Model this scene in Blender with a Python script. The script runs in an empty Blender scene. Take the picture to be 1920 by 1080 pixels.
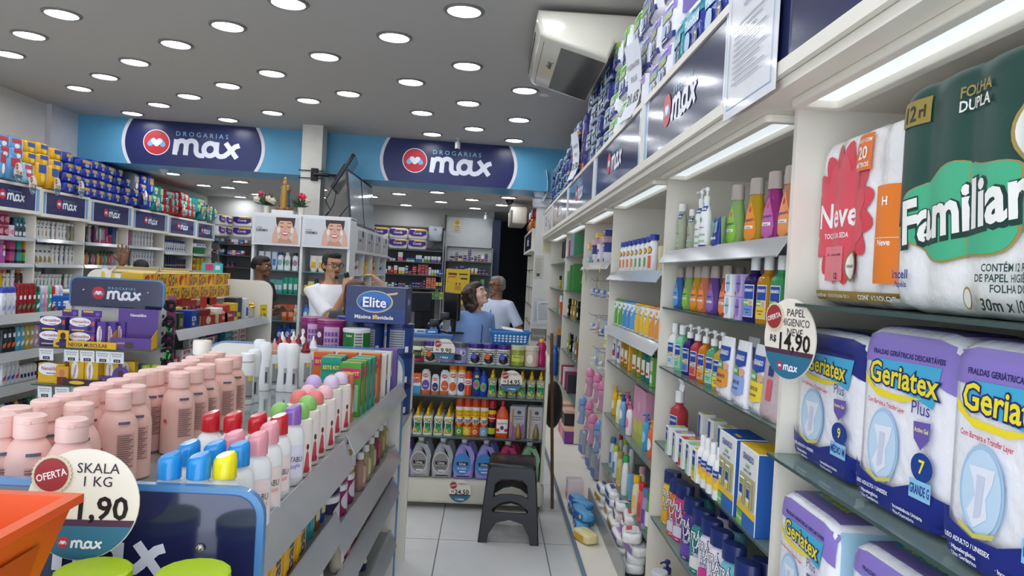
import bpy, bmesh, math, random
from mathutils import Vector, Matrix
from mathutils.geometry import tessellate_polygon
from math import sin, cos, pi, radians as R, sqrt

SC = bpy.context.scene
COL = SC.collection
rnd = random.Random(7)

# ------------------------------------------------------------------ camera
FPX, EYE = 1400.0, 1.53
_th, _ph, _ro = R(1.776), R(1.01), 0.053
cF = Vector((sin(_th)*cos(_ph), cos(_th)*cos(_ph), -sin(_ph)))
_R0 = Vector((cos(_th), -sin(_th), 0)); _U0 = _R0.cross(cF)
cR = _R0*cos(_ro) + _U0*sin(_ro); cU = _U0*cos(_ro) - _R0*sin(_ro)
cO = Vector((0, 0, EYE))
cam_d = bpy.data.cameras.new('camera'); cam = bpy.data.objects.new('camera', cam_d); COL.objects.link(cam)
cam_d.sensor_width = 36; cam_d.lens = FPX/1920*36; cam_d.clip_start = 0.02; cam_d.clip_end = 100
_m = Matrix((cR, cU, -cF)).transposed().to_4x4(); _m.translation = cO
cam.matrix_world = _m
SC.camera = cam

# ------------------------------------------------------------------ daylight through the open shop front, exposure
W = bpy.data.worlds.new('daylight'); SC.world = W; W.use_nodes = True
W.node_tree.nodes['Background'].inputs[0].default_value = (0.80, 0.88, 1.0, 1)
W.node_tree.nodes['Background'].inputs[1].default_value = 2.5
LAMP = 30.0          # emission of the ceiling downlights
SHELF_LAMP = .55     # emission of the light panels under the right-hand fascias
SC.view_settings.view_transform = 'Standard'; SC.view_settings.look = 'None'
SC.view_settings.gamma = 1.0; SC.view_settings.use_curve_mapping = False
SC.view_settings.exposure = 0.3
SC.cycles.max_bounces = 7; SC.cycles.diffuse_bounces = 4; SC.cycles.glossy_bounces = 4
SC.cycles.transmission_bounces = 6; SC.cycles.transparent_max_bounces = 10
SC.cycles.caustics_reflective = False; SC.cycles.caustics_refractive = False
SC.cycles.sample_clamp_indirect = 6.0
SC.cycles.use_denoising = True

# ------------------------------------------------------------------ where a measured image point lies on a plane of the room
def at(px, py, ax, v):
    d = cF + cR*((px-960)/FPX) + cU*((540-py)/FPX)
    i = 'xyz'.index(ax)
    return cO + d*((v-cO[i])/d[i])
def scr(p):
    v = Vector(p)-cO; k = v.dot(cF)
    return 960+FPX*v.dot(cR)/k if k > .01 else 0.0

# ------------------------------------------------------------------ materials
def lin(h):
    h = h.lstrip('#'); o = []
    if len(h) == 3: h = ''.join(c*2 for c in h)
    for i in (0, 2, 4):
        c = int(h[i:i+2], 16)/255
        o.append(c/12.92 if c <= .04045 else ((c+.055)/1.055)**2.4)
    return (*o, 1)
_mats = {}
def mat(h, rough=.45, metal=0.0, trans=0.0, coat=0.0, emit=0.0, var=.06, bump=0.0, bscale=60, alpha=1.0, ior=1.45):
    """procedural Principled material: a noise gives every surface a slight unevenness, optional crinkle bump"""
    key = (h, rough, metal, trans, coat, emit, var, bump, bscale, alpha)
    if key in _mats: return _mats[key]
    m = bpy.data.materials.new('mat_'+h.lstrip('#')); m.use_nodes = True
    nt = m.node_tree; b = nt.nodes['Principled BSDF']; c = lin(h)
    b.inputs['Roughness'].default_value = rough; b.inputs['Metallic'].default_value = metal
    b.inputs['IOR'].default_value = ior
    if trans: b.inputs['Transmission Weight'].default_value = trans
    if coat: b.inputs['Coat Weight'].default_value = coat; b.inputs['Coat Roughness'].default_value = .06
    if alpha < 1: b.inputs['Alpha'].default_value = alpha
    if emit:
        b.inputs['Emission Color'].default_value = c; b.inputs['Emission Strength'].default_value = emit
    if var or bump:
        tc = nt.nodes.new('ShaderNodeTexCoord'); no = nt.nodes.new('ShaderNodeTexNoise')
        no.inputs['Scale'].default_value = bscale if bump else 9; no.inputs['Detail'].default_value = 3
        nt.links.new(tc.outputs['Object'], no.inputs['Vector'])
    if var:
        mx = nt.nodes.new('ShaderNodeMix'); mx.data_type = 'RGBA'
        mx.inputs['A'].default_value = [x*(1-var) for x in c[:3]]+[1]
        mx.inputs['B'].default_value = [min(1, x*(1+var)) for x in c[:3]]+[1]
        nt.links.new(no.outputs['Fac'], mx.inputs['Factor']); nt.links.new(mx.outputs['Result'], b.inputs['Base Color'])
    else: b.inputs['Base Color'].default_value = c
    if bump:
        bp = nt.nodes.new('ShaderNodeBump'); bp.inputs['Strength'].default_value = bump; bp.inputs['Distance'].default_value = .01
        nt.links.new(no.outputs['Fac'], bp.inputs['Height']); nt.links.new(bp.outputs['Normal'], b.inputs['Normal'])
    _mats[key] = m
    return m
def ink(h): return mat(h, .4, var=0)                                 # printed colour
def plas(h): return mat(h, .3)                                       # smooth plastic
def clear(h): return mat(h, .08, trans=.4, var=0, ior=1.2)          # coloured see-through liquid
def film(h): return mat(h, .22, var=.03, bump=.35, bscale=45)        # crinkled plastic wrapping
WHITE = '#f1f0ec'
NAVY, RED, SKY = '#262d5f', '#cc2f3c', '#7dbde2'

# ------------------------------------------------------------------ mesh builder
_txt = {}
def text_geo(s, bold=False):
    """letters of the built-in font as (verts 2d, faces), height of a capital = 1, centred in x, baseline at 0"""
    k = (s, bold)
    if k in _txt: return _txt[k]
    cu = bpy.data.curves.new('t', 'FONT'); cu.body = s; cu.align_x = 'CENTER'; cu.resolution_u = 2; cu.size = 1.0
    if bold: cu.offset = {2: .032, 3: .07}.get(bold, .02)
    o = bpy.data.objects.new('t', cu); me = o.to_mesh()
    v = [(p.co.x/.73, p.co.y/.73) for p in me.vertices]; f = [tuple(p.vertices) for p in me.polygons]
    o.to_mesh_clear(); bpy.data.objects.remove(o); bpy.data.curves.remove(cu)
    _txt[k] = (v, f); return _txt[k]

class MB:
    def __init__(s): s.v, s.f, s.m, s.mats = [], [], [], []
    def mi(s, m):
        if isinstance(m, str): m = plas(m)
        if m not in s.mats: s.mats.append(m)
        return s.mats.index(m)
    def add(s, vs, fs, m):
        o = len(s.v); k = s.mi(m); s.v += [tuple(p) for p in vs]
        s.f += [tuple(i+o for i in f) for f in fs]; s.m += [k]*len(fs); return s
    def box(s, a, b, m):
        x0, y0, z0 = a; x1, y1, z1 = b
        return s.add([(x0,y0,z0),(x1,y0,z0),(x1,y1,z0),(x0,y1,z0),(x0,y0,z1),(x1,y0,z1),(x1,y1,z1),(x0,y1,z1)],
                     [(0,3,2,1),(4,5,6,7),(0,1,5,4),(1,2,6,5),(2,3,7,6),(3,0,4,7)], m)
    def rbox(s, a, b, m, r=.004, seg=2):
        bm = bmesh.new(); bmesh.ops.create_cube(bm, size=1)
        for v in bm.verts: v.co = Vector([a[i]+(v.co[i]+.5)*(b[i]-a[i]) for i in range(3)])
        bmesh.ops.bevel(bm, geom=bm.edges[:], offset=r, segments=seg, profile=.5, affect='EDGES')
        bm.verts.index_update(); s.add([v.co[:] for v in bm.verts], [tuple(v.index for v in f.verts) for f in bm.faces], m); bm.free(); return s
    def lathe(s, prof, m, n=18, sx=1., sy=1., sq=2., c=(0,0,0), lean=None):
        vs, fs = [], []
        for r, z in prof:
            for i in range(n):
                a = 2*pi*(i+.5)/n; ca, sa = cos(a), sin(a)
                k = 1.0 if sq == 2 else 1/((abs(ca)**sq+abs(sa)**sq)**(1/sq))
                lx = lean(z) if lean else 0
                vs.append((c[0]+r*k*ca*sx+lx, c[1]+r*k*sa*sy, c[2]+z))
        for j in range(len(prof)-1):
            for i in range(n):
                q = (i+1) % n; fs.append((j*n+i, j*n+q, (j+1)*n+q, (j+1)*n+i))
        fs.append(tuple(range(n))[::-1]); fs.append(tuple((len(prof)-1)*n+i for i in range(n)))
        return s.add(vs, fs, m)
    def tube(s, path, r, m, n=8, cap=True):
        P = [Vector(p) for p in path]; rs = r if isinstance(r, (list, tuple)) else [r]*len(P)
        vs, fs = [], []; up = None
        for i, p in enumerate(P):
            t = (P[min(i+1, len(P)-1)]-P[max(i-1, 0)]).normalized()
            if up is None: up = t.orthogonal().normalized()
            up = (up - t*up.dot(t)).normalized(); w = t.cross(up)
            for k in range(n):
                a = 2*pi*k/n; vs.append(p + (up*cos(a)+w*sin(a))*rs[i])
        for j in range(len(P)-1):
            for i in range(n):
                q = (i+1) % n; fs.append((j*n+i, j*n+q, (j+1)*n+q, (j+1)*n+i))
        if cap: fs += [tuple(range(n))[::-1], tuple((len(P)-1)*n+i for i in range(n))]
        return s.add(vs, fs, m)
    def poly(s, pts, m): return s.add(pts, [tuple(range(len(pts)))], m)
    def ball(s, c, r, m, n=12, k=8):
        rr = r if isinstance(r, tuple) else (r, r, r)
        pr = [(max(1e-4, sin(pi*j/k)), -cos(pi*j/k)) for j in range(k+1)]
        o = len(s.v); s.lathe(pr, m, n)
        for i in range(o, len(s.v)): p = s.v[i]; s.v[i] = (c[0]+p[0]*rr[0], c[1]+p[1]*rr[1], c[2]+p[2]*rr[2])
        return s
    def flat(s, vs, fs, m, mp, e, step):
        """2d faces cut into strips no wider than step, so that they follow a curved surface"""
        xs = [p[0] for p in vs]; zs = [p[1] for p in vs]
        cuts = [((1, 0, 0), x0, max(1, int((x1-x0)/step))) for x0, x1 in ((min(xs), max(xs)),)] + [((0, 1, 0), x0, max(1, int((x1-x0)/step))) for x0, x1 in ((min(zs), max(zs)),)]
        if cuts[0][2] < 2 and cuts[1][2] < 2: return s.add([mp(x, z, e) for x, z in vs], fs, m)
        bm = bmesh.new(); bv = [bm.verts.new((x, z, 0)) for x, z in vs]
        for f in fs:
            try: bm.faces.new([bv[i] for i in f])
            except ValueError: pass
        for nrm, a, n in cuts:
            ext = (max(xs)-min(xs)) if nrm[0] else (max(zs)-min(zs))
            for i in range(1, n):
                bmesh.ops.bisect_plane(bm, geom=bm.verts[:]+bm.edges[:]+bm.faces[:], plane_co=[nrm[k]*(a+ext*i/n) for k in range(3)], plane_no=nrm)
        bm.verts.index_update()
        s.add([mp(v.co.x, v.co.y, e) for v in bm.verts], [tuple(v.index for v in f.verts) for f in bm.faces], m); bm.free(); return s
    # flat printed shapes in (x, z), carried to a surface by mp(x, z, lift)
    def art(s, shapes, mp, lift=.0006, step=None):
        for n, sh in enumerate(shapes):
            k = sh[0]; e = lift*(1+n*.45)
            if k == 'r':
                _, x0, z0, x1, z1, c = sh; N = 8; Z = max(2, int(abs(z1-z0)/step)+1) if step else 2; vs = []
                for i in range(N+1):
                    x = x0+(x1-x0)*i/N; vs += [mp(x, z0+(z1-z0)*j/Z, e) for j in range(Z+1)]
                s.add(vs, [((Z+1)*i+j, (Z+1)*(i+1)+j, (Z+1)*(i+1)+j+1, (Z+1)*i+j+1) for i in range(N) for j in range(Z)], ink(c))
            elif k == 'o':
                _, cx, cz, rx, rz, c = sh; N = 12; vs = []
                for i in range(N+1):
                    x = -cos(pi*i/N); h = sqrt(max(0, 1-x*x)); vs += [mp(cx+rx*x, cz-rz*h, e), mp(cx+rx*x, cz, e), mp(cx+rx*x, cz+rz*h, e)]
                s.add(vs, [(3*i+j, 3*i+3+j, 3*i+4+j, 3*i+1+j) for i in range(N) for j in (0, 1)], ink(c))
            elif k == 'p':
                _, pts, c = sh; tri = tessellate_polygon([[Vector((x, z, 0)) for x, z in pts]])
                s.flat(pts, [tuple(t) for t in tri], ink(c), mp, e, step or 9)
            elif k == 't':
                _, tx, cx, cz, h, c = sh[:6]; wmax = sh[6] if len(sh) > 6 else None; rot = sh[7] if len(sh) > 7 else 0; bd = sh[8] if len(sh) > 8 else True
                v, f = text_geo(tx, bd)
                if not v: continue
                wd = max(p[0] for p in v)-min(p[0] for p in v); kx = h
                if wmax and wd*h > wmax: kx = wmax/wd
                cr, sr = cos(rot), sin(rot)
                q = [(x*kx, (z-.5)*h) for x, z in v]
                s.flat([(cx+x*cr-z*sr, cz+x*sr+z*cr) for x, z in q], f, ink(c), mp, e, step if step and max(kx*wd, h) > step*2 else 9)
            elif k == 's':
                s.stroke(sh[1], sh[2], ink(sh[3]), lambda x, z: mp(x, z, e))
            elif k == 'L':
                s.logo(sh[1], sh[2], sh[3], lambda x, z, l=0: mp(x, z, e+l), sh[4] if len(sh) > 4 else True)
        return s
    def stroke(s, pts, w, m, mp, rnd_ends=False):
        """a constant-width line through 2d points with mitred joints"""
        P = [Vector(p) for p in pts]; L, Q = [], []
        for i, p in enumerate(P):
            a = (p-P[i-1]).normalized() if i else None; b = (P[i+1]-p).normalized() if i < len(P)-1 else None
            t = ((a or b)+(b or a)).normalized(); nn = Vector((-t.y, t.x)); k = w/2
            if a and b: k = w/2/max(.5, t.dot(a))
            L.append(mp(*(p+nn*k))); Q.append(mp(*(p-nn*k)))
        n = len(P)
        if rnd_ends and n == 2:
            t = (P[1]-P[0]).normalized(); a0 = math.atan2(t.y, t.x)
            ring = [P[1]+Vector((cos(a0-pi/2+pi*k/9), sin(a0-pi/2+pi*k/9)))*w/2 for k in range(10)] + [P[0]+Vector((cos(a0+pi/2+pi*k/9), sin(a0+pi/2+pi*k/9)))*w/2 for k in range(10)]
            return s.add([mp(*p) for p in ring], [tuple(range(20))], m)
        return s.add(L+Q, [(n+i, n+i+1, i+1, i) for i in range(n-1)], m)
    def logo(s, cx, cz, w, mp, small=True, ring=True):
        """round red badge with a heart and two capsules, wordmark 'max' and the small line over it; w = full width"""
        k = w/860.; X = lambda x: cx+(x-795)*k; Z = lambda y: cz+(345-y)*k
        q = lambda l: (lambda x, z: mp(x, z, l))
        disc = lambda x0, y0, r, c, l: s.add([mp(X(x0+r*cos(2*pi*i/28)), Z(y0+r*sin(2*pi*i/28)), l) for i in range(28)], [tuple(range(28))[::-1]], ink(c))
        if ring: disc(480, 328, 118, '#f2f2f6', 0)
        disc(480, 328, 111, RED, .0003)
        cap = lambda a, b, wd, c, l: s.stroke([(X(a[0]), Z(a[1])), (X(b[0]), Z(b[1]))], wd*k, ink(c), q(l), True)
        cap((424, 344), (446, 318), 46, SKY, .0006); cap((536, 344), (514, 318), 46, SKY, .0007)
        cap((454, 314), (480, 342), 46, '#eef0f8', .0009); cap((506, 314), (480, 342), 46, '#eef0f8', .0011)
        wm = '#eceef8'
        T = lambda pts: [(X(x), Z(y-(x-625)*.068)) for x, y in pts]
        arc = lambda x0, y0, rx, ry, a0, a1, n=10: [(x0+rx*cos(a0+(a1-a0)*i/n), y0+ry*sin(a0+(a1-a0)*i/n)) for i in range(n+1)]
        lv = [.0003]
        def st(pts): lv[0] += .00012; s.stroke(T(pts), 44*k, ink(wm), q(lv[0]), False)
        st([(643, 432), (655, 290)])
        st([(650, 400)] + arc(700, 345, 42, 42, pi, 2*pi) + [(738, 436)])
        st([(740, 400)] + arc(786, 345, 44, 42, pi, 2*pi) + arc(872, 393, 42, 48, pi, pi/2, 6) + [(905, 441)])
        st(arc(955, 384, 55, 58, 0, 2*pi, 24))
        st([(1014, 316), (1011, 390)] + arc(1055, 402, 44, 48, pi, pi/2, 6) + [(1085, 444), (1112, 424), (1150, 384), (1180, 358), (1216, 348)])
        st([(1092, 322), (1196, 466)])
        if small: s.art([('t', 'D R O G A R I A S', X(880), Z(233), 44*k, '#8fd0ea', 505*k, 0, False)], lambda x, z, e: mp(x, z, .0004+e))
        return s
    def build(s, name, parent=None, loc=None, rotz=0, sharp=32):
        me = bpy.data.meshes.new(name); me.from_pydata(s.v, [], s.f)
        for m in s.mats: me.materials.append(m)
        me.polygons.foreach_set('material_index', s.m); me.polygons.foreach_set('use_smooth', [True]*len(s.f))
        me.update(); me.set_sharp_from_angle(angle=R(sharp))
        o = bpy.data.objects.new(name, me)
        if parent is not None: o.parent = parent
        if loc is not None: o.location = loc; o.rotation_euler.z = rotz
        o['fresh'] = 1
        return o

# ------------------------------------------------------------------ things, parts, labels
LINKED = []
def link(o):
    """put a built object and everything under it into the scene"""
    if o.name not in COL.objects: COL.objects.link(o)
    for c in o.children: link(c)
    return o
def empty(name, loc=(0,0,0), rotz=0):
    o = bpy.data.objects.new(name, None); o.location = loc; o.rotation_euler.z = rotz; o.empty_display_size = .05; return o
def structure(o): o['kind'] = 'structure'; return link(o)
REG = []
def thing(o, label, cat, group=None):
    link(o); o['label'] = label; o['category'] = cat
    if group: o['group'] = group
    REG.append(o); return o
def copy_tree(o, parent=None):
    c = o.copy(); c.parent = parent
    if parent is not None: c.matrix_parent_inverse = o.matrix_parent_inverse
    for ch in o.children: copy_tree(ch, c)
    return c
def put(proto, loc, rotz, label, cat, group=None, tilt=None, scale=None):
    """place one copy of a prototype and its parts"""
    o = copy_tree(proto); o.location = loc; o.rotation_euler = (tilt[0], tilt[1], rotz) if tilt else (0, 0, rotz)
    if scale: o.scale = scale if isinstance(scale, tuple) else (scale,)*3
    return thing(o, label, cat, group)
ORD = 'zero first second third fourth fifth sixth seventh eighth ninth tenth eleventh twelfth thirteenth fourteenth fifteenth sixteenth seventeenth eighteenth nineteenth twentieth'.split()
def ordw(n):
    if n <= 20: return ORD[n]
    t = {2: 'twenty', 3: 'thirty', 4: 'forty', 5: 'fifty', 6: 'sixty', 7: 'seventy', 8: 'eighty', 9: 'ninety'}[n//10]
    return (t+'-'+ORD[n % 10]) if n % 10 else t[:-1]+'ieth'
def finish_labels():
    by = {}
    for o in REG: by.setdefault(o['label'], []).append(o)
    bpy.context.view_layer.update()
    for lab, os_ in by.items():
        if len(os_) == 1: continue
        os_.sort(key=lambda o: scr(o.matrix_world.translation))
        for i, o in enumerate(os_):
            o['label'] = f'{lab}, {ordw(i+1)} from left' if i < len(os_)-1 or len(os_) > 40 else f'{lab}, last from left'
    for o in REG:
        if 'fresh' in o: del o['fresh']
        n = len(o['label'].replace(',', '').split())
        if n > 16 or n < 4: print('LABEL', n, o.name, '|', o['label'])

# ------------------------------------------------------------------ 2d outlines with holes -> rounded solid plates (lies in xz, thickness along y)
def plate(loops, thick, bevel=0.0, res=2):
    cu = bpy.data.curves.new('p', 'CURVE'); cu.dimensions = '2D'; cu.fill_mode = 'BOTH'
    cu.extrude = max(0, thick/2-bevel); cu.bevel_depth = bevel; cu.bevel_resolution = res; cu.offset = -bevel
    for lp in loops:
        sp = cu.splines.new('POLY'); sp.points.add(len(lp)-1); sp.use_cyclic_u = True
        for q, (x, z) in zip(sp.points, lp): q.co = (x, z, 0, 1)
    o = bpy.data.objects.new('p', cu); me = o.to_mesh()
    v = [(p.co.x, -p.co.z, p.co.y) for p in me.vertices]; f = [tuple(p.vertices) for p in me.polygons]
    o.to_mesh_clear(); bpy.data.objects.remove(o); bpy.data.curves.remove(cu)
    return v, f
def rrect(x0, z0, x1, z1, r, n=6):
    if not isinstance(r, (tuple, list)): r = (r,)*4
    o = []
    for (cx, cz, a, rr) in ((x1-r[0], z1-r[0], 0, r[0]), (x0+r[1], z1-r[1], pi/2, r[1]), (x0+r[2], z0+r[2], pi, r[2]), (x1-r[3], z0+r[3], 1.5*pi, r[3])):
        if rr <= 1e-5: o.append((cx, cz))
        else: o += [(cx+rr*cos(a+pi/2*i/n), cz+rr*sin(a+pi/2*i/n)) for i in range(n+1)]
    return o
def ell(cx, cz, rx, rz, n=28): return [(cx+rx*cos(2*pi*i/n), cz+rz*sin(2*pi*i/n)) for i in range(n)]
FRONT = lambda y: (lambda x, z, e: (x, y-e, z))          # art on a face that looks along -y
TOP = lambda z: (lambda x, y, e: (x, y, z+e))            # art on a face that looks up
RIGHT = lambda x0: (lambda y, z, e: (x0+e, y, z))        # art on a face that looks along +x
LEFT = lambda x0: (lambda y, z, e: (x0-e, -y, z))        # art on a face that looks along -x

# ================================================================== THE ROOM
def floor_mat():
    m = bpy.data.materials.new('floor_tiles'); m.use_nodes = True; nt = m.node_tree; b = nt.nodes['Principled BSDF']
    tc = nt.nodes.new('ShaderNodeTexCoord'); mp = nt.nodes.new('ShaderNodeMapping'); br = nt.nodes.new('ShaderNodeTexBrick')
    mp.inputs['Location'].default_value = (-.39+.6, -4.205+4.8, 0)
    br.offset = 0; br.squash = 1; br.inputs['Scale'].default_value = 1; br.inputs['Brick Width'].default_value = .605; br.inputs['Row Height'].default_value = .605
    br.inputs['Mortar Size'].default_value = .0032; br.inputs['Mortar Smooth'].default_value = .1
    br.inputs['Color1'].default_value = lin('#dcdcda'); br.inputs['Color2'].default_value = lin('#d6d6d5'); br.inputs['Mortar'].default_value = lin('#6a6966')
    no = nt.nodes.new('ShaderNodeTexNoise'); no.inputs['Scale'].default_value = 3.5; no.inputs['Detail'].default_value = 6
    mx = nt.nodes.new('ShaderNodeMix'); mx.data_type = 'RGBA'; mx.blend_type = 'MULTIPLY'; mx.inputs['Factor'].default_value = .35
    cr = nt.nodes.new('ShaderNodeValToRGB'); cr.color_ramp.elements[0].position = .3; cr.color_ramp.elements[0].color = (.78, .77, .76, 1); cr.color_ramp.elements[1].position = .55
    L = nt.links.new
    L(tc.outputs['Object'], mp.inputs['Vector']); L(mp.outputs['Vector'], br.inputs['Vector']); L(tc.outputs['Object'], no.inputs['Vector'])
    L(no.outputs['Fac'], cr.inputs['Fac']); L(br.outputs['Color'], mx.inputs['A']); L(cr.outputs['Color'], mx.inputs['B']); L(mx.outputs['Result'], b.inputs['Base Color'])
    b.inputs['Roughness'].default_value = .28
    return m
CEIL = mat('#b9b6b1', .8, var=.03); WALL = mat('#d9d8d4', .75, var=.04); PANEL = mat('#e9e3d5', .42, var=.03)
def slab(name, a, b, m): return structure(MB().box(a, b, m).build(name))
slab('floor', (-5.3, -1.6, -.1), (2.6, 16.1, 0), floor_mat())
slab('ceiling', (-5.3, -1.6, 3.2), (1.4, 10.0, 3.3), CEIL)
slab('ceiling_rear', (-5.3, 9.95, 2.66), (2.6, 16.1, 2.76), mat('#b9b7b3', .8, var=.03))
slab('wall_left', (-5.3, -1.6, 0), (-5.15, 14.4, 3.2), WALL)
slab('wall_right', (1.25, -1.6, 0), (1.4, 10.0, 3.2), WALL)
# back wall with the dark passage to the store room at its right end
slab('wall_back', (-5.15, 13.7, 0), (.03, 13.85, 2.66), mat('#b9b8b4', .7))
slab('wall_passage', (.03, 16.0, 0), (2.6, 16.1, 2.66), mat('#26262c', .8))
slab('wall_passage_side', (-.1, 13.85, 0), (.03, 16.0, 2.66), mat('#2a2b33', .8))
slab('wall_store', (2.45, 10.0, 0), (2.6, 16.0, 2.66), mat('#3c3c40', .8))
slab('trim_1', (-5.15, 13.64, 2.27), (.0, 13.70, 2.31), mat('#5d4a3a', .6))
slab('trim_2', (-.86, 13.6, 2.0), (-.83, 13.7, 2.55), mat('#5d4a3a', .6))
slab('wall_left_pier', (-5.15, 8.72, 0), (-5.09, 9.6, 3.2), mat('#c9cbcc', .75))
slab('column', (-2.327, 9.06, 0), (-2.085, 9.3, 3.2), mat('#dcd9cf', .7, var=.1))
slab('column_rear', (-2.12, 9.62, 0), (-1.79, 10.1, 2.66), mat('#bdbab2', .7, var=.1))
slab('wall_right_pier', (.585, 9.96, 0), (1.25, 10.1, 2.44), mat('#dedcd6', .6, var=.08))
# the sky-blue fascia that closes the step between the two ceilings
FA = R(5.1)
fb = MB().box((0, 0, 2.645), (6.5, .75, 3.2), mat('#5fa9cf', .35)).build('trim_fascia', None, (-5.15, 9.27, 0), FA); structure(fb)
def fascia_sign(u0, u1, label):
    t = empty('fascia_sign', (-5.15+u0*cos(FA), 9.27+u0*sin(FA), 0), FA); w = u1-u0
    def bow(i, z0, z1):          # a field whose two ends bulge outwards
        o = []
        for k in range(15): f = k/14; z = z1+(z0-z1)*f; o.append((i-.0+.085*(2*f-1)**2, z))
        for k in range(15): f = k/14; z = z0+(z1-z0)*f; o.append((w-i-.085*(2*f-1)**2, z))
        return o
    for nm, i, d, c in (('white_border', 0, .004, '#e9e9ee'), ('navy_field', .042, .007, NAVY)):
        v, f = plate([bow(i, 2.648, 3.197)], d); m = MB().add([(x, y-d/2, z) for x, y, z in v], f, mat(c, .3)); m.build(nm, t)
    MB().logo(w/2-.02, 2.905, 1.15, lambda x, z, l=0: (x, -.0085-l*2, z)).build('logo', t)
    thing(t, label, 'sign')
fascia_sign(.567, 2.272, 'large navy pharmacy sign on the blue fascia above the left wall shelves')
fascia_sign(3.69, 5.461, 'large navy pharmacy sign on the blue fascia with a camera before it')

# recessed downlights -------------------------------------------------------------------------------------------------------------
def make_downlight():
    m = MB(); m.lathe([(.104, 0), (.13, 0), (.13, -.006), (.126, -.010), (.107, -.012), (.104, -.004)], mat('#8f8d8a', .35, metal=.6), 28)
    # ring only: drop the caps
    m.f = m.f[:-2]; m.m = m.m[:-2]
    r = m.build('ceiling_downlight')
    MB().lathe([(.104, -.003), (.07, -.0045), (.001, -.005)], mat('#f4f8ff', .5, emit=LAMP, var=0), 28).build('diffuser', r)
    return r
DL = make_downlight()
MAIN = [(-.25,4.81),(-1.38,4.87),(-.775,5.445),(-1.41,6.06),(-.79,6.71),(-.27,6.08),(-1.96,5.43),(-3.105,5.39),(-3.68,5.97),(-4.23,6.59),(-2.55,5.97),
 (-3.165,6.60),(-2.015,6.70),(-2.6,7.275),(-1.457,7.307),(-3.73,7.21),(-4.28,7.79),(-3.2,7.86),(-3.74,8.39),(-4.31,8.99),(-1.94,7.72),(-2.517,8.46),
 (-3.21,9.04),(-.807,7.99),(-.298,7.41),(.23,6.764),(.228,8.05),(-.267,8.70),(-.79,9.2),(.219,9.3)]
ROWN = {}
for x, y in MAIN:
    n = int((9.4-y)/.62)+1
    put(DL, (x, y, 3.2), 0, f'round recessed ceiling downlight in {ORD[n]} row out from the blue fascia', 'ceiling light', 'downlights in the main ceiling')
for x, y in [(-.25,3.5),(-1.4,3.5),(-2.6,3.5),(-3.8,3.5),(-.25,2.2),(-1.4,2.2),(-2.6,2.2),(-3.8,4.8),(-.25,.9),(-1.4,.9),(.3,2.9),(.3,1.5),(.3,4.2),(-.8,.2),(.3,.2)]:  # unseen lamps carrying the grid on, added to light the near shop
    put(DL, (x, y, 3.2), 0, 'unseen recessed ceiling downlight added for light over the shop entrance', 'ceiling light', 'added downlights over the entrance')
REAR = [(-4.375,10.29),(-4.47,11.68),(-4.14,11.8),(-3.63,10.83),(-3.97,12.73),(-4.5,13.45),(-1.94,11.97),(-1.42,11.31),(-.81,10.77),(-.85,12.22),(-.33,11.58),(-1.53,13.2),(.22,10.95),(.14,12.19),(-.31,13.07),(-2.6,11.3),(-2.9,12.6)]
for x, y in REAR:
    n = int((13.5-y)/.62)+1
    put(DL, (x, y, 2.66), 0, f'round downlight in the lower rear ceiling, {ORD[n]} row from back wall', 'ceiling light', 'downlights in the rear ceiling')

# ================================================================== SHELVING BAYS
GLASS = mat('#9fb5ae', .06, trans=.55, var=0, ior=1.2); GEDGE = mat('#3f5350', .15, var=0); STEEL = mat('#9c9ea0', .35, metal=.3); RAILM = mat('#aeb0b1', .18, coat=.4, var=.05)
ACRYL = mat('#2a2f58', .16, coat=.5, var=.04)
def glass_shelf(x0, x1, y0, y1, z, t=.008, parent=None):
    m = MB().box((x0, y0, z-t), (x1, y1, z), GLASS); m.box((x0, y0-.0015, z-t), (x1, y0, z), GEDGE)
    s = m.build('shelf', parent)
    for x in (x0+.02, x1-.02): pass
    return s
def metal_shelf(x0, x1, y0, y1, z, parent=None, lip=.055, out=.035, m=None):
    """steel shelf whose clear price rail slopes out at the front"""
    s = MB().box((x0, y0, z-.02), (x1, y1, z), m or STEEL).build('shelf', parent)
    r = MB(); v = [(x, y, zz) for x in (x0, x1) for y, zz in ((y0, z+.006), (y0, z+.001), (y0-out, z-lip), (y0-out-.004, z-lip+.004))]
    r.add(v, [(0,1,5,4),(1,2,6,5),(2,3,7,6),(3,0,4,7),(0,3,2,1),(4,5,6,7)], RAILM); r.build('price_rail', s)
    return s
def header(parent, w, z0, z1, yf, depth, stripes=True, mirror=True, logo_w=.42, base=PANEL, navy=None, soft=None):
    h = MB().box((-w/2, yf, z0), (w/2, yf+depth, z1), base)
    h.box((-w/2+.004, yf-.012, z1-.028), (w/2-.004, yf, z1), base).box((-w/2+.004, yf-.012, z0), (w/2-.004, yf, z0+.034), base)
    h.box((-w/2+.004, yf-.012, z0+.034), (-w/2+.03, yf, z1-.028), base).box((w/2-.03, yf-.012, z0+.034), (w/2-.004, yf, z1-.028), base)
    ho = h.build('header', parent)
    pz0, pz1 = z0+.034, z1-.028; st = .055 if stripes else 0
    p = MB().box((-w/2+.03, yf-.004, pz0), (w/2-.03, yf, pz1), navy or ACRYL)
    if stripes:
        for x in (-w/2+.03, w/2-.03-st): p.box((x, yf-.0045, pz0), (x+st, yf, pz1), mat('#7fa9d8', .2, coat=.4)); p.box((x+(st if x < 0 else -.012), yf-.005, pz0), (x+(st+.012 if x < 0 else 0), yf, pz1), mat('#dfe3ea', .2))
    po = p.build('sign_panel', ho)
    MB().logo(0, (pz0+pz1)/2, logo_w, lambda x, z, l=0: (x, yf-.006-l, z), ring=False).build('logo', po)
    return ho

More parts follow.
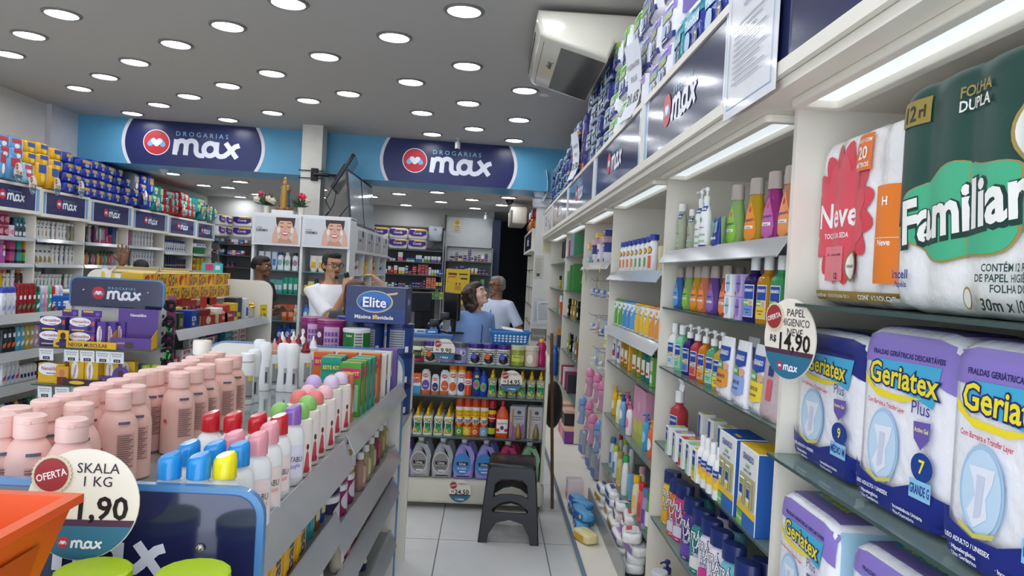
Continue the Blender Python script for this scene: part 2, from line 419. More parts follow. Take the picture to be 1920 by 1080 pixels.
# right-hand wall unit: one bay after another, local frame: front looks along -y, origin on the floor at the panel line
XR = 0.80
RB = [(0.55, 2.0), (2.0, 3.45), (3.45, 4.94), (4.94, 6.42), (6.42, 7.97), (7.97, 9.94)]
RHD = [(0.5, 2.15), (2.15, 3.445), (3.445, 5.05), (5.05, 6.78), (6.78, 8.42), (8.42, 9.92)]
RS = {0: [('g', 1.497), ('g', 1.09), ('g', .70)],
      1: [('m', 1.672), ('g', 1.42), ('g', 1.147), ('g', .80), ('g', .447)],
      2: [('m', 1.583), ('m', 1.238), ('g', 1.003), ('g', .654), ('g', .315)],
      3: [('m', 1.655)],
      4: [('g', 1.75), ('g', 1.40), ('g', 1.13), ('g', .78), ('g', .415)],
      5: [('g', 1.70), ('g', 1.40), ('g', 1.12), ('g', .75), ('g', .40)]}
BNAME = ['holding toilet paper and diaper packs', 'holding baby shampoos and gift boxes', 'holding soaps and white wipes', 'with hanging pacifiers and bottles', 'holding perfumes and make-up', 'beside the paper-covered pier']
def soft_light(parent, x0, x1, y0, y1, z):
    """light panel set in a bevelled frame under the fascia"""
    v, f = plate([rrect(x0, y0, x1, y1, .02), rrect(x0+.03, y0+.03, x1-.03, y1-.03, .012)[::-1]], .022, .004, 1)
    fr = MB().add([(a, c, z-.011+b) for a, b, c in v], f, PANEL).build('light_frame', parent)
    MB().box((x0+.02, y0+.02, z-.003), (x1-.02, y1-.02, z-.0005), mat('#eef6fa', .6, emit=SHELF_LAMP, var=0)).build('light_panel', fr)
for i, (y0, y1) in enumerate(RB):
    w = y1-y0; t = empty('shelving_bay', (XR, (y0+y1)/2, 0), -pi/2); L = -w/2     # local x runs towards the shop entrance
    MB().box((L, 0, .1), (L+.022, .44, 2.04), PANEL).build('side_panel', t)
    if i == 0: MB().box((w/2-.022, 0, .1), (w/2, .44, 2.04), PANEL).build('side_panel', t)
    MB().box((L, .425, .1), (w/2, .445, 2.04), mat('#d5d1c5', .5)).build('back_panel', t)
    b = MB().box((L, -.255, .0), (w/2, .44, .095), PANEL).build('base', t)
    MB().box((L, -.262, .05), (w/2, -.255, .1), mat('#5f7d99', .4)).build('blue_edge', b)
    for k, z in RS[i]:
        if k == 'g': glass_shelf(L+.024, w/2-.004, .006 if i else -.03, .42, z, parent=t)
        else: metal_shelf(L+.026, w/2-.004, .01, .42, z, parent=t)
    for x in (0.0,) if i in (1, 2) else ():
        MB().box((x-.012, .412, .1), (x+.012, .426, 2.03), mat('#4a4a48', .5, metal=.4)).build('slotted_upright', t)
    MB().box((L+.001, -.115, 2.015), (w/2-.001, .44, 2.04), PANEL).build('soffit', t)
    soft_light(t, L+.10, w/2-.06, -.055, .085, 2.015)
    hy0, hy1 = RHD[i]; hw = hy1-hy0; off = -((hy0+hy1)/2-(y0+y1)/2)
    ho = header(None, hw-.002, 2.042, 2.37, -.12, .5, stripes=(i in (1, 2, 3)), navy=None if i < 5 else mat('#b9bcc0', .15, coat=.6), logo_w=.5)
    ho.location = (XR, (hy0+hy1)/2, 0); ho.rotation_euler.z = -pi/2; ho.name = 'header_box'
    thing(ho, f'cream header box with navy logo panel above the bay {BNAME[i]}' if i < 5 else 'cream header box with pale grey panel beside the paper-covered pier', 'shelf header', 'header boxes of the cream wall unit')
    thing(t, f'cream wall shelving bay {BNAME[i]}', 'shelving', 'bays of the wall unit with cream panels')

# left-hand wall unit
XL = -4.75
LB = [(7.05, 8.0), (8.0, 8.95), (8.95, 10.0), (10.0, 11.1), (11.1, 12.15), (12.15, 12.95)]
LSZ = [1.645, 1.375, 1.10, .82, .54]
LN = ['with pink jars and hair dye boxes', 'with two rows of white shampoo bottles', 'with silver pouches and colourful conditioners', 'with white straight tubes', 'with blue-capped lotion bottles', 'with green display tray, at the inner corner']
for i, (y0, y1) in enumerate(LB):
    w = y1-y0; t = empty('shelving_bay', (XL, (y0+y1)/2, 0), pi/2); L = -w/2
    MB().box((w/2-.025, .03, .1), (w/2, .38, 1.88), PANEL).build('side_panel', t)
    MB().box((L, .37, .1), (w/2, .39, 1.9), mat('#c9cac8', .5)).build('back_panel', t)
    MB().box((L, -.1, 0), (w/2, .38, .1), PANEL).build('base', t)
    for k, z in enumerate(LSZ): metal_shelf(L+.002, w/2-.027, .03, .37, z-.05*(i > 3), parent=t, lip=.035, out=.02, m=mat('#b8bab9', .4, metal=.2))
    hz = 1.895-.012*i
    header(t, w, hz, hz+.29, -.005, .38, logo_w=.40, navy=mat('#2c2e62', .2, coat=.5))
    thing(t, f'white wall shelving bay {LN[i]}', 'shelving', 'bays of the white wall unit')

# ================================================================== MAKERS OF GOODS (prototypes; put() places copies)
PROF = {
 'cyl':   [(.93,0),(1,.02),(1,.9),(.93,.96),(.55,1)],
 'shldr': [(.92,0),(1,.03),(1,.68),(.93,.78),(.72,.88),(.46,.95),(.44,1)],
 'round': [(.90,0),(1,.03),(1,.76),(.95,.84),(.82,.91),(.60,.965),(.52,1)],
 'slim':  [(.86,0),(.95,.03),(1,.4),(.97,.72),(.84,.88),(.62,.97),(.5,1)],
 'tear':  [(.80,0),(.90,.02),(1,.16),(1,.36),(.9,.62),(.72,.84),(.62,.95),(.60,1)],
 'waist': [(.92,0),(1,.04),(.96,.25),(.78,.48),(.88,.66),(1,.80),(.8,.92),(.5,1)],
 'wavy':  [(.90,0),(1,.05),(.97,.3),(.80,.52),(.9,.72),(.97,.86),(.8,.96),(.62,1)],
 'jar':   [(.93,0),(1,.04),(1,.9),(.96,.97),(.92,1)],
 'tube':  [(.62,0),(.66,.02),(.95,.3),(1,.85),(1,1)],
 'can':   [(.96,0),(1,.01),(1,.97),(.97,.985),(.97,1)],
 'aero':  [(.96,0),(1,.015),(1,.80),(.97,.83),(.8,.87),(.78,1)],
 'square':[(.94,0),(1,.03),(1,.74),(.9,.84),(.62,.90),(.44,.93),(.40,1)],
}
def prof_r(pr, f):
    for (r0, a), (r1, b) in zip(pr, pr[1:]):
        if a <= f <= b: return r0+(r1-r0)*((f-a)/(b-a) if b > a else 0)
    return pr[-1][0]
def cap_mesh(kind, r, h, c, z):
    m = MB(); c = mat(c, .28) if isinstance(c, str) else c
    if kind == 'cyl': m.lathe([(r, z), (r, z+h*.9), (r*.93, z+h)], c, 16)
    elif kind == 'flip':
        m.lathe([(r, z), (r*1.0, z+h*.62), (r*.99, z+h*.66), (r*1.01, z+h*.68), (r*.98, z+h*.94), (r*.86, z+h)], c, 18)
        m.box((-.2*r, -1.06*r, z+h*.66), (.2*r, -.9*r, z+h*.8), c)
    elif kind == 'dome': m.lathe([(r, z)] + [(r*cos(a), z+h*.35+h*.65*sin(a)) for a in (0, .35, .7, 1.0, 1.25, 1.45)], c, 16)
    elif kind == 'slant':
        n = len(m.v); m.lathe([(r, z), (r, z+h*.7), (r*.94, z+h*.88), (r*.75, z+h)], c, 16)
        for i in range(n, len(m.v)):
            p = m.v[i]; m.v[i] = (p[0], p[1], z+(p[2]-z)*(1+.16*p[0]/r))
    elif kind == 'frost': m.lathe([(r*1.02, z), (r*.96, z+h*.5), (r*.90, z+h*.93), (r*.8, z+h)], c, 16)
    elif kind == 'cone': m.lathe([(r, z), (r, z+h*.18), (r*.78, z+h*.24), (r*.62, z+h*.55), (r*.26, z+h*.72), (r*.2, z+h*.97), (r*.12, z+h)], c, 14)
    elif kind == 'pump':
        m.lathe([(r, z), (r, z+h*.42), (r*.75, z+h*.46), (r*.34, z+h*.48), (r*.34, z+h*.74), (r*.7, z+h*.76), (r*.7, z+h*.94), (r*.5, z+h)], c, 14)
        m.tube([(0, 0, z+h*.86), (0, -r*1.5, z+h*.86), (0, -r*2.0, z+h*.76)], r*.24, c, 7)
    elif kind == 'spray':
        m.lathe([(r, z), (r*.95, z+h*.42), (r*.62, z+h*.52), (r*.5, z+h*.60), (r*.5, z+h*.95), (r*.4, z+h)], c, 12)
        m.box((-r*.3, -r*.75, z+h*.66), (r*.3, 0, z+h*.92), c)
    elif kind == 'aero': m.lathe([(r, z), (r, z+h*.55), (r*.93, z+h*.85), (r*.8, z+h*.97), (r*.6, z+h)], c, 18)
    elif kind == 'tip': m.lathe([(r, z), (r*.98, z+h*.3), (r*.6, z+h*.42), (r*.4, z+h*.75), (r*.42, z+h*.9), (r*.25, z+h)], c, 14)
    return m
def bottle(name, H, r, body, prof='shldr', cap=('cyl', .012, .02, WHITE), art=(), sx=1., sy=1., sq=2., n=20, wraps=(), capname='cap'):
    pr = PROF[prof] if isinstance(prof, str) else prof
    body = plas(body) if isinstance(body, str) else body
    o = MB().lathe([(r*a, H*b) for a, b in pr], body, n, sx, sy, sq).build(name)
    if cap:
        cm = cap_mesh(cap[0], cap[1], cap[2], cap[3], H-.001)
        if len(cap) > 4: cm.v = [(x*cap[4], y*cap[5], z) for x, y, z in cm.v]
        cm.build(capname, o)
    lab = MB()
    for z0, z1, c in wraps:
        k = 10; p = [((prof_r(pr, (z0+(z1-z0)*i/k)/H))*r+.0006, z0+(z1-z0)*i/k) for i in range(k+1)]
        lab.lathe(p, ink(c), n, sx, sy, sq); lab.f = lab.f[:-2]; lab.m = lab.m[:-2]
    def mp(x, z, e):
        rr = prof_r(pr, min(1, max(0, z/H)))*r+.0008; rx, ry = rr*sx, rr*sy; q = min(.985, abs(x)/rx)
        if abs(x) > .985*rx: x = .985*rx*(1 if x > 0 else -1)
        return (x, -ry*(1-q**sq)**(1/sq)-e, z)
    lab.art(art, mp, step=r*sx/4)
    if lab.v: lab.build('label_print', o)
    return o
def carton(name, w, d, h, col, front=(), right=(), left=(), top=(), rough=.4, bev=.0015):
    """printed cardboard box standing on z=0, front face at y=-d/2"""
    o = MB().rbox((-w/2, -d/2, 0), (w/2, d/2, h), mat(col, rough), bev, 1).build(name)
    p = MB()
    p.art(front, FRONT(-d/2)); p.art(right, RIGHT(w/2)); p.art(left, LEFT(-w/2)); p.art(top, TOP(h))
    if p.v: p.build('print', o)
    return o
def plain_box(name, w, d, h, *cols):
    """small carton seen from afar: bands of colour from bottom to top, no parts"""
    m = MB(); z = 0
    for c, f in cols: m.box((-w/2, -d/2, z), (w/2, d/2, z+h*f), mat(c, .4, var=0)); z += h*f
    return m.build(name)
def pillow(name, w, d, h, m, art=(), p=5., side=None, seam=True, lobes=0, top=(), g=(10, 6, 10)):
    """soft bag: rounded block with crinkled film; art printed on its front"""
    def nrm(u, v, t):
        k = (abs(u)**p+abs(v)**p+abs(t)**p)**(1/p); return u/k, v/k, t/k
    if lobes: g = (lobes*8, 6, 12)
    o = MB(); nx, ny, nz = g; idx = {}; V = []; F = []
    def vid(i, j, k):
        if (i, j, k) not in idx:
            u, v, t = nrm(2*i/nx-1, 2*j/ny-1, 2*k/nz-1)
            lb = lobes and .009*(abs(sin(pi*lobes*(u+1)/2))-.5)
            idx[(i, j, k)] = len(V); V.append((u*w/2, v*(d/2+(lb or 0)*(1 if abs(v) > .5 else 0)), (t+1)*h/2+((lb or 0)*.8 if t > .6 else 0)))
        return idx[(i, j, k)]
    for i in range(nx):
        for k in range(nz):
            F.append((vid(i,0,k), vid(i+1,0,k), vid(i+1,0,k+1), vid(i,0,k+1))); F.append((vid(i,ny,k), vid(i,ny,k+1), vid(i+1,ny,k+1), vid(i+1,ny,k)))
        for j in range(ny):
            F.append((vid(i,j,0), vid(i,j+1,0), vid(i+1,j+1,0), vid(i+1,j,0))); F.append((vid(i,j,nz), vid(i+1,j,nz), vid(i+1,j+1,nz), vid(i,j+1,nz)))
    for j in range(ny):
        for k in range(nz):
            F.append((vid(0,j,k), vid(0,j,k+1), vid(0,j+1,k+1), vid(0,j+1,k))); F.append((vid(nx,j,k), vid(nx,j+1,k), vid(nx,j+1,k+1), vid(nx,j,k+1)))
    o.add(V, F, film(m) if isinstance(m, str) else m)
    ob = o.build(name, sharp=80); a = MB()
    def mp(x, z, e):
        u, t = 2*x/w, 2*z/h-1; q = 1-abs(u)**p-abs(t)**p
        lb = lobes and .009*(abs(sin(pi*lobes*(u+1)/2))-.5)
        y = (max(0, q))**(1/p)*(d/2+(lb or 0)); return (x, -y-e*2.2-(.003 if lobes else .0015), z)
    a.art(art, mp, step=w/(lobes*10 if lobes else 14))
    def mt(x, y, e):
        u, v = 2*x/w, 2*y/d; q = 1-abs(u)**p-abs(v)**p
        return (x, y, h/2+h/2*max(0, q)**(1/p)+e*2+.001)
    a.art(top, mt, step=w/10)
    if side:
        def ms(y, z, e):
            v, t = 2*y/d, 2*z/h-1; q = 1-abs(v)**p-abs(t)**p; return (w/2*max(0, q)**(1/p)+e*2+.001, y, z)
        a.art(side, ms, step=w/10)
    if a.v: a.build('print', ob, sharp=80)
    return ob
def jug(name, w, d, h, col, art, cap=WHITE):
    """refill jug with a handle hole near one shoulder and a round neck"""
    out = [(-.46,.02),(-.5,.2),(-.5,.42),(-.43,.64),(-.28,.84),(-.17,.93),(-.05,.95),(.06,.94),(.2,.88),(.34,.76),(.43,.62),(.5,.42),(.5,.2),(.46,.02),(.42,0),(-.42,0)]
    hole = [(.10,.80),(.19,.80),(.29,.70),(.345,.58),(.32,.52),(.24,.54),(.17,.62),(.10,.72)]
    v, f = plate([[(x*w, z*h) for x, z in out], [(x*w, z*h) for x, z in hole]], d, .022, 4)
    o = MB().add(v, f, mat(col, .3)).build(name, sharp=60)
    MB().lathe([(.018, .92*h), (.018, h*.985), (.021, h*.99), (.021, h*1.035), (.018, h*1.045)], mat(cap, .35), 14).build('cap', o)
    MB().art(art, FRONT(-d/2)).build('label_print', o)
    return o
def pouch(name, w, d, h, m, art, spout=None):
    """stand-up refill bag: fat base, flat crimped top"""
    n = 10; V, F = [], []
    for j in range(n+1):
        f = j/n; ww = w/2*(1-.06*sin(pi*f)); dd = d/2*(1-f)**.6*min(1, .6+f*4)+.0015
        for i in range(16):
            a = 2*pi*(i+.5)/16; ca, sa = cos(a), sin(a)
            V.append((ww*(abs(ca)**.55)*(1 if ca > 0 else -1), dd*(abs(sa)**.8)*(1 if sa > 0 else -1), f*h))
    for j in range(n):
        for i in range(16): q = (i+1) % 16; F.append((j*16+i, j*16+q, (j+1)*16+q, (j+1)*16+i))
    F += [tuple(range(16))[::-1], tuple(n*16+i for i in range(16))]
    o = MB().add(V, F, film(m) if isinstance(m, str) else m).build(name, sharp=70)
    def mp(x, z, e):
        f = min(1, max(0, z/h)); dd = d/2*(1-f)**.6*min(1, .6+f*4)+.0015; u = min(1, abs(2*x/w)); return (x, -dd*(1-u**3)**.5-e*2-.0015, z)
    MB().art(art, mp, step=w/8).build('print', o, sharp=70)
    if spout: MB().lathe([(.011, h-.012), (.011, h+.012), (.009, h+.014)], mat(spout, .4), 10).build('cap', o)
    return o
def tag_sign(label, loc, rotz, d, lines, price, cat='price sign', tilt=None, group='round offer price signs'):
    """round OFERTA price card: cream disc, blue foot with the small logo, scalloped red seal"""
    r = d/2; t = plate([ell(0, 0, r, r, 40)], .003, 0)
    o = MB().add(*t, mat('#ece3d3', .3)).build('price_sign')
    a = MB(); mp = FRONT(-.002)
    ft = [(r*.985*cos(x), r*.985*sin(x)) for x in [pi*1.09+i*(pi*.82)/16 for i in range(17)]]
    a.art([('p', [(x*1.0, z+.0) for x, z in ft], '#4d2f45'), ('p', [(r*.985*cos(x), r*.985*sin(x)) for x in [pi*1.13+i*(pi*.74)/16 for i in range(17)]], '#2d6f8d')], mp)
    k = .52 if len(price) > 4 else .46
    a.art([('t', price, r*.18, -r*.05, r*.42, '#17140f', r*1.25), ('t', 'R$', -r*.62, -r*.02, r*.17, '#17140f', None, 0)], mp)
    for i, tx in enumerate(lines): a.art([('t', tx, r*.22, r*(.66-.24*i), r*.19, '#2a2735', r*1.05, 0, False)], mp)
    a.logo(r*.02, -r*.70, r*.8, lambda x, z, l=0: (x, -.003-l, z), small=False, ring=False)
    a.build('print', o)
    s = MB(); sc = [(-.58*r+(.36 if i % 2 else .335)*r*cos(2*pi*i/56), .52*r+(.36 if i % 2 else .335)*r*sin(2*pi*i/56)) for i in range(56)]
    v, f = plate([sc], .003); s.add([(x, y-.004, z) for x, y, z in v], f, mat('#d9cdb0', .35))
    s.art([('o', -.58*r, .52*r, .30*r, .30*r, '#9c2f33'), ('t', 'OFERTA', -.58*r, .52*r, .13*r, '#f3e9e4', .54*r, .28)], FRONT(-.0057))
    s.build('seal', o)
    o.location = loc; o.rotation_euler = (tilt[0] if tilt else 0, tilt[1] if tilt else 0, rotz)
    return thing(o, label, cat, group)

# ================================================================== GOODS OF THE CREAM WALL UNIT (front looks along -x)
FR = -pi/2
def ry_(px, py, X): return at(px, py, 'x', X).y
def RR(X, z, py, items, where, cat, group=None, jit=.0, turn=.28):
    for p, px, lab in items:
        put(p, (X+rnd.uniform(0, jit), ry_(px, py, X), z), FR+rnd.uniform(-.06, .06)+(turn if any(k.name.startswith('cap') for k in p.children) else 0), f'{lab} {where}'.strip(), cat, group or f'{cat}s {where}')
def span(px0, px1, py, X):
    a, b = ry_(px0, py, X), ry_(px1, py, X); return (a+b)/2, abs(a-b)

# --- toilet paper and diapers in the bay next to the entrance
def cloud(cx, cz, s):
    o = []
    for k in range(60):
        a = 2*pi*k/60; r = 1+.07*cos(7*a+.5); o.append((cx+s*r*cos(a), cz+s*.46*r*sin(a)))
    return o
def flower(cx, cz, rx, rz, n=16):
    o = []
    for k in range(n*6): a = 2*pi*k/(n*6); r = .80+.2*abs(sin(n*a/2)); o.append((cx+rx*r*cos(a), cz+rz*r*sin(a)))
    return o
neve = pillow('toilet_paper_pack', .42, .24, .42, '#f4f2f0', p=9, lobes=4, art=[
    ('p', flower(-.055, .225, .15, .178), '#dd4553'), ('p', flower(-.06, .215, .125, .15, 11), '#e4525f'),
    ('t', 'Neve', -.075, .225, .062, '#fbf6f4', .2), ('t', 'TOQUE DA SEDA', -.075, .172, .013, '#fbf0ee', .12),
    ('r', -.125, .06, -.03, .145, '#ea7f88'), ('t', 'Delicado com a pele', -.078, .125, .007, '#7a2530', .085), ('t', '12', -.06, .072, .016, '#5a2028'),
    ('o', .01, .095, .03, .038, '#8f7a4a'), ('o', .01, .095, .024, .031, '#f1ede4'), ('t', 'DERMACARE', .01, .095, .007, '#6d5a30', .04),
    ('r', .015, .315, .085, .40, '#ee7a2c'), ('t', 'ROLO COM', .05, .385, .009, '#fff', .06), ('t', '20', .05, .357, .03, '#fff'), ('t', 'METROS', .05, .328, .011, '#fff', .06),
    ('r', .125, .055, .20, .27, '#ef8128'), ('t', 'Neve', .163, .145, .014, '#fff'), ('t', 'H', .163, .235, .02, '#fff'), ('r', .125, .153, .20, .156, '#f6c08a'),
    ('r', -.2, .012, .2, .035, '#a5863f'), ('t', 'CONTÉM 12 ROLOS', .13, .023, .011, '#fff', .13), ('t', 'PAPEL HIGIÊNICO NEUTRO FOLHA DUPLA', -.08, .023, .008, '#f4ecd2', .2)])
put(neve, (.98, 1.755, 1.498), FR, 'white toilet paper pack with red flower on the top glass shelf', 'toilet paper')
fam = pillow('toilet_paper_pack', .50, .26, .45, '#f2f1ee', p=10, lobes=4, art=[
    ('p', [(-.245,.17),(-.245,.435),(-.2,.443),(.2,.443),(.245,.435),(.245,.19),(.1,.22),(-.1,.20)], '#16443a'),
    ('p', cloud(-.02, .185, .19), '#a58f4e'), ('p', cloud(-.02, .186, .183), '#47b487'),
    ('t', 'Familiar', -.028, .191, .09, '#123a33', .362, .10, 3), ('t', 'Familiar', -.03, .194, .086, '#f7f5ee', .342, .10, 2),
    ('r', -.235, .365, -.13, .415, '#a08a3c'), ('t', '12', -.19, .39, .032, '#1c2b1c'), ('t', 'rl', -.152, .39, .024, '#1c2b1c'),
    ('t', 'FOLHA', .01, .395, .02, '#a58f4e'), ('t', 'DUPLA', .01, .37, .02, '#f3f1e8'), ('t', 'MAIOR', .17, .405, .026, '#f3f1e8', .09), ('t', 'SUPERFÍCIE', .17, .382, .012, '#a58f4e', .09),
    ('o', .165, .30, .06, .055, '#a58f4e'), ('o', .165, .30, .052, .047, '#efece4'), ('o', .165, .308, .03, .022, '#d8d3c8'),
    ('t', 'Bracell', -.19, .075, .018, '#23408c', .07), ('t', 'Papéis', -.18, .055, .012, '#23408c'),
    ('t', 'CONTÉM 12 ROLOS', .135, .085, .013, '#2c4a40', .14), ('t', 'DE PAPEL HIGIÊNICO', .13, .068, .013, '#2c4a40', .16), ('t', 'FOLHA DUPLA', .145, .051, .013, '#2c4a40', .12),
    ('t', '30m x 10cm', .13, .025, .02, '#26332c', .13), ('o', .03, .033, .016, .02, '#a58f4e'), ('o', .031, .033, .012, .016, '#efece4')])
put(fam, (.955, 1.27, 1.498), FR, 'dark green and white toilet paper pack with green cloud and brand lettering', 'toilet paper')
def geriatex(name, w, d, h, top, sidec, unit, size, lying=False):
    x0 = -w/2
    dia = [('o', -.16*w, .36*h, .17*w, .20*h, '#a9c8e6'), ('o', -.16*w, .36*h, .15*w, .18*h, '#c3dbee'),
           ('p', [(-.26*w,.46*h),(-.06*w,.47*h),(-.08*w,.40*h),(-.12*w,.34*h),(-.10*w,.26*h),(-.2*w,.20*h),(-.26*w,.26*h),(-.2*w,.34*h),(-.22*w,.40*h)], '#e6eaf3'),
           ('p', [(-.19*w,.43*h),(-.13*w,.43*h),(-.15*w,.26*h),(-.2*w,.24*h)], '#cdd2e4')]
    a = [('p', [(-.48*w,.80*h),(-.48*w,.93*h),(-.3*w,.965*h),(.3*w,.965*h),(.48*w,.93*h),(.48*w,.70*h),(.1*w,.80*h)], top),
         ('t', 'FRALDAS GERIÁTRICAS DESCARTÁVEIS', .02*w, .86*h, .028*h, '#2a2560', .72*w),
         ('p', [(-.32*w,.70*h),(-.3*w,.82*h),(.36*w,.83*h),(.30*w,.62*h),(.1*w,.66*h)], '#49aed4'),
         ('p', [(-.42*w,.735*h),(-.30*w,.66*h),(-.05*w,.645*h),(.2*w,.66*h),(.0*w,.615*h),(-.26*w,.62*h),(-.40*w,.68*h)], '#f1dc2a'),
         ('t', 'Geriatex', -.01*w, .745*h, .122*h, '#20266b', .885*w, -.03, 3), ('t', 'Geriatex', -.01*w, .746*h, .12*h, '#f3e12f', .85*w, -.03),
         ('t', 'Plus', .2*w, .615*h, .07*h, '#3a3c8e', .2*w, 0, False)] + dia + [
         ('t', 'Com Barreira e Transfer Layer', -.14*w, .585*h, .026*h, '#c9334b', .4*w, -.05),
         ('p', [(.16*w,.545*h),(.32*w,.555*h),(.31*w,.47*h),(.24*w,.41*h),(.17*w,.46*h)], '#6c5aa8'), ('t', 'Active Gel', .24*w, .51*h, .024*h, '#f3e9a0', .13*w),
         ('p', [(-.48*w,.05*h),(-.48*w,.24*h),(-.36*w,.19*h),(-.2*w,.155*h),(.0,.17*h),(.22*w,.24*h),(.48*w,.20*h),(.48*w,.05*h),(.3*w,.02*h),(-.3*w,.02*h)], '#1f2c82'),
         ('p', [(-.30*w,.19*h),(-.18*w,.16*h),(-.04*w,.19*h),(-.02*w,.215*h),(-.18*w,.18*h),(-.30*w,.215*h)], '#cfc66a'),
         ('o', .27*w, .33*h, .10*w, .072*h, '#1c3f8e'), ('t', unit, .27*w, .335*h, .07*h, '#f4e53a'), ('r', .17*w, .17*h, .37*w, .265*h, '#8fc6e6'),
         ('t', size, .27*w, .22*h, .05*h, '#1c3f8e', .18*w),
         ('t', 'USO ADULTO / UNISSEX', -.22*w, .125*h, .022*h, '#fff', .36*w), ('t', '· Hipoalergênica', -.25*w, .085*h, .02*h, '#fff', .3*w), ('t', '· Uso Geriátrico', -.25*w, .055*h, .02*h, '#fff', .3*w),
         ('t', '· Incontinência Urinária', .16*w, .085*h, .02*h, '#fff', .36*w), ('t', '· Pós-Operatório', .12*w, .055*h, .02*h, '#fff', .28*w)]
    sd = [('r', -.40*d, .05*h, .40*d, .95*h, sidec), ('o', 0, .55*h, .22*d, .14*h, '#d6dcea'), ('r', -.05*d, .68*h, .0, .9*h, '#56708e'), ('r', .1*d, .72*h, .14*d, .9*h, '#56708e')]
    tp = [('r', -.42*w, -.36*d, .42*w, .36*d, top), ('r', -.34*w, -.12*d, .16*w, .2*d, '#49aed4'), ('t', 'Geriatex', -.05*w, .02*d, .2*d, '#f3e12f', .5*w)]
    return pillow(name, w, d, h, '#f4f3f6', a, p=9, side=sd, top=tp)
G1 = geriatex('diaper_pack', .37, .17, .345, '#1f2a7c', '#232f86', '9', 'MÉDIO M')
G2 = geriatex('diaper_pack', .315, .17, .375, '#8f7cc8', '#a9cfe2', '7', 'GRANDE G')
G3 = geriatex('diaper_pack', .315, .17, .315, '#8f7cc8', '#a9cfe2', '7', 'GRANDE G')
put(G1, (.92, 1.79, 1.091), FR, 'white diaper pack with dark blue top behind the round price sign', 'diaper pack', 'diaper packs on the glass shelf')
put(G2, (.905, 1.435, 1.091), FR+.05, 'white diaper pack with lilac top, second from the round price sign', 'diaper pack', 'diaper packs on the glass shelf')
put(G2, (.885, 1.10, 1.091), FR, 'lilac-topped diaper pack standing closest to the shop entrance', 'diaper pack', 'diaper packs on the glass shelf')
put(G3, (.87, 1.76, .701), FR, 'upright lilac diaper pack at the far end of the lowest glass shelf', 'diaper pack', 'diaper packs on the lowest glass shelf')
put(G3, (.885, 1.40, .701), FR+.04, 'lilac diaper pack leaning back on the lowest glass shelf', 'diaper pack', 'diaper packs on the lowest glass shelf')
tag_sign('round offer card for toilet paper hanging on cream panel beside dark blue diaper pack', (.766, 1.865, 1.405), FR+.25, .205, ['PAPEL', 'HIGIENICO', 'NEVE'], '14,90')

# --- baby toiletries in the second bay
def johns(body, lab, k=1.0, capc='#c9b9ad', art=True):
    s = k; a = [('p', [(0,.142*s),(.012*s,.115*s),(.024*s,.085*s),(.03*s,.05*s),(.026*s,.022*s),(0,.008*s),(-.026*s,.022*s),(-.03*s,.05*s),(-.024*s,.085*s),(-.012*s,.115*s)], lab),
      ('p', [(0,.128*s),(.006*s,.113*s),(.005*s,.106*s),(0,.103*s),(-.005*s,.106*s),(-.006*s,.113*s)], '#c8313a'),
      ('t', "johnson's", 0, .08*s, .0105*s, '#2a3f7a', .044*s, .08), ('r', -.022*s, .05*s, .02*s, .06*s, '#f3efe8'), ('t', 'shampoo', 0, .055*s, .005*s, '#666', .03*s)]
    return bottle('baby_shampoo_bottle', .165*s, .044*s, clear(body), 'tear', ('frost', .029*s, .055*s, mat(capc, .35, trans=.25, var=0), 1, .7), a, 1, .62)
def must(white, k=1.0, pump=False):
    c = plas('#f3f4f2') if white else clear('#d9dcc0')
    a = [('r', -.02, .15*k, .018, .172*k, '#22458f'), ('t', 'Mustela', 0, .161*k, .011*k, '#fff', .032), ('o', -.005, .115*k, .008, .011*k, '#7fae8c'), ('r', -.02, .05*k, .02, .058*k, '#9dc6a6'), ('r', -.02, .024*k, .02, .032*k, '#9dc6a6'),
         ('r', -.026, .006, .026, .012, '#3b3f8f'), ('t', 'gel lavant', 0, .085*k, .007, '#6d4a8a', .03)]
    return bottle('baby_wash_bottle', .185*k, .03*k, c, 'shldr', ('pump', .013, .062, '#f5f5f3') if pump else ('cyl', .018*k, .034*k, '#f2f1ee'), a, 1, .72)
P1 = 'on the upper steel shelf'; Z1 = 1.673
RR(.86, Z1, 452, [(must(0), 1277, 'clear baby wash bottle with blue label patch'), (must(0, .82), 1296, 'smaller clear baby wash bottle behind white pumps'), (must(1, 1, True), 1312, 'white pump bottle with green leaf print'), ], P1, 'bottle')
RR(.83, Z1, 450, [(must(1, .95, True), 1322, 'white pump bottle with purple print beside blue sachet')], P1, 'bottle')
gp = pouch('refill_pouch', .10, .05, .125, '#8fb87f', [('r', -.03, .03, .03, .06, '#a9cf96')])
RR(.885, Z1, 448, [(gp, 1337, 'pale green refill pouch behind the blue sachet'), (gp, 1352, 'pale green refill pouch touching the green shampoo bottle')], P1, 'pouch')
bs = pouch('wipe_sachet', .075, .02, .105, '#2b3c93', [('p', [(-.02,.05),(-.002,.05),(.0,.085),(-.018,.085)], '#6f9bb8'), ('p', [(.005,.045),(.027,.05),(.027,.09),(.005,.085)], '#7fb0a8'), ('t', 'Mustela', 0, .03, .012, '#fff', .05)])
RR(.815, Z1, 446, [(bs, 1343, 'royal blue sachet leaning between white pump and green bottle')], P1, 'sachet')
J = {k: johns(*v) for k, v in dict(green=('#a8cf7e', '#8cc540'), amber=('#e0b22c', '#ee8f2d'), magenta=('#b8408f', '#c265a6'), peach=('#ef9b76', '#f09a5a'), blue=('#4f86c8', '#5aa2dd'), coral=('#f0906e', '#ef8c4c'), purple=('#7a5aa8', '#8d6cc0'), red=('#e0623c', '#f08a52')).items()}
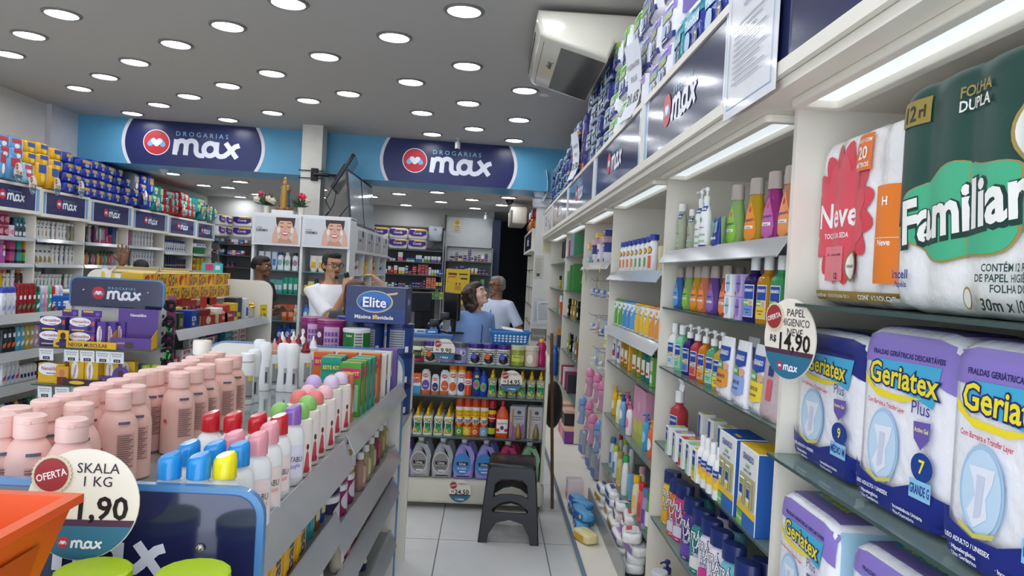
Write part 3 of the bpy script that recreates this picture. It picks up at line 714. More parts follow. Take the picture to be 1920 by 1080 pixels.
RR(.87, Z1, 440, [(J['green'], 1380, 'green baby shampoo bottle with frosted cap'), (J['amber'], 1415, 'amber baby shampoo bottle with frosted cap'), (J['magenta'], 1449, 'magenta baby shampoo bottle with frosted cap'), (J['peach'], 1480, 'peach baby shampoo bottle next to the cream panel')], P1, 'shampoo bottle')
P2 = 'on the glass shelf below the steel one'; Z2 = 1.421
Js = {k: johns(a, b, .84) for k, (a, b) in dict(blue=('#4f86c8', '#5aa2dd'), green=('#a8cf7e', '#8cc540'), amber=('#e0b22c', '#ee8f2d'), coral=('#f0906e', '#ef8c4c'), purple=('#7a5aa8', '#8d6cc0'), red=('#e0623c', '#f08a52')).items()}
RR(.86, Z2, 585, [(Js['blue'], 1272, 'small blue baby shampoo bottle'), (Js['green'], 1290, 'small green baby shampoo bottle'), (Js['amber'], 1306, 'small amber baby shampoo bottle'), (Js['coral'], 1320, 'small coral baby shampoo bottle'), (Js['purple'], 1338, 'small purple baby shampoo bottle'), (Js['red'], 1361, 'small orange-red baby shampoo bottle')], P2, 'shampoo bottle')
RR(.96, Z2, 580, [(Js['red'], 1362, 'orange-red shampoo bottle behind soap boxes'), (Js['red'], 1385, 'orange-red shampoo bottle behind purple soap box')], P2, 'shampoo bottle')
def soapbox(c, c2): return carton('soap_box', .062, .035, .075, c, [('o', 0, .042, .017, .03, c2), ('t', "johnson's", 0, .045, .008, '#2a4a8a', .04), ('o', -.022, .012, .005, .006, '#d03040')])
s1, s2 = soapbox('#eef1f2', '#a8cde0'), soapbox('#b7a3d6', '#8a6fc0')
for k in (0, 1):
    RR(.83, Z2+.076*k, 590, [(s1, 1371, f'white soap box with blue oval, {("lower", "upper")[k]} of stack'), (s2, 1391, f'lilac soap box, {("lower", "upper")[k]} of stack')], 'on second shelf', 'soap box')
def gran(body, lab, k=1., cap='cyl', clr=True):
    H = .165*k; w = .024*k
    a = [('r', -w, .015*k, w, .118*k, '#eef0ee'), ('r', -w*.92, .072*k, w*.92, .115*k, '#24479c'), ('t', 'GRANADO', 0, .101*k, .0095*k, '#fff', w*1.6), ('r', -w*.92, .053*k, .1*w, .071*k, '#7cb748'), ('t', 'bebê', -.4*w, .062*k, .008*k, '#fff'),
         ('r', .1*w, .053*k, w*.92, .071*k, '#e9d3c0'), ('o', .5*w, .061*k, .3*w, .008*k, '#d79f7e'), ('r', -w*.92, .018*k, w*.92, .052*k, lab), ('t', 'shampoo', 0, .04*k, .006*k, '#2a3f5a', w*1.3), ('t', 'suave', 0, .031*k, .006*k, '#2a3f5a')]
    cp = ('cyl', .0155*k, .042*k, '#f4f4f2') if cap == 'cyl' else ('pump', .0155*k, .062*k, '#f2f0ec')
    return bottle('baby_soap_bottle', H, .0335*k, clear(body) if clr else plas(body), 'square', cp, a, 1, .66, 5, 20)
GB = dict(purple=gran('#3b2b70', '#6e8fd0'), amber=gran('#e6a52a', '#f0c52c'), green=gran('#56b878', '#8fd6b0'))
RR(.845, Z2, 600, [(GB['purple'], 1412, 'dark purple soap bottle with white cap'), (GB['amber'], 1437, 'amber soap bottle with white cap'), (GB['green'], 1463, 'green soap bottle next to the cream panel')], P2, 'soap bottle')
P3 = 'on the third shelf'; Z3 = 1.148
RR(.86, Z3, 705, [(gran('#eceae4', '#bcd4e8', .98, 'cyl', False), 1262, 'white opaque soap bottle at the end'), (gran('#79c79a', '#8fd6b0', .98, 'cyl', False), 1276, 'mint soap bottle with white cap'), (gran('#4a2f86', '#5f86cc', .95, 'pump'), 1291, 'purple pump soap bottle'), (gran('#e0505a', '#e2574c', .95, 'pump'), 1306, 'red pump soap bottle'), (gran('#f0942c', '#f0a03c', .95, 'pump'), 1321, 'orange pump soap bottle'), (gran('#6fbf93', '#8fd6b0', .95, 'pump'), 1337, 'green pump soap bottle'), (gran('#f0c23c', '#f3cf3c', .95, 'pump'), 1352, 'yellow pump soap bottle behind pouches')], P3, 'soap bottle')
def gpouch(c, t): return pouch('refill_pouch', .115, .05, .21, '#ecebee', [('p', [(-.046,.135),(-.044,.178),(.044,.178),(.046,.135),(0,.125)], '#2449a0'), ('t', 'GRANADO', 0, .157, .016, '#fff', .07), ('p', [(-.048,.10),(-.046,.134),(.0,.124),(.012,.098)], '#69a83c'), ('t', 'bebê', -.02, .115, .014, '#fff'), ('o', .03, .112, .016, .013, '#dca888'), ('p', [(-.05,.045),(-.048,.099),(.048,.099),(.05,.045),(0,.036)], c), ('t', t, .0, .078, .011, '#3a3a50', .08), ('t', 'de lavanda', 0, .06, .008, '#3a3a50', .06), ('t', '250ml', 0, .02, .009, '#555')])
RR(.83, Z3, 745, [(gpouch('#e2953c', 'SABONETE'), 1361, 'white refill pouch with orange band'), (gpouch('#8fa6dc', 'LEITE DE'), 1392, 'white refill pouch with periwinkle band')], P3, 'pouch')
RR(.84, Z3, 765, [(gpouch('#f0d03a', 'LEITE DE'), 1426, 'white refill pouch with yellow band'), (pouch('refill_pouch', .11, .05, .22, mat('#e6cfd0', .12, trans=.3, bump=.3), [('r', .0, .06, .03, .12, '#d35f66'), ('r', .0, .13, .03, .16, '#333a7a')]), 1448, 'translucent pink refill pouch beside the panel')], P3, 'pouch')
RR(.93, Z3, 755, [(gpouch('#7fb04a', 'LEITE DE'), 1408, 'green refill pouch standing behind the periwinkle one')], P3, 'pouch')
P4 = 'on the fourth shelf'; Z4 = .801
RR(.87, Z4, 815, [(gran('#e0525a', '#e0605a', 1.25, 'cyl'), 1271, 'clear red soap bottle above small soap boxes')], P4, 'soap bottle')
def gbox(c, w=.062, h=.118): return carton('soap_box', w, .08, h, '#eeeeea', [('r', -.4*w, .5*h, .1*w, .95*h, '#24479c'), ('t', 'GRANADO', -.15*w, .8*h, .09*h, '#fff', .45*w), ('r', -.4*w, .32*h, .1*w, .5*h, '#7cb748'), ('r', -.4*w, .05*h, .1*w, .32*h, c), ('r', .15*w, .1*h, .45*w, .9*h, '#f4f3f0')], top=[('r', -.45*w, -.035, .45*w, .035, c), ('r', -.1*w, -.012, .3*w, .012, '#e6dc3c')])
for c, px, n in (('#8fd0a8', 1266, 'green'), ('#9a8fc8', 1280, 'lilac'), ('#d0454a', 1294, 'red'), ('#8fd0a8', 1308, 'second green'), ('#f0c52c', 1322, 'yellow')):
    RR(.835, Z4, 860, [(gbox(c), px, f'small white soap box with {n} band')], P4, 'soap box')
tb = carton('lotion_box', .065, .055, .205, '#efeeea', [('r', -.026, .02, 0, .195, '#24479c'), ('r', -.026, .02, 0, .07, '#7cb748'), ('t', 'GRANADO', .014, .09, .016, '#24479c', .07, pi/2)], top=[('r', -.02, -.015, .02, .015, '#e6dc3c')])
RR(.92, Z4, 850, [(tb, 1322, 'tall white lotion box with sideways blue lettering'), (tb, 1342, 'tall white lotion box with sideways blue lettering'), (tb, 1362, 'tall white lotion box with sideways blue lettering')], 'behind sprays', 'lotion box')
spr = bottle('lotion_bottle', .14, .026, '#f3f3f0', 'round', ('cyl', .013, .04, '#f4f4f2'), [('r', -.02, .075, .02, .1, '#24479c'), ('t', 'GRANADO', 0, .088, .008, '#fff', .03), ('r', -.02, .035, .02, .074, '#f2c82c'), ('o', .008, .068, .008, .01, '#d79f7e')], 1, .8)
RR(.82, Z4, 880, [(spr, px, 'white lotion spray bottle with blue and yellow label') for px in (1317, 1326, 1337, 1350)], P4, 'lotion bottle')
def giftbox(c):
    o = carton('gift_box', .17, .10, .245, '#eeede8', [('r', -.084, .0, .084, .045, '#2a68b4'), ('r', -.084, .0, -.03, .04, '#79b63c'), ('t', '50% de desconto', -.055, .02, .012, '#fff', .05), ('r', -.084, .045, .084, .065, '#f0c830'), ('t', 'GRANADO', .0, .215, .02, '#24479c', .1), ('t', 'bebê', 0, .19, .013, '#7cb748'), ('t', 'BANHO DO BEBÊ', 0, .173, .008, '#24479c', .07)], right=[('r', -.048, 0, .048, .242, '#2a5fae')], top=[('r', -.083, -.048, .083, .048, '#1f4fa0' if c else '#f0c21e'), ('r', .0, -.03, .05, -.02, '#f0d84a')])
    w = MB().art([('r', -.07, .068, .07, .16, '#b8b48a')], FRONT(-.0505)); w.build('window', o)
    b = MB()
    for x in (-.036, .03): b.rbox((x-.022, -.056, .07), (x+.022, -.051, .15), clear('#cfcf9a'), .004, 1); b.art([('r', x-.014, .075, x+.014, .13, '#f1f0ea'), ('r', x-.013, .10, x+.013, .128, '#24479c'), ('r', x-.013, .076, x+.013, .09, '#f0d040')], FRONT(-.0565))
    b.build('bottle_window', o); return o
RR(.86, Z4, 905, [(giftbox(1), 1388, 'white gift box with blue lid and two bottles in its window'), (giftbox(0), 1432, 'white gift box with yellow lid and two bottles in its window')], P4, 'gift box')
P5 = 'on the fifth shelf'; Z5 = .448
def tra(body, lab, t='#f4f2ec', k=1.):
    a = [('p', [(-.03,.06*k),(-.034,.02*k),(.034,.02*k),(.03,.06*k),(0,.07*k)], lab)]
    for i, (s, x) in enumerate((('TRÁ', -.008), ('LÁ', .004), ('LÁ', .012))): a += [('t', s, x, (.142-.028*i)*k, .03*k, '#1c2260', .062, .12, 3), ('t', s, x, (.142-.028*i)*k, .03*k, t, .055, .12)]
    a += [('r', -.02, .072*k, .022, .082*k, '#4a4f8f'), ('t', 'SHAMPOO', .001, .077*k, .006*k, '#fff', .036), ('t', '480ml', 0, .012*k, .006, '#fff')]
    return bottle('kids_shampoo_bottle', .185*k, .053, body, 'round', ('cyl', .047, .055, '#26346f', 1, .62), a, 1, .6, n=26)
TC = [('yellow', '#f2d23a', '#e8b03a'), ('orange', '#e8743a', '#d9d9e8'), ('hot pink', '#e0478f', '#e9dff0'), ('purple', '#5a3f96', '#6a4faa'), ('teal', '#2f8f8a', '#e8e8e0'), ('white and pink', '#eae4ee', '#d83f90'), ('white and magenta', '#ece6f0', '#c83a86'), ('light blue', '#79c0d2', '#b05a9a'), ('cream', '#ddd68a', '#e6e0a8'), ('cream', '#ddd68a', '#e6e0a8')]
for (n, b, l), px, X in zip(TC, (1256, 1268, 1280, 1297, 1316, 1333, 1352, 1376, 1402, 1432), (.87, .86, .87, .85, .85, .85, .85, .85, .84, .90)):
    RR(X, Z5, 990+ (px-1256)*.5, [(tra(b, l), px, f'{n} kids shampoo bottle with navy cap')], P5, 'shampoo bottle', turn=.5)
    if n in ('orange', 'teal', 'white and magenta', 'light blue'): RR(.97, Z5, 990+(px-1256)*.5, [(tra(b, l), px+4, f'{n} kids shampoo bottle in the back row')], P5, 'shampoo bottle')
yp = bottle('lotion_bottle', .17, .04, '#f0b21e', 'round', ('pump', .018, .06, '#2a3a7c'), [('t', 'LÁ', 0, .11, .04, '#232a66')], 1, .7)
RR(.84, .096, 1170, [(yp, 1245, 'yellow pump bottle with navy pump on the bottom deck'), (yp, 1272, 'yellow pump bottle beside grey jar on the bottom deck')], '', 'lotion bottle', 'bottles on the bottom deck')
put(bottle('lotion_bottle', .24, .045, '#b9bcc0', 'round', ('cyl', .034, .03, '#c9ccd0'), []), (.75, 2.98, .096), FR, 'grey bottle with ribbed grey cap standing on the bottom deck', 'lotion bottle', 'bottles on the bottom deck')
put(bottle('cream_jar', .26, .05, '#8fcbd8', 'jar', ('cyl', .05, .03, '#9fd6e2'), []), (.84, 2.36, .096), FR, 'light blue lidded jar standing on the bottom deck', 'jar')
put(bottle('lotion_bottle', .22, .045, '#2f8f86', 'round', ('pump', .02, .07, '#26346f'), []), (.84, 2.2, .096), FR, 'teal pump bottle with navy pump on the bottom deck', 'lotion bottle')
nt = MB().art([('r', -.035, -.05, .035, .0, '#e9e9ec'), ('t', 'SABONETE LÍQUIDO', 0, -.018, .008, '#444', .06, 0, False), ('t', '18,90', 0, -.034, .012, '#222')], lambda x, z, e: (x, -e-.012*sin(z*50)-.004, z)).build('paper_tag')
nt.location = (.81, ry_(1277, 715, .81), 1.14); nt.rotation_euler.z = FR; thing(nt, 'small curled white paper tag hanging from the third glass shelf', 'price tag')

# --- third bay: creams, soaps, powders, wipes
bl = bottle('lotion_bottle', .165, .027, '#eeeeec', 'round', ('cyl', .0165, .03, '#2c46a0'), [('o', 0, .115, .018, .017, '#6a3f22'), ('o', 0, .115, .014, .013, '#e8b13a'), ('r', -.008, .03, .012, .08, '#e8823f')], 1, .65)
bl2 = bottle('lotion_bottle', .165, .027, '#eeeeec', 'round', ('cyl', .0165, .03, '#2c46a0'), [('o', 0, .115, .018, .017, '#6a3f22'), ('o', 0, .115, .014, .013, '#e8b13a'), ('r', -.008, .03, .012, .08, '#6da04a')], 1, .65)
P = 'on the bay\'s upper steel shelf'
RR(.86, 1.584, 496, [(bl if k < 4 else bl2, px, 'white lotion bottle with blue cap') for k, px in enumerate((1167, 1173, 1180, 1188, 1196, 1204, 1213))], P, 'lotion bottle')
RR(.86, 1.584, 494, [(bottle('lotion_bottle', .17, .036, '#f0f0ee', 'round', ('cyl', .027, .03, '#2c46a0'), [('o', 0, .115, .02, .02, '#6a3f22'), ('o', 0, .115, .016, .015, '#e8b13a'), ('r', -.012, .02, .015, .085, '#e86a35')], 1, .7), 1224, 'large white lotion bottle with blue cap'), (carton('lotion_box', .05, .04, .13, '#e9dfb0', [('r', -.02, .02, .02, .06, '#e8a03a')]), 1242, 'pale yellow lotion carton at the panel')], P, 'lotion bottle')
def nb(c1, c2, w=.031): return bottle('baby_wash_bottle', .16, w, c1, 'cyl', ('dome', w*.8, .012, c2), [('p', [(-w*.8,.01),(-w*.8,.06),(w*.2,.10),(w*.8,.13),(w*.8,.01)], c2), ('t', 'baby', -.004, .11, .01, '#4a7a3a', .03), ('o', 0, .135, .008, .008, c2)], 1, .7)
for px, c1, c2, n in ((1158, '#e6f0e0', '#6aa84a', 'green'), (1166, '#eef2f0', '#58a84a', 'green'), (1174, '#eef2f4', '#4a92d0', 'blue'), (1182, '#eef2f4', '#4a92d0', 'blue'), (1190, '#eaf2f6', '#5aa6dc', 'pale blue'), (1198, '#d8d8cc', '#f0c23a', 'grey and yellow'), (1207, '#f2f0e8', '#f0c23a', 'yellow'), (1217, '#f2f0e8', '#f0c23a', 'yellow'), (1227, '#f4efe6', '#ee9a45', 'orange'), (1238, '#f4efe6', '#ee9a45', 'orange')):
    RR(.86, 1.239, 606, [(nb(c1, c2), px, f'white baby wash bottle with {n} flame print')], 'on the second steel shelf', 'baby wash')
P = 'on the third shelf above pink box'; rc = '#d43a34'
def ob(c, lab, cap, capk='cyl', H=.165, r=.025, opaque=False): return bottle('liquid_soap_bottle', H, r, plas(c) if opaque else clear(c), 'shldr', (capk, .013, .03, cap), [('r', -.02, .03, .02, .11, lab), ('o', 0, .085, .013, .02, '#f4efe2'), ('r', -.014, .04, .014, .055, '#d8403a')], 1, .7, 3)
for px, p, n in ((1152, ob('#f0eef0', '#6a4a90', '#eeeeee', 'pump', opaque=True), 'purple-labelled white pump bottle'), (1161, ob('#f0eef0', '#6a4a90', '#eeeeee', 'pump', opaque=True), 'purple-labelled white pump bottle'), (1169, ob('#d8a428', '#e8d89a', '#e0a830', H=.185), 'amber liquid soap bottle'), (1176, ob('#d8a428', '#e8d89a', '#e0a830', H=.185), 'amber liquid soap bottle'), (1184, carton('soap_box', .045, .04, .17, '#f0b42c', [('r', -.018, .05, .018, .1, '#f6e2a0')]), 'orange-yellow soap carton'), (1192, ob('#b8b43a', '#eceadc', rc), 'olive soap bottle with red cap'), (1201, ob('#c0bc3a', '#eceadc', rc), 'olive soap bottle with red cap'), (1210, ob('#3f9a88', '#eceadc', rc), 'teal soap bottle with red cap'), (1219, ob('#3f9a88', '#f4f0ea', rc), 'teal soap bottle with red cap'), (1229, carton('soap_box', .05, .045, .15, '#7cba5a', [('r', -.02, .02, .02, .06, '#eceadc'), ('r', -.02, .08, .02, .13, '#f0efe6')]), 'green and white soap carton')):
    RR(.86, 1.004, 700, [(p, px, n)], P, 'liquid soap')
P = 'on the fourth shelf'
def pb(c, cap, lab='#f4f0ea', k='pump'): return bottle('baby_cologne_bottle', .15, .027, c, 'round', (k, .014, .04, cap), [('o', 0, .07, .017, .03, lab)], 1, .7)
for px, X, p, n in ((1151, .86, pb('#f0c42c', '#f0b81e'), 'yellow cologne bottle'), (1160, .84, pb('#efe6b0', '#f0c42c'), 'cream cologne bottle with yellow pump'), (1167, .95, pb('#f0c42c', '#f0b81e'), 'yellow cologne bottle behind'), (1167, .85, pb('#7fb4e0', '#2c50a8'), 'sky blue cologne bottle'), (1175, .9, pb('#e888ac', '#e070a0'), 'pink cologne bottle'), (1180, .84, pb('#f6e8ec', '#e070a0', '#e888ac'), 'white cologne bottle with pink pump'),
   (1213, .86, pb('#4fa8d8', '#3f98cc', '#9fd0e6'), 'bright blue cologne bottle'), (1219, .93, pb('#3fae9a', '#eef0f0'), 'teal cologne bottle with white pump'), (1224, .85, pb('#e8743a', '#f0a03a'), 'orange cologne bottle')):
    RR(X, .655, 800, [(p, px, n)], P, 'cologne')
y, w = span(1184, 1206, 800, .84)
put(carton('gift_box', w, .08, .30, '#d79ab4', [('r', -w*.45, .0, w*.45, .10, '#a8b44a'), ('o', -.2*w, .09, .2*w, .04, '#c0c65a'), ('o', .2*w, .1, .2*w, .04, '#c0c65a'), ('o', 0, .2, .1*w, .03, '#e8b8cc')]), (.885, y, .655), FR, 'tall pink gift box with green hills on the fourth shelf', 'gift box')
P = 'on the fifth shelf above wipes'
def db(c, cap, H=.16, r=.026, k='cyl', lab='#f2f0ea'): return bottle('body_lotion_bottle', H, r, c, 'slim', (k, r*.7, .035, cap), [('r', -r*.6, .03, r*.6, .1, lab)], 1, .75)
for px, X, p, n in ((1147, .86, db('#e4eaf0', '#4f78b0', lab='#4a8ac8'), 'white lotion bottle with grey-blue cap'), (1154, .84, db('#eef0ec', '#b4cf2c', .165, k='dome', lab='#3f98b8'), 'white lotion bottle with lime cap'), (1160, .93, db('#eceae2', '#c02f3a'), 'lotion bottle with red cap behind'), (1162, .84, db('#d4cf8c', '#b09a5c', lab='#c8c048'), 'olive lotion bottle'), (1170, .94, db('#e8e8e0', '#b4cf2c', k='dome'), 'lotion bottle with lime cap behind'), (1172, .83, db('#f0f1ee', '#3fa85a', .19, lab='#eef0ee'), 'tall white lotion bottle with green cap'), (1181, .93, db('#e8e8ea', '#4a9ad0', .19), 'white lotion bottle with blue cap behind'), (1184, .85, carton('lotion_box', .05, .04, .14, '#7fb4dc', [('r', -.022, 0, .022, .05, '#5fae3a')]), 'blue and green lotion carton'), (1194, .83, db('#f0e2b8', '#f0b41e', .165, .03, lab='#f0c870'), 'cream lotion bottle with yellow cap'), (1202, .9, db('#e8e4e0', '#d8a8a0'), 'pale lotion bottle with rose cap'), (1204, .83, db('#e0646a', '#d8323a', .165, .028, lab='#c84a54'), 'red lotion bottle'), (1212, .83, db('#a890d0', '#5f7ea8', .165, .028, lab='#5a5aa0'), 'lilac lotion bottle'), (1219, .84, db('#6aa84a', '#3f8a4a'), 'green lotion bottle')):
    RR(X, .316, 880+(px-1147), [(p, px, n)], P, 'body lotion')
# wipes in a steel tray below
tr = MB().box((.70, 3.47, .10), (.71, 4.72, .20), STEEL); tr.box((.71, 3.47, .10), (1.15, 4.72, .105), STEEL)
thing(tr.build('wire_tray'), 'grey steel tray full of white wipes packs on the base deck', 'tray')
def wipes(c1, c2): return pillow('wipes_pack', .185, .10, .055, '#eeedea', [('r', -.06, .012, .06, .04, c1)], p=4, top=[('r', -.06, -.035, .06, .035, '#e6e4e0'), ('r', -.05, -.028, .03, .0, c1), ('r', -.05, .005, .03, .02, c2), ('o', .05, 0, .025, .02, '#d9d9da')])
wp = [wipes('#2f4f9a', '#d8574a'), wipes('#d8b23a', '#3f8a5a'), wipes('#a888c4', '#d88aa0'), wipes('#d04a54', '#e8e0e0')]
k = 0
for cy in (4.6, 4.36, 4.12, 3.88, 3.64):
    for lv in range(3 if cy > 4.5 else 4):
        wi = 0 if cy > 4 and lv > 1 else (1 if cy > 4 else (2 if lv > 1 else 3))
        if cy <= 3.88: wi = (3, 2, 2, 3)[lv]
        put(wp[wi], (.79+rnd.uniform(-.03, .03), cy+rnd.uniform(-.02, .02), .107+.05*lv), FR+rnd.uniform(-.2, .2), f'white wipes pack, {ORD[lv+1]} layer up in the grey tray', 'wipes', 'wipes packs in the steel tray', tilt=(rnd.uniform(-.12, .05), rnd.uniform(-.1, .1)))
bw = pillow('wipes_pack', .14, .08, .05, '#5aa6d8', [('r', -.05, .015, .05, .045, '#2f5fae'), ('o', .03, .03, .015, .012, '#f0d040')], p=4)
for q in range(8): put(bw, (.60+.015*(q % 3), 4.55-.1*(q % 4), .096+.051*(q//4)), FR+.35*(q % 3), 'sky blue wipes pack at the foot of the grey tray', 'wipes', 'blue wipes packs on the base deck')
put(pillow('wipes_pack', .17, .09, .06, '#e6d9a0', [('r', -.05, .015, .05, .045, '#e0a82c')], p=4), (.60, 4.05, .096), FR+.4, 'white and yellow wipes pack in front of the grey tray', 'wipes')
put(carton('wipes_box', .12, .10, .14, '#e8d4d6', [('r', -.05, .02, .05, .06, '#d88aa0')]), (.62, 4.78, .096), FR, 'pale pink carton on the base deck beside blue wipes', 'box')

# --- fourth bay: cartons above, pacifiers and baby bottles on hooks
P = 'on the steel shelf'
CB = [('#e8c8cc', '#d8808a', 'pale pink'), ('#eceaf0', '#3a2f7a', 'white and violet'), ('#3a3f8a', '#8a8fd0', 'navy'), ('#9fc4d8', '#f0b43a', 'pale blue'), ('#f0b43a', '#e8e8e8', 'orange')]
for q, (px, z, ci, w, h) in enumerate(((1103, 0, 0, .12, .05), (1112, 0, 3, .1, .06), (1122, 0, 1, .1, .075), (1133, 0, 1, .1, .075), (1143, 0, 1, .1, .075), (1107, .062, 3, .1, .06), (1120, .077, 2, .1, .07), (1131, .077, 1, .1, .07), (1142, .077, 2, .1, .07), (1118, .15, 0, .16, .045), (1136, .15, 0, .16, .045), (1112, .125, 4, .1, .05), (1127, .197, 4, .14, .04), (1142, .197, 2, .1, .04))):
    c1, c2, n = CB[ci]
    RR(.87, 1.656+z, 488, [(carton('ointment_box', w, .09, h, c1, [('r', -w*.42, h*.1, w*.42, h*.4, c2), ('r', -w*.3, h*.55, w*.3, h*.8, '#f2f0ee' if ci else '#d8808a')]), px, f'{n} ointment carton in the stack')], P, 'carton', 'ointment cartons on the steel shelf')
yt = MB().art([('r', -.02, -.15, .02, 0, '#e8d21e'), ('r', -.012, -.13, .012, -.06, '#3a3420')], lambda x, z, e: (x, -e-.02*sin(-z*9), z)).build('paper_tag')
for px in (1096, 1104, 1127): RR(.775, 1.64, 500, [(yt, px, 'long yellow paper tag hanging under the ointment cartons')], '', 'price tag', 'yellow price tags')
def hookrow(z, ys, lab):
    for y in ys:
        h = MB().tube([(1.22, y, z), (.84, y, z), (.82, y, z+.02)], .003, STEEL, 6).build('display_hook'); thing(h, lab, 'hook', 'display hooks in the pacifier bay')
def paci(c):
    o = MB().rbox((-.04, -.002, -.13), (.04, .0, 0), mat('#dfe6ee', .1, trans=.4), .0015, 1).build('pacifier_card')
    m = MB().ball((0, -.02, -.075), (.027, .012, .02), c, 12, 6).ball((0, -.035, -.075), (.010, .014, .01), '#e9e2d0', 8, 6); m.lathe([(.02, 0), (.024, .004), (.02, .008)], mat(c), 12, c=(0, -.03, -.115)); m.build('pacifier', o)
    MB().art([('r', -.035, -.03, .035, -.005, '#8fb4d8' if c != '#e8a0b4' else '#e8b8c4')], FRONT(-.0022)).build('print', o); return o
pcs = [('blue', paci('#5f94d0')), ('pink', paci('#e8a0b4')), ('clear', paci('#c8d4e2')), ('navy', paci('#3a6ab0'))]
hookrow(1.52, (5.1, 5.4, 5.7, 6.0), 'steel display hook in the upper row of the pacifier bay'); hookrow(1.24, (5.1, 5.4, 5.7, 6.0), 'steel display hook in the second row of the pacifier bay'); hookrow(1.0, (5.1, 5.4, 5.7), 'steel display hook in the third row of the pacifier bay'); hookrow(.80, (5.2, 5.6), 'steel display hook in the lowest row of the pacifier bay'); hookrow(.52, (5.2, 5.6), 'steel display hook below the pink baby bottles')
for z, row in ((1.515, ((5.1, 1, .86), (5.1, 1, .95), (5.4, 0, .86), (5.4, 0, .93), (5.7, 0, .86), (5.7, 2, .94), (6.0, 0, .87))), (1.235, ((5.1, 2, .86), (5.1, 1, .94), (5.4, 3, .86), (5.7, 1, .86), (5.7, 0, .94), (6.0, 0, .88))), (.995, ((5.1, 0, .86), (5.4, 2, .87), (5.7, 2, .86)))):
    for y, c, X in row: put(pcs[c][1], (X, y, z), FR+rnd.uniform(-.25, .25), f'{pcs[c][0]} pacifier on card, {"upper" if z > 1.4 else "second" if z > 1.1 else "third"} row of hooks', 'pacifier', 'pacifier cards on hooks')
put(carton('display_card', .14, .003, .15, '#eef0f2', [('t', 'Lillo', 0, .12, .03, '#2a3f8a', .1), ('r', -.06, .02, .06, .08, '#d0d83a')]), (.83, 5.15, 1.06), FR, 'white display card with blue lettering among the pacifiers', 'card')
def babyb(c, c2): return bottle('baby_bottle', .13, .03, mat(c, .15, trans=.35, var=0), 'waist', ('dome', .027, .05, c2), [('r', -.015, .02, .015, .08, '#f0dce6')], 1, 1, 2, 16, [(.115, .13, c2)])
bb = [('pink', babyb('#eeb0cc', '#e88ab4')), ('blue', babyb('#a8c4e8', '#7aa4d8')), ('lilac', babyb('#b8a0d8', '#d87ab0'))]
for z, y, X, c, n in ((.60, 5.9, .84, 0, 'upper'), (.60, 5.62, .86, 0, 'upper'), (.58, 5.35, .86, 0, 'upper'), (.60, 5.12, .87, 1, 'upper'), (.34, 6.1, .82, 1, 'lower'), (.34, 5.9, .85, 0, 'lower'), (.30, 5.55, .83, 0, 'lower'), (.30, 5.3, .84, 1, 'lower'), (.27, 5.1, .85, 2, 'lower')):
    put(bb[c][1], (X, y, z), FR, f'{bb[c][0]} baby bottle hanging in the {n} row', 'baby bottle', 'baby bottles in the hook bay', scale=1.25)
put(carton('display_card', .16, .02, .22, '#7fc0dc', [('t', 'Baby', 0, .17, .04, '#f4f4f4', .12), ('o', -.03, .06, .02, .02, '#e8f2f6'), ('o', .04, .1, .015, .015, '#e8f2f6')]), (.84, 5.12, .33), FR, 'light blue spotted carton behind the baby bottles', 'card')
bp = pillow('bottle_pack', .12, .07, .2, mat('#b4bed4', .15, trans=.45, bump=.4), [('r', -.04, .02, .04, .08, '#4a6ac0')], p=4)
for y, z, X in ((5.95, .12, .83), (5.6, .10, .84), (5.3, .1, .84)): put(bp, (X, y, z), FR+.2, 'clear blister pack with blue bottle parts near the base deck', 'blister pack', 'blister packs in the hook bay')

# --- fifth bay: books of make-up, perfumes
def slim(c, w=.035, h=.21, d=.13): return plain_box('cosmetic_box', w, d, h, (c, 1))
def seq(z, py, X, L, where, cat, w=.05):
    for px, c, n, h in L: RR(X, z, py, [(slim(c, w, h), px, f'{n} cosmetic box')], where, cat, 'cosmetic boxes in the make-up bay')
seq(1.751, 478, .88, [(1064, '#2c2c30', 'black', .19), (1068, '#3a3a40', 'dark grey', .2), (1072, '#28282c', 'black', .2), (1075, '#c8c0c4', 'pale grey', .17), (1078, '#a03a4a', 'dark red', .17), (1081, '#d0a0b8', 'rose', .22), (1084, '#8fb8c8', 'pale blue', .22), (1088, '#3f8a5a', 'green', .22)], 'on the top glass shelf', 'box')
seq(1.401, 545, .88, [(1066, '#7aa87c', 'pale green', .2), (1070, '#5f9a68', 'green', .2), (1074, '#7aa87c', 'pale green', .2), (1079, '#3f8a3a', 'deep green', .26), (1085, '#3a8434', 'deep green', .27)], 'on the second glass shelf', 'box', .07)
def perf(c, cap, H=.13): return bottle('perfume_bottle', H, .03, clear(c), 'square', ('cyl', .014, .05, mat(cap, .25, metal=.8)), [('r', -.014, .03, .014, .07, '#e8dcc0')], 1, .5, 5, 14)
for z, py, L in ((1.131, 592, ((1067, '#2a2a2e', '#1c1c1e', 'black'), (1073, '#c89a4a', '#c8a848', 'gold'), (1078, '#c8a85a', '#c8a848', 'gold'), (1085, '#1e1e22', '#1a1a1c', 'black'))), (.781, 664, ((1066, '#c0c04a', '#b0b0b0', 'yellow'), (1071, '#2a2a2e', '#1c1c1e', 'black'), (1077, '#b8b8b0', '#9a9aa0', 'silver'), (1082, '#a87a3a', '#c8a848', 'brown')))):
    for px, c, cap, n in L: RR(.87, z, py, [(perf(c, cap), px, f'{n} perfume bottle')], f'on the {"third" if z > 1 else "fourth"} glass shelf', 'perfume', 'perfumes in the make-up bay')
seq(.416, 735, .87, [(1058, '#c8c4c8', 'white', .15), (1062, '#a83a4a', 'red', .2), (1066, '#e8dce0', 'white', .2), (1070, '#a03a5a', 'crimson', .18), (1075, '#3a3a44', 'charcoal', .18)], 'on the fifth glass shelf', 'box')
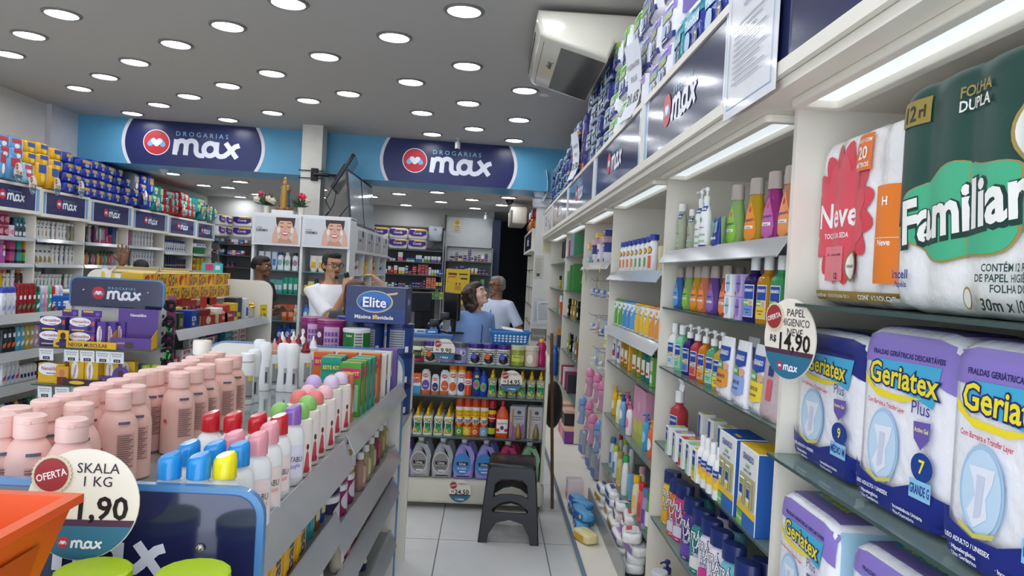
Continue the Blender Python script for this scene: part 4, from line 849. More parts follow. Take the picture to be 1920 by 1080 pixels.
for q, (px, c, n, z) in enumerate(((1060, '#c8505a', 'red', .1), (1064, '#e08a92', 'pink', .1), (1069, '#7a3a8a', 'purple', .1), (1058, '#3a2a30', 'dark', .235), (1066, '#2c2c30', 'black', .235))):
    RR(.80, z, 900, [(plain_box('gift_box', .18, .16, .13, (c, .8), ('#e8b8a0', .2)), px, f'{n} gift box low in the make-up bay')], '', 'gift box', 'gift boxes low in the make-up bay')
# --- last bay
put(perf('#c8a85a', '#c8a848', .16), (.86, 8.5, 1.401), FR, 'golden perfume bottle on a glass shelf beside the pier', 'perfume'); put(perf('#e0c83a', '#2a2a2a', .1), (.85, 8.9, 1.401), FR, 'small yellow bottle with black cap on the glass shelf beside the pier', 'perfume')
put(bottle('lotion_bottle', .22, .05, '#cfd2d2', 'round', ('cyl', .03, .05, '#d8dada'), [], 1, .8), (.88, 8.45, 1.701), FR, 'grey-white bottle on the top shelf beside the pier', 'bottle')
put(bottle('lotion_bottle', .3, .06, '#2f6fc0', 'round', ('cyl', .03, .05, '#3f80d0'), [], 1, .8), (.8, 8.6, .401), FR, 'royal blue bottle low in the bay beside the pier', 'bottle')
ob_ = MB().lathe([(.07, 0), (.09, .13), (.085, .13), (.066, .01)], mat('#e2622a', .4), 4).build('plastic_bin'); ob_.location = (.87, 8.4, 1.121); thing(ob_, 'small orange plastic bin on the shelf beside the pier', 'bin')
for q, (c, n) in enumerate((('#e8e8ee', 'white'), ('#3fae9a', 'teal'), ('#d8505a', 'red'))): put(slim(c, .05, .2, .04), (.86, 8.65+.16*q, 1.121), FR+.3, f'{n} toothbrush pack next to the orange bin', 'toothbrush', 'toothbrush packs beside the orange bin')
put(plain_box('cosmetic_box', .12, .1, .22, ('#3a3a44', .6), ('#c8904a', .4)), (.85, 8.4, .751), FR, 'black and amber carton low in the bay beside the pier', 'box')
# papers on the pier
def sheet(name, w, h, c, art, loc, rotz, label, cat='notice', tilt=0):
    o = MB().box((-w/2, -.001, -h/2), (w/2, .001, h/2), mat(c, .7, var=.03)); b = o.build(name)
    if art: MB().art(art, FRONT(-.0012)).build('print', b)
    b.location = loc; b.rotation_euler = (0, tilt, rotz); return thing(b, label, cat)
def lines(w, h, n, c='#6a6a6a', z0=.35, z1=-.4, k=.4): return [('r', -w*k, h*(z0+(z1-z0)*i/n)-h*.006, w*(k-.12*((i*7) % 3)), h*(z0+(z1-z0)*i/n)+h*.006, c) for i in range(n)]
sheet('notice', .12, .18, '#d8d0b0', lines(.12, .18, 8, '#8a8068'), at(1026, 462, 'y', 9.955), 0, 'yellowed paper notice high on the white pier')
sheet('notice', .11, .3, '#d2cdc0', lines(.11, .3, 14, '#8a8478') + [('r', -.02, -.13, .02, -.09, '#4a4a4a')], at(1010, 500, 'y', 9.955), 0, 'long paper receipt strip taped on the white pier', tilt=.03)
sheet('notice', .2, .36, '#d4d6da', lines(.2, .36, 14), at(1013, 585, 'y', 9.955), 0, 'white paper sheet taped low on the white pier behind another')
sheet('notice', .21, .30, '#e0e2e6', [('t', 'FARMÁCIA', 0, .11, .015, '#4a4a52', .12)] + lines(.21, .30, 13), at(1021, 585, 'y', 9.95), 0, 'printed letter taped low on the white pier, in front', tilt=-.06)
sheet('wall_plate', .3, .16, '#8a8a84', [('r', .05, -.08, .15, .08, '#7a2f4a'), ('t', 'Farmácia', -.04, -.01, .04, '#c8c6bc', .17)], at(1016, 628, 'y', 9.95), 0, 'grey and burgundy plate at the foot of the pier papers', 'plate')

# ================================================================== STOCK ON TOP OF THE UNITS
def dpack(c, c2, c3, w=.24, d=.30, h=.16, t='Geriatex', tc='#e6d82e', name='diaper_pack'):
    a = [('p', [(-.46*w,.55*h),(-.46*w,.9*h),(.46*w,.9*h),(.46*w,.7*h)], c2), ('p', [(-.46*w,.08*h),(-.46*w,.34*h),(.46*w,.2*h),(.46*w,.08*h)], c3), ('r', -.36*w, .56*h, .3*w, .74*h, '#5ab0d4'), ('t', t, -.02*w, .66*h, .17*h, tc, .66*w), ('o', .2*w, .34*h, .09*w, .14*h, '#23398a'), ('t', '7', .2*w, .34*h, .16*h, '#f2e23a'), ('o', -.18*w, .36*h, .13*w, .16*h, '#a9c4de'), ('t', 'Plus', .16*w, .52*h, .08*h, '#2a2f7a', .2*w), ('r', -.4*w, .12*h, .1*w, .15*h, '#dfe3ee'), ('r', -.4*w, .2*h, -.02*w, .22*h, '#dfe3ee'), ('r', -.1*w, .8*h, .4*w, .84*h, '#e4e6f0')]
    return pillow(name, w, d, h, mat(c, .16, var=.05, bump=.7, bscale=28), a, p=9, side=[('r', -.4*d, .55*h, .4*d, .9*h, c2)], g=(8, 4, 8))
DG, DN, DV = dpack('#eceef2', '#7cc233', '#25307e', h=.2), dpack('#2b3478', '#3f5a9a', '#8fa6b4', w=.26, h=.148), dpack('#efedf4', '#9a86cc', '#25307e', w=.22, h=.2)
DO = dpack('#25307c', '#2c3f96', '#d9783a', w=.22, h=.135, t='Bigfral'); DSm = dpack('#3a4686', '#7fa0b4', '#1f2a66', w=.2, h=.11, t='Plus')
DB = dpack('#2a3f9c', '#2f8fa0', '#203080', w=.26, h=.24, t='Plenitud', tc='#eef2f6'); DT = dpack('#2f8f9c', '#3aa0ac', '#2a3f9c', w=.2, h=.24, t='Plenitud', tc='#eef2f6')
DS = dpack('#d4d6da', '#e8e8ec', '#3a2f66', w=.22, h=.13, t='Premium', tc='#2a2f6a')
def column(proto, y, n, h, lab, grp, X=.865, z0=2.371):
    for k in range(n):
        put(proto, (X+rnd.uniform(-.015, .015), y, z0+k*h), FR+rnd.uniform(-.08, .08), f'{lab}, {ORD[n-k]} from stack top', 'diaper pack', grp)
g = 'diaper packs on top of the cream wall unit'
for y, p, n in ((2.3, DB, 'royal blue'), (2.57, DB, 'royal blue'), (2.83, DB, 'royal blue'), (3.06, DT, 'teal')): column(p, y, 1, .24, f'{n} diaper bag above the baby shampoo header', g)
for y in (3.29, 3.53): column(DV, y, 3, .2, 'lilac diaper bag above baby shampoo bay', g)
big = geriatex('diaper_pack', .5, .25, .62, '#9a86cc', '#b8a8dc', '7', 'G'); put(big, (1.12, 3.45, 2.371), FR, 'very large lilac diaper pack standing behind the small ones on the unit top', 'diaper pack')
column(DV, 3.77, 3, .2, 'lilac diaper bag behind the hanging paper sheet', g)
for y in (4.01, 4.27): column(DG, y, 3, .2, 'lime green and white diaper bag', g)
column(dpack('#eceef2', '#7cc233', '#25307e', w=.22, h=.155), 4.62, 4, .155, 'small lime green diaper bag', g)
for y in (4.92, 5.2, 5.5): column(DN, y, 4, .148, 'dark navy diaper bag with silver print', g)
column(DN, 5.8, 4, .148, 'dark navy diaper bag beside the second paper sheet', g)
column(dpack('#3d3184', '#4a3f9a', '#d9783a', w=.24, h=.57, t='Bigfral'), 6.3, 1, .57, 'tall violet diaper pack above the perfume bay', g)
for y in (6.6, 6.86, 7.12): column(DO, y, 4, .135, 'navy and orange diaper bag', g)
for q in range(9): column(DSm, 7.4+.23*q, 4, .11, 'small dark blue diaper bag far along the top', g)
for q, X in enumerate((.68, .92)): column(DS, 10.03, 4, .13, ('silver', 'silver and purple')[q]+' diaper bag on top of the white pier', g, X=X, z0=2.441)
def paper_strip(px0, py0, px1, py1, X, art, label, w=.21):
    a, b = at(px0, py0, 'x', X), at(px1, py1, 'x', X); h = a.z-b.z; N = 10; V = []
    for i in range(N+1):
        f = i/N; bow = .03*sin(f*pi*.9)-.05*max(0, f-.75)*2
        V += [(-w/2, bow, -h*f), (w/2, bow, -h*f)]
    o = MB().add(V, [(2*i, 2*i+1, 2*i+3, 2*i+2) for i in range(N)], mat('#dfe1e8', .7)).build('paper_sheet', sharp=80)
    MB().art(art(h), lambda x, z, e: (x, .03*sin(-z/h*pi*.9)-e-.003, z)).build('print', o, sharp=80)
    o.location = (X, (a.y+b.y)/2, a.z); o.rotation_euler.z = FR+.15; thing(o, label, 'price sheet', 'paper price sheets hanging from the unit top')
ps = lambda t: (lambda h: [('t', 'P.GERIATEX', 0, -h*.28, .026, '#33343c', .17, 0, False), ('t', 'PLUS', 0, -h*.45, .03, '#33343c', .1, 0, False), ('t', t, 0, -h*.70, .06, '#1c1d24', .17)])
paper_strip(1195, 62, 1165, 238, .66, ps('21,65'), 'long white handwritten price sheet hanging before the lime green diaper bags')
paper_strip(1083, 237, 1065, 345, .655, ps('21,50'), 'white handwritten price sheet hanging before the violet diaper pack')
paper_strip(1023, 317, 1017, 380, .655, ps('25,90'), 'small far white price sheet hanging near the pier top')
# framed licence sheet on the first header
ls = MB().box((-.2, -.002, -.19), (.2, .0, .19), mat('#d9dade', .25, coat=.5)).build('licence_sheet')
MB().art([('r', -.17, -.165, .17, -.162, '#6aa6d0'), ('r', -.17, .162, .17, .165, '#6aa6d0'), ('r', -.172, -.165, -.169, .165, '#6aa6d0'), ('r', .169, -.165, .172, .165, '#6aa6d0'), ('o', 0, .135, .014, .016, '#4a9a6a'), ('t', 'RIO DE JANEIRO', 0, .105, .012, '#6a7a9a', .12)] + lines(.3, .3, 11, '#8a8f9c', .2, -.4, .42), FRONT(-.0025)).build('print', ls)
ls.location = (.663, 1.985, 2.2); ls.rotation_euler.z = FR; thing(ls, 'blue-bordered licence document in a clear sleeve taped over the header joint', 'notice')

# left wall unit: packs, placed where they lie in the stack
FL = pi/2
def lp(c, c2, w, h, c3='#f2f2f2', d=.28): return pillow('diaper_pack', w, d, h, c, [('r', -.3*w, .5*h, .25*w, .8*h, c2), ('o', .0, .32*h, .16*w, .16*h, c3), ('r', .3*w, .15*h, .42*w, .85*h, '#d9dde6')], p=5, g=(6, 4, 6))
LP = {}
def LPK(kind, w, h):
    k = (kind, w, h)
    if k not in LP: LP[k] = lp(*{'s': ('#6fa9dc', '#c23a4a'), 'p': ('#9fc8de', '#d04a5a'), 'y': ('#e8b020', '#3a5aa8'), 'b': ('#2438a0', '#c8a040'), 't': ('#2a9a98', '#d8e8a0'), 'r': ('#c0242e', '#4ab8a8'), 'g': ('#8a8f9c', '#c8b8a8')}[kind][:2], w, h, {'b': '#8fa8dc', 'r': '#5ac0b0', 'y': '#f2d24a'}.get(kind, '#f2f2f2'))
    return LP[k]
NM = {'s': 'sky blue', 'p': 'pale blue', 'y': 'yellow', 'b': 'royal blue', 't': 'teal', 'r': 'red', 'g': 'grey-fronted'}
def LZ(ox, oy, items, where):
    for it in items:
        k, x, y = it[:3]; w = it[3] if len(it) > 3 else .2; h = it[4] if len(it) > 4 else .13
        p = at(ox+x/7.2, oy+y/7.2, 'x', -4.70)
        put(LPK(k, w, h), (-4.84, p.y, max(p.z-h/2, 2.19-.012*max(0, min(5, int(p.y-7.05))))), FL+rnd.uniform(-.06, .06), f'{NM[k]} diaper pack {where}', 'diaper pack', 'diaper packs on top of the white wall unit', scale=.94)
LZ(0, 240, [('s',75,165,.22,.15),('s',250,205,.24,.15)], 'in the top layer above the pink jars'); LZ(0, 240, [('s',80,305,.22,.15),('s',255,335,.24,.15)], 'in the middle layer above the pink jars')
LZ(0, 240, [('s',55,545,.14,.33),('s',220,585,.26,.30),('p',410,555,.2,.15),('p',415,695,.2,.15)], 'in the lowest layer near the first offer card')
LZ(0, 240, [('y',435,250,.24,.15),('y',610,280,.24,.15),('y',790,350,.24,.15)], 'in the top layer'); LZ(0, 240, [('y',440,400,.24,.15),('y',615,425,.24,.15),('y',795,500,.24,.15)], 'in the middle layer'); LZ(0, 240, [('y',590,650,.22,.3),('y',755,690,.2,.3)], 'standing upright in the lowest layer')
LZ(0, 240, [('b',945,395)]+[('b',x,y,w,.13) for x,y,w in ((1180,480,.36),(1310,495,.16),(1400,530,.16),(1520,575,.3),(1640,605,.18))], 'in the top layer')
LZ(0, 240, [('b',x,y,.17,.13) for x,y in ((960,530),(1075,560),(1190,600),(1295,615),(1395,645),(1500,680),(1620,715))], 'in the second layer'); LZ(0, 240, [('b',x,y,.17,.13) for x,y in ((945,660),(1075,695),(1185,730),(1285,745),(1390,765),(1490,800),(1605,830))], 'in the third layer'); LZ(0, 240, [('b',x,y,.17,.13) for x,y in ((950,800),(1070,830),(1190,850),(1280,875),(1390,895),(1490,920),(1600,945))], 'in the bottom layer')
LZ(200, 290, [('b',300,375,.2,.14),('g',415,365,.2,.27),('b',520,335,.2,.14),('b',620,400,.2,.3),('b',510,445,.2,.14)], 'at the upper far end of the blue stack'); LZ(200, 290, [('b',295,500,.2,.14),('b',410,515,.2,.14),('b',275,610,.2,.14),('b',400,635,.2,.14),('b',525,590,.2,.26),('b',595,635,.14,.26)], 'at the lower far end of the blue stack')
LZ(200, 290, [('t',680,485,.2,.16),('t',755,540,.16,.3),('t',660,595,.18,.14),('t',690,695,.2,.14),('t',760,710,.18,.14)], 'between blue and red packs')
LZ(200, 290, [('r',x,y,w,.15) for x,y,w in ((865,545,.4),(960,555,.16),(1035,560,.16),(1090,580,.16),(1140,620,.16))], 'in the top layer'); LZ(200, 290, [('r',830,625,.18,.15),('r',905,680,.18,.3),('r',960,645,.16,.15),('r',1030,655,.16,.15),('r',1080,670,.16,.15),('r',1140,695,.18,.15)], 'in the middle layer'); LZ(200, 290, [('r',830,725,.18,.15),('r',960,745,.16,.15),('r',1080,775,.16,.15),('r',1135,785,.16,.15),('r',1190,800,.18,.15)], 'in the bottom layer')
LZ(200, 290, [('t',1290,640,.5,.16),('r',1185,705,.2,.15),('t',1260,715,.25,.18),('t',1340,755,.2,.2),('t',1420,755,.2,.2),('t',1480,790,.2,.2),('t',1320,825,.25,.15),('t',1410,845,.2,.14)], 'at the far inner end')
def lsign(px, py, price, where): tag_sign(f'round offer card {where}', (-4.655, at(px, py, 'x', -4.66).y, at(px, py, 'x', -4.66).z), FL+.2, .19, [], price, group='offer cards on the white wall unit')
for px, py, pr, w in ((34, 323, '37,40', 'on the sky blue packs'), (61, 347, '37,90', 'on the pale blue packs'), (107, 350, '25,95', 'on the yellow packs'), (152, 355, '59,90', 'at the near end of the royal blue packs'), (272, 371, '59,90', 'at the far end of the royal blue packs'), (296, 383, '39,90', 'on the teal packs between blue and red'), (344, 394, '49,90', 'on the red packs'), (380, 398, '45,90', 'on the last teal packs, nearer one'), (390, 396, '45,90', 'on the last teal packs, farther one')): lsign(px, py, pr, w)
# toilet paper packs of the rear wall
def comfy(w, h, d=.14): return pillow('toilet_paper_pack', w, d, h, '#e6e4e6', [('p', [(-.47*w,.42*h),(-.47*w,.93*h),(.47*w,.93*h),(.47*w,.42*h),(.25*w,.26*h),(-.25*w,.26*h)], '#e0b83a'), ('p', [(-.47*w,.47*h),(-.47*w,.93*h),(.47*w,.93*h),(.47*w,.47*h),(.25*w,.30*h),(-.25*w,.30*h)], '#3d2386'), ('r', -.05*w, .8*h, .44*w, .94*h, '#d8b428'), ('o', -.1*w, .85*h, .07*w, .08*h, '#e8903a'), ('t', 'Comfy', 0, .60*h, .22*h, '#f2eef6', .74*w)], p=8, g=(8, 4, 8))
CF = comfy(.33, .185)
for x in (-2.0, -1.66, -1.315): put(CF, (x, 13.42, 2.07), 0, 'purple and white toilet paper pack, top layer on middle rear shelf', 'toilet paper', 'toilet paper packs on the rear shelves')
for x in (-2.0, -1.66, -1.315): put(CF, (x, 13.42, 1.884), 0, 'purple and white toilet paper pack, bottom layer on middle rear shelf', 'toilet paper', 'toilet paper packs on the rear shelves')
for k, z in enumerate((1.93, 2.12)):
    for x in (-4.37, -4.02): put(CF, (x, 13.3, z), 0, f'purple toilet paper pack in the far corner, {("bottom", "top")[k]} layer facing the shop', 'toilet paper', 'toilet paper packs on the rear shelves')
    for y in (13.12, 13.47): put(CF, (-4.74, y, z), FL, f'purple toilet paper pack in the far corner, {("bottom", "top")[k]} layer facing sideways', 'toilet paper', 'toilet paper packs on the rear shelves')

# ================================================================== GOODS OF THE WHITE WALL UNIT (front looks along +x)
XS = -4.90
def LR(ox, oy, s, z, base, items, where, cat, group=None):
    for it in items:
        x, p, lab = it[:3]; X = XS-(.09 if len(it) > 3 and it[3] == 'b' else 0); dz = it[3] if len(it) > 3 and it[3] != 'b' else 0
        put(p, (X, at(ox+x/s, oy+base/s, 'x', X).y, z+dz), FL+rnd.uniform(-.08, .08), f'{lab} {where}', cat, group or f'{cat}s {where}')
Z0 = (0, 380, 7.2)
def wb(c, emb='#888', H=.175, r=.03, cap='#ececea', ch=.03, prof='round', k='cyl'): return bottle('shampoo_bottle', H, r, c, prof, (k, r*.8, ch, cap), [('p', [(-.004,.04),(.016,.04),(.018,.085),(.006,.105),(-.002,.085)], emb), ('r', -.016, .125, .016, .135, '#55585c')], 1, .7, n=14)
def jar(c, cap, H=.10, r=.045, name='cream_jar', lab='#e8e4e0'): return bottle(name, H, r, c, 'jar', ('cyl', r, .02, cap), [('o', 0, .05, r*.7, .03, lab)], n=14)
pk = lambda c: jar(c, '#c85a80', lab='#d88aa0')
LR(*Z0, 1.646, 428, [(-35, pk('#7a2440'), 'wine red jar with pink lid'), (40, pk('#7a2440'), 'wine red jar with pink lid'), (120, jar('#e8dfe4', '#f0eeee', lab='#e088a8'), 'white and pink jar')], 'on the top white shelf', 'jar')
LR(*Z0, 1.646+.121, 428, [(-30, pk('#7a2440'), 'upper wine red jar with pink lid'), (45, pk('#8a2a48'), 'upper wine red jar with pink lid')], 'on the top white shelf', 'jar')
tl = bottle('hair_spray', .17, .026, '#3a6a84', 'cyl', ('spray', .018, .04, '#2f9a98'), [('r', -.02, .02, .02, .06, '#e8dfe6'), ('o', 0, .085, .014, .018, '#5a3020'), ('o', 0, .13, .014, .014, '#e4eaf0')], n=14)
LR(*Z0, 1.646, 435, [(x, tl, 'teal spray bottle with portrait label') for x in (198, 248, 303)] + [(120, plain_box('cosmetic_box', .07, .06, .2, ('#3a3438', 1)), 'black carton behind jars', 'b')], 'on the top white shelf', 'hair product')
db2 = lambda c, t: plain_box('hair_dye_box', .085, .07, .115, ('#4a2436', .25), (c, .5), (t, .25))
for x, c, t, n in ((120, '#c8508a', '#c23a90', 'magenta'), (215, '#2f9a94', '#2f9a94', 'teal'), (305, '#e09a2a', '#e8962a', 'orange')): LR(*Z0, 1.376, 650, [(x, db2(c, t), f'{n} topped hair cream tub, upper of two', .118)], 'on the second white shelf', 'hair cream')
for x, c, t, n in ((110, '#c8508a', '#c23a90', 'magenta'), (215, '#2f9a94', '#2f9a94', 'teal'), (300, '#5aa82a', '#6ac02a', 'lime green')): LR(*Z0, 1.376, 795, [(x, db2(c, t), f'{n} topped hair cream tub, lower of two')], 'on the second white shelf', 'hair cream')
LR(*Z0, 1.376, 795, [(15, bottle('hair_spray', .2, .03, '#b85ab0', 'cyl', ('spray', .02, .04, '#d88ab0'), [('o', 0, .1, .02, .03, '#f0e8f4'), ('r', -.02, .15, .02, .18, '#e8d03a')]), 'purple spray bottle with colourful print')], 'on the second white shelf', 'hair product')
LR(*Z0, 1.105, 1045, [(5, wb('#d8b02c', '#e8e8e8', cap='#c83a6a'), 'mustard shampoo bottle with red cap'), (40, wb('#e8e4dc', '#888', cap='#e8a82a'), 'white shampoo bottle with yellow cap'), (95, wb('#e8e6e0', '#c8a03a', cap='#2a2a2a'), 'white shampoo bottle with black emblem'), (160, wb('#e8e4ea', '#a83aa0'), 'white and purple shampoo bottle'), (225, wb('#5a3420', '#e8e0d8', cap='#e87a2a'), 'brown shampoo bottle with orange cap'), (290, wb('#4a3424', '#e8e0d8', cap='#eeeeee'), 'brown shampoo bottle with white cap')], 'on the third white shelf', 'shampoo')
S2 = 'on top shelf of white-bottle bay'
EM = ['#4a7a90', '#d8c060', '#b8563a', '#2f8a4a', '#b83a44', '#6a7a80', '#33383c', '#5a5a40']
LR(*Z0, 1.646, 480, [(x, wb('#f0f0ee', e), 'white shampoo bottle with small emblem') for x, e in zip((487, 537, 590, 642, 707, 768, 810, 858), EM)] + [(905, wb(clear('#c8c8a8'), '#c8c0a0'), 'clear shampoo bottle'), (962, wb(clear('#c8c8a8'), '#c02a80'), 'clear shampoo bottle with magenta emblem'), (1025, wb(clear('#c8c8a8'), '#2a6ac8', r=.036), 'clear shampoo bottle with blue emblem')], S2, 'shampoo', 'shampoo bottles on the white unit')
S2 = 'on second shelf of white-bottle bay'
po = pouch('refill_pouch', .1, .04, .21, '#ecebea', [('p', [(-.03,.02),(.03,.02),(.03,.06),(-.01,.1)], '#a88a4a'), ('r', -.02, .13, .02, .15, '#55585c')])
LR(*Z0, 1.376, 790, [(x, po, 'white and gold refill pouch') for x in (462, 520, 580, 640)], S2, 'pouch')
LR(*Z0, 1.376, 800, [(x, wb('#efeeec', e, .185), 'white shampoo bottle with gold foot') for x, e in zip((702, 757, 822, 888, 942, 988), ('#8a6a3a', '#3a3a4a', '#2a4ab0', '#a84a3a', '#4a3a20', '#6a5020'))], S2, 'shampoo', 'shampoo bottles on the white unit')
gb_ = plain_box('display_strip', .28, .02, .05, ('#7a7a2e', 1)); LR(*Z0, 1.378, 800, [(545, gb_, 'olive display strip before the refill pouches')], S2, 'display strip')
S2 = 'on third shelf of white-bottle bay'
LR(*Z0, 1.105, 1060, [(x, wb('#e9eae8', e, .13+.03*(x < 520)), 'small white shampoo bottle') for x, e in zip((430, 462, 515, 562, 612, 662, 712, 757, 800, 885, 942), ['#2f7a4a']*3+['#5a6a60']*8)], S2, 'shampoo', 'shampoo bottles on the white unit')
S3 = 'on the top shelf beside blue pouch'
silver = mat('#c4c4ca', .2, metal=.7, bump=.3, bscale=40)
LR(*Z0, 1.646, 540, [(1140, wb('#2c2a2c', '#c8c8c8', .2), 'black and silver hair bottle'), (1197, wb('#b8b4b0', '#444', .19), 'grey hair bottle'), (1250, plain_box('cosmetic_box', .05, .05, .19, ('#6a2a5a', 1)), 'purple hair carton'), (1295, pouch('refill_pouch', .08, .04, .22, silver, [('r', -.03, .01, .03, .05, '#a83a60')]), 'slim silver foil pouch'), (1368, pouch('refill_pouch', .12, .05, .2, silver, [('r', -.045, .01, .045, .05, '#b84a70')]), 'wide silver foil pouch'), (1425, pouch('refill_pouch', .07, .04, .2, mat('#b82a78', .25, metal=.4, bump=.3), [('r', -.02, .02, .02, .1, '#d88ab0')]), 'magenta foil pouch'), (1512, plain_box('cosmetic_box', .11, .05, .235, ('#3a5a80', .3), ('#2a4a94', .7)), 'tall blue pouch carton'), (1556, plain_box('cosmetic_box', .05, .04, .18, ('#e8dc9a', 1)), 'slim pale yellow carton')], S3, 'hair product')
LR(*Z0, 1.646, 545, [(1458, plain_box('cosmetic_box', .09, .05, .12, ('#a82a48', .8), ('#c85a70', .2)), 'small crimson carton in front of pouches')], S3, 'hair product')
S3 = 'on the second shelf'
LR(*Z0, 1.376, 845, [(x, wb(c, '#e8e4da', .15, .031, cap='#24483a', ch=.035, prof='shldr'), f'{n} conditioner bottle with dark green cap') for x, c, n in ((1110, '#dfe4e0', 'white'), (1160, '#d8803a', 'orange'), (1203, '#2f4a40', 'dark green'), (1245, '#b87088', 'rose'), (1280, '#7a4a34', 'brown'), (1312, '#e0c03a', 'yellow'), (1360, '#b05a50', 'brick red'), (1408, '#4aa884', 'mint green'), (1450, '#a85a50', 'brick red'), (1497, '#c88098', 'rose'))], S3, 'conditioner')
Z3_ = (140, 400, 8.306)
tt = lambda c, e: bottle('hair_tube', .21, .026, c, 'cyl', ('cyl', .024, .012, c), [('o', 0, .06, .008, .02, e), ('r', -.01, .12, .01, .15, '#70747c')], n=12)
LR(*Z3_, 1.646, 500, [(x, tt('#c88aa8' if n else '#eeeef0', e), 'dusty pink tall tube' if n else 'white tall hair tube') for x, n, e in ((745, 0, '#5a6a8a'), (790, 1, '#a05a80'), (842, 1, '#a05a80'), (900, 0, '#b87a4a'), (948, 0, '#b87a4a'), (990, 0, '#b87a4a'), (1040, 0, '#b87a4a'), (1090, 0, '#d8a03a'), (1138, 0, '#d8a03a'), (1185, 0, '#c83a6a'))], 'on the top shelf behind the raised hand', 'hair tube')
LR(*Z3_, 1.376, 760, [(x, tt('#e8e9ec', '#a83a50'), 'white hair tube') for x in (885, 930, 970, 1012, 1056, 1100, 1146, 1192)], 'on the shelf behind the black cap', 'hair tube')
Z4_ = (290, 400, 9.5)
cb = bottle('lotion_bottle', .155, .03, '#e9ecf0', 'round', ('slant', .02, .03, '#2a46a8'), [('r', -.018, .04, .018, .07, '#2a4a9a'), ('r', -.014, .09, .014, .1, '#3a5a9a')], 1, .7, n=12)
LR(*Z4_, 1.598, 585, [(x, cb, 'white lotion bottle with royal blue cap') for x in (85, 112, 135, 188, 228, 266, 304)] + [(x, cb, 'taller white lotion bottle with royal blue cap') for x in (350, 392, 432, 472, 512)], 'on the far upper shelf', 'lotion', 'blue-capped lotion bottles')
nb_ = plain_box('cosmetic_box', .055, .06, .2, ('#232a5a', .3), ('#8a9a6a', .12), ('#232a5a', .58)); nb2 = plain_box('cosmetic_box', .055, .06, .17, ('#232a5a', .4), ('#b8903a', .12), ('#232a5a', .48))
LR(*Z4_, 1.328, 900, [(75, plain_box('cosmetic_box', .07, .06, .2, ('#d8dce0', .8), ('#4aa0c8', .2)), 'white carton with blue top'), (125, plain_box('cosmetic_box', .06, .06, .22, ('#2f7a6a', 1)), 'dark green carton')] + [(x, nb_ if x < 340 else nb2, 'navy carton with small emblem') for x in (165, 206, 250, 290, 328, 358, 394, 430, 468, 508)], 'on the far second shelf', 'carton')
tr_ = plain_box('display_tray', .42, .2, .10, ('#2f7a46', .7), ('#3a8a50', .3)); LR(*Z4_, 1.598, 640, [(690, tr_, 'green display tray')], 'on the far corner shelf', 'tray')
for q, x in enumerate((610, 660, 710, 760)): LR(*Z4_, 1.70, 540, [(x, lp('#e0e4ec', '#3a5ab0', .14, .07), 'white pack with blue print lying in the green tray')], '', 'tissue pack', 'packs in the green display tray')
for q, (x, c) in enumerate(((600, '#e8d030'), (660, '#d86a3a'), (730, '#e8c030'), (800, '#e0d040'))):
    for k in (0, 1): LR(*Z4_, 1.328+.105*k, 890, [(x, plain_box('cough_drop_box', .11, .08, .10, (c, .6), ('#e8d440', .4)), f'yellow candy box, {("lower", "upper")[k]} tier')], 'on the far corner second shelf', 'candy box')

# ================================================================== REAR WALL: medicine shelves
def rear_unit(name, x0, x1, zs, zt, label, back, ypanel=13.69):
    t = empty('medicine_shelf', ((x0+x1)/2, 13.3, 0)); w = (x1-x0)/2
    MB().box((-w, ypanel-13.31, .0), (w, ypanel-13.3, zt), back).build('back_panel', t)
    for s in (-1, 1): MB().box((s*w-.012, .0, 0), (s*w+.012, .38, zt), mat('#8d8f8e', .5)).build('side_upright', t)
    for z in zs: MB().box((-w+.013, -.08, z-.018), (w-.013, .38, z), mat('#55585a', .35, metal=.3)).build('shelf', t)
    thing(t, label, 'shelving', 'rear medicine shelves'); return t
DGREY = mat('#8a8b8a', .6); 
rear_unit('m', -2.2, -.84, (1.03, 1.215, 1.445, 1.67, 1.88), 2.25, 'grey rear shelf unit packed with medicine boxes under toilet paper', DGREY)
rear_unit('r', -.80, .03, (1.27, 1.51, 1.73), 1.98, 'pale rear shelf unit with purple medicine boxes behind the counter', mat('#c9cac6', .6))
rear_unit('l', -4.78, -4.12, (1.17, 1.41, 1.62, 1.81), 1.9, 'grey corner shelf unit with medicine boxes beyond the white bays', DGREY)
MC = {'w': '#dfe2e4', 'r': '#b8342e', 'o': '#e06a38', 'n': '#28346e', 'p': '#4a2f68', 'b': '#3a6ab0', 'y': '#d8c44a', 'g': '#5aa040', 'k': '#d06a8a', 'l': '#a8c43a', 's': '#d8705a', 't': '#4a9ab0', 'v': '#7a5a9a', 'h': '#8a5a34'}
MN = {'w': 'white', 'r': 'red', 'o': 'orange', 'n': 'navy', 'p': 'purple', 'b': 'blue', 'y': 'yellow', 'g': 'green', 'k': 'pink', 'l': 'lime', 's': 'salmon', 't': 'teal', 'v': 'violet', 'h': 'brown'}
_mb = {}
def medbox(c, w, h):
    k = (c, round(w, 2), round(h, 2))
    if k not in _mb:
        a, b = MC[c[0]], MC[c[-1]]
        _mb[k] = plain_box('medicine_box', w-.006, .09, h-.002, (a, .45), (b, .55)) if len(c) > 1 else plain_box('medicine_box', w-.006, .09, h-.002, (a, .3), ('#e4e2e0' if a != MC['w'] else '#a8b4c0', .16), (a, .54))
    return _mb[k]
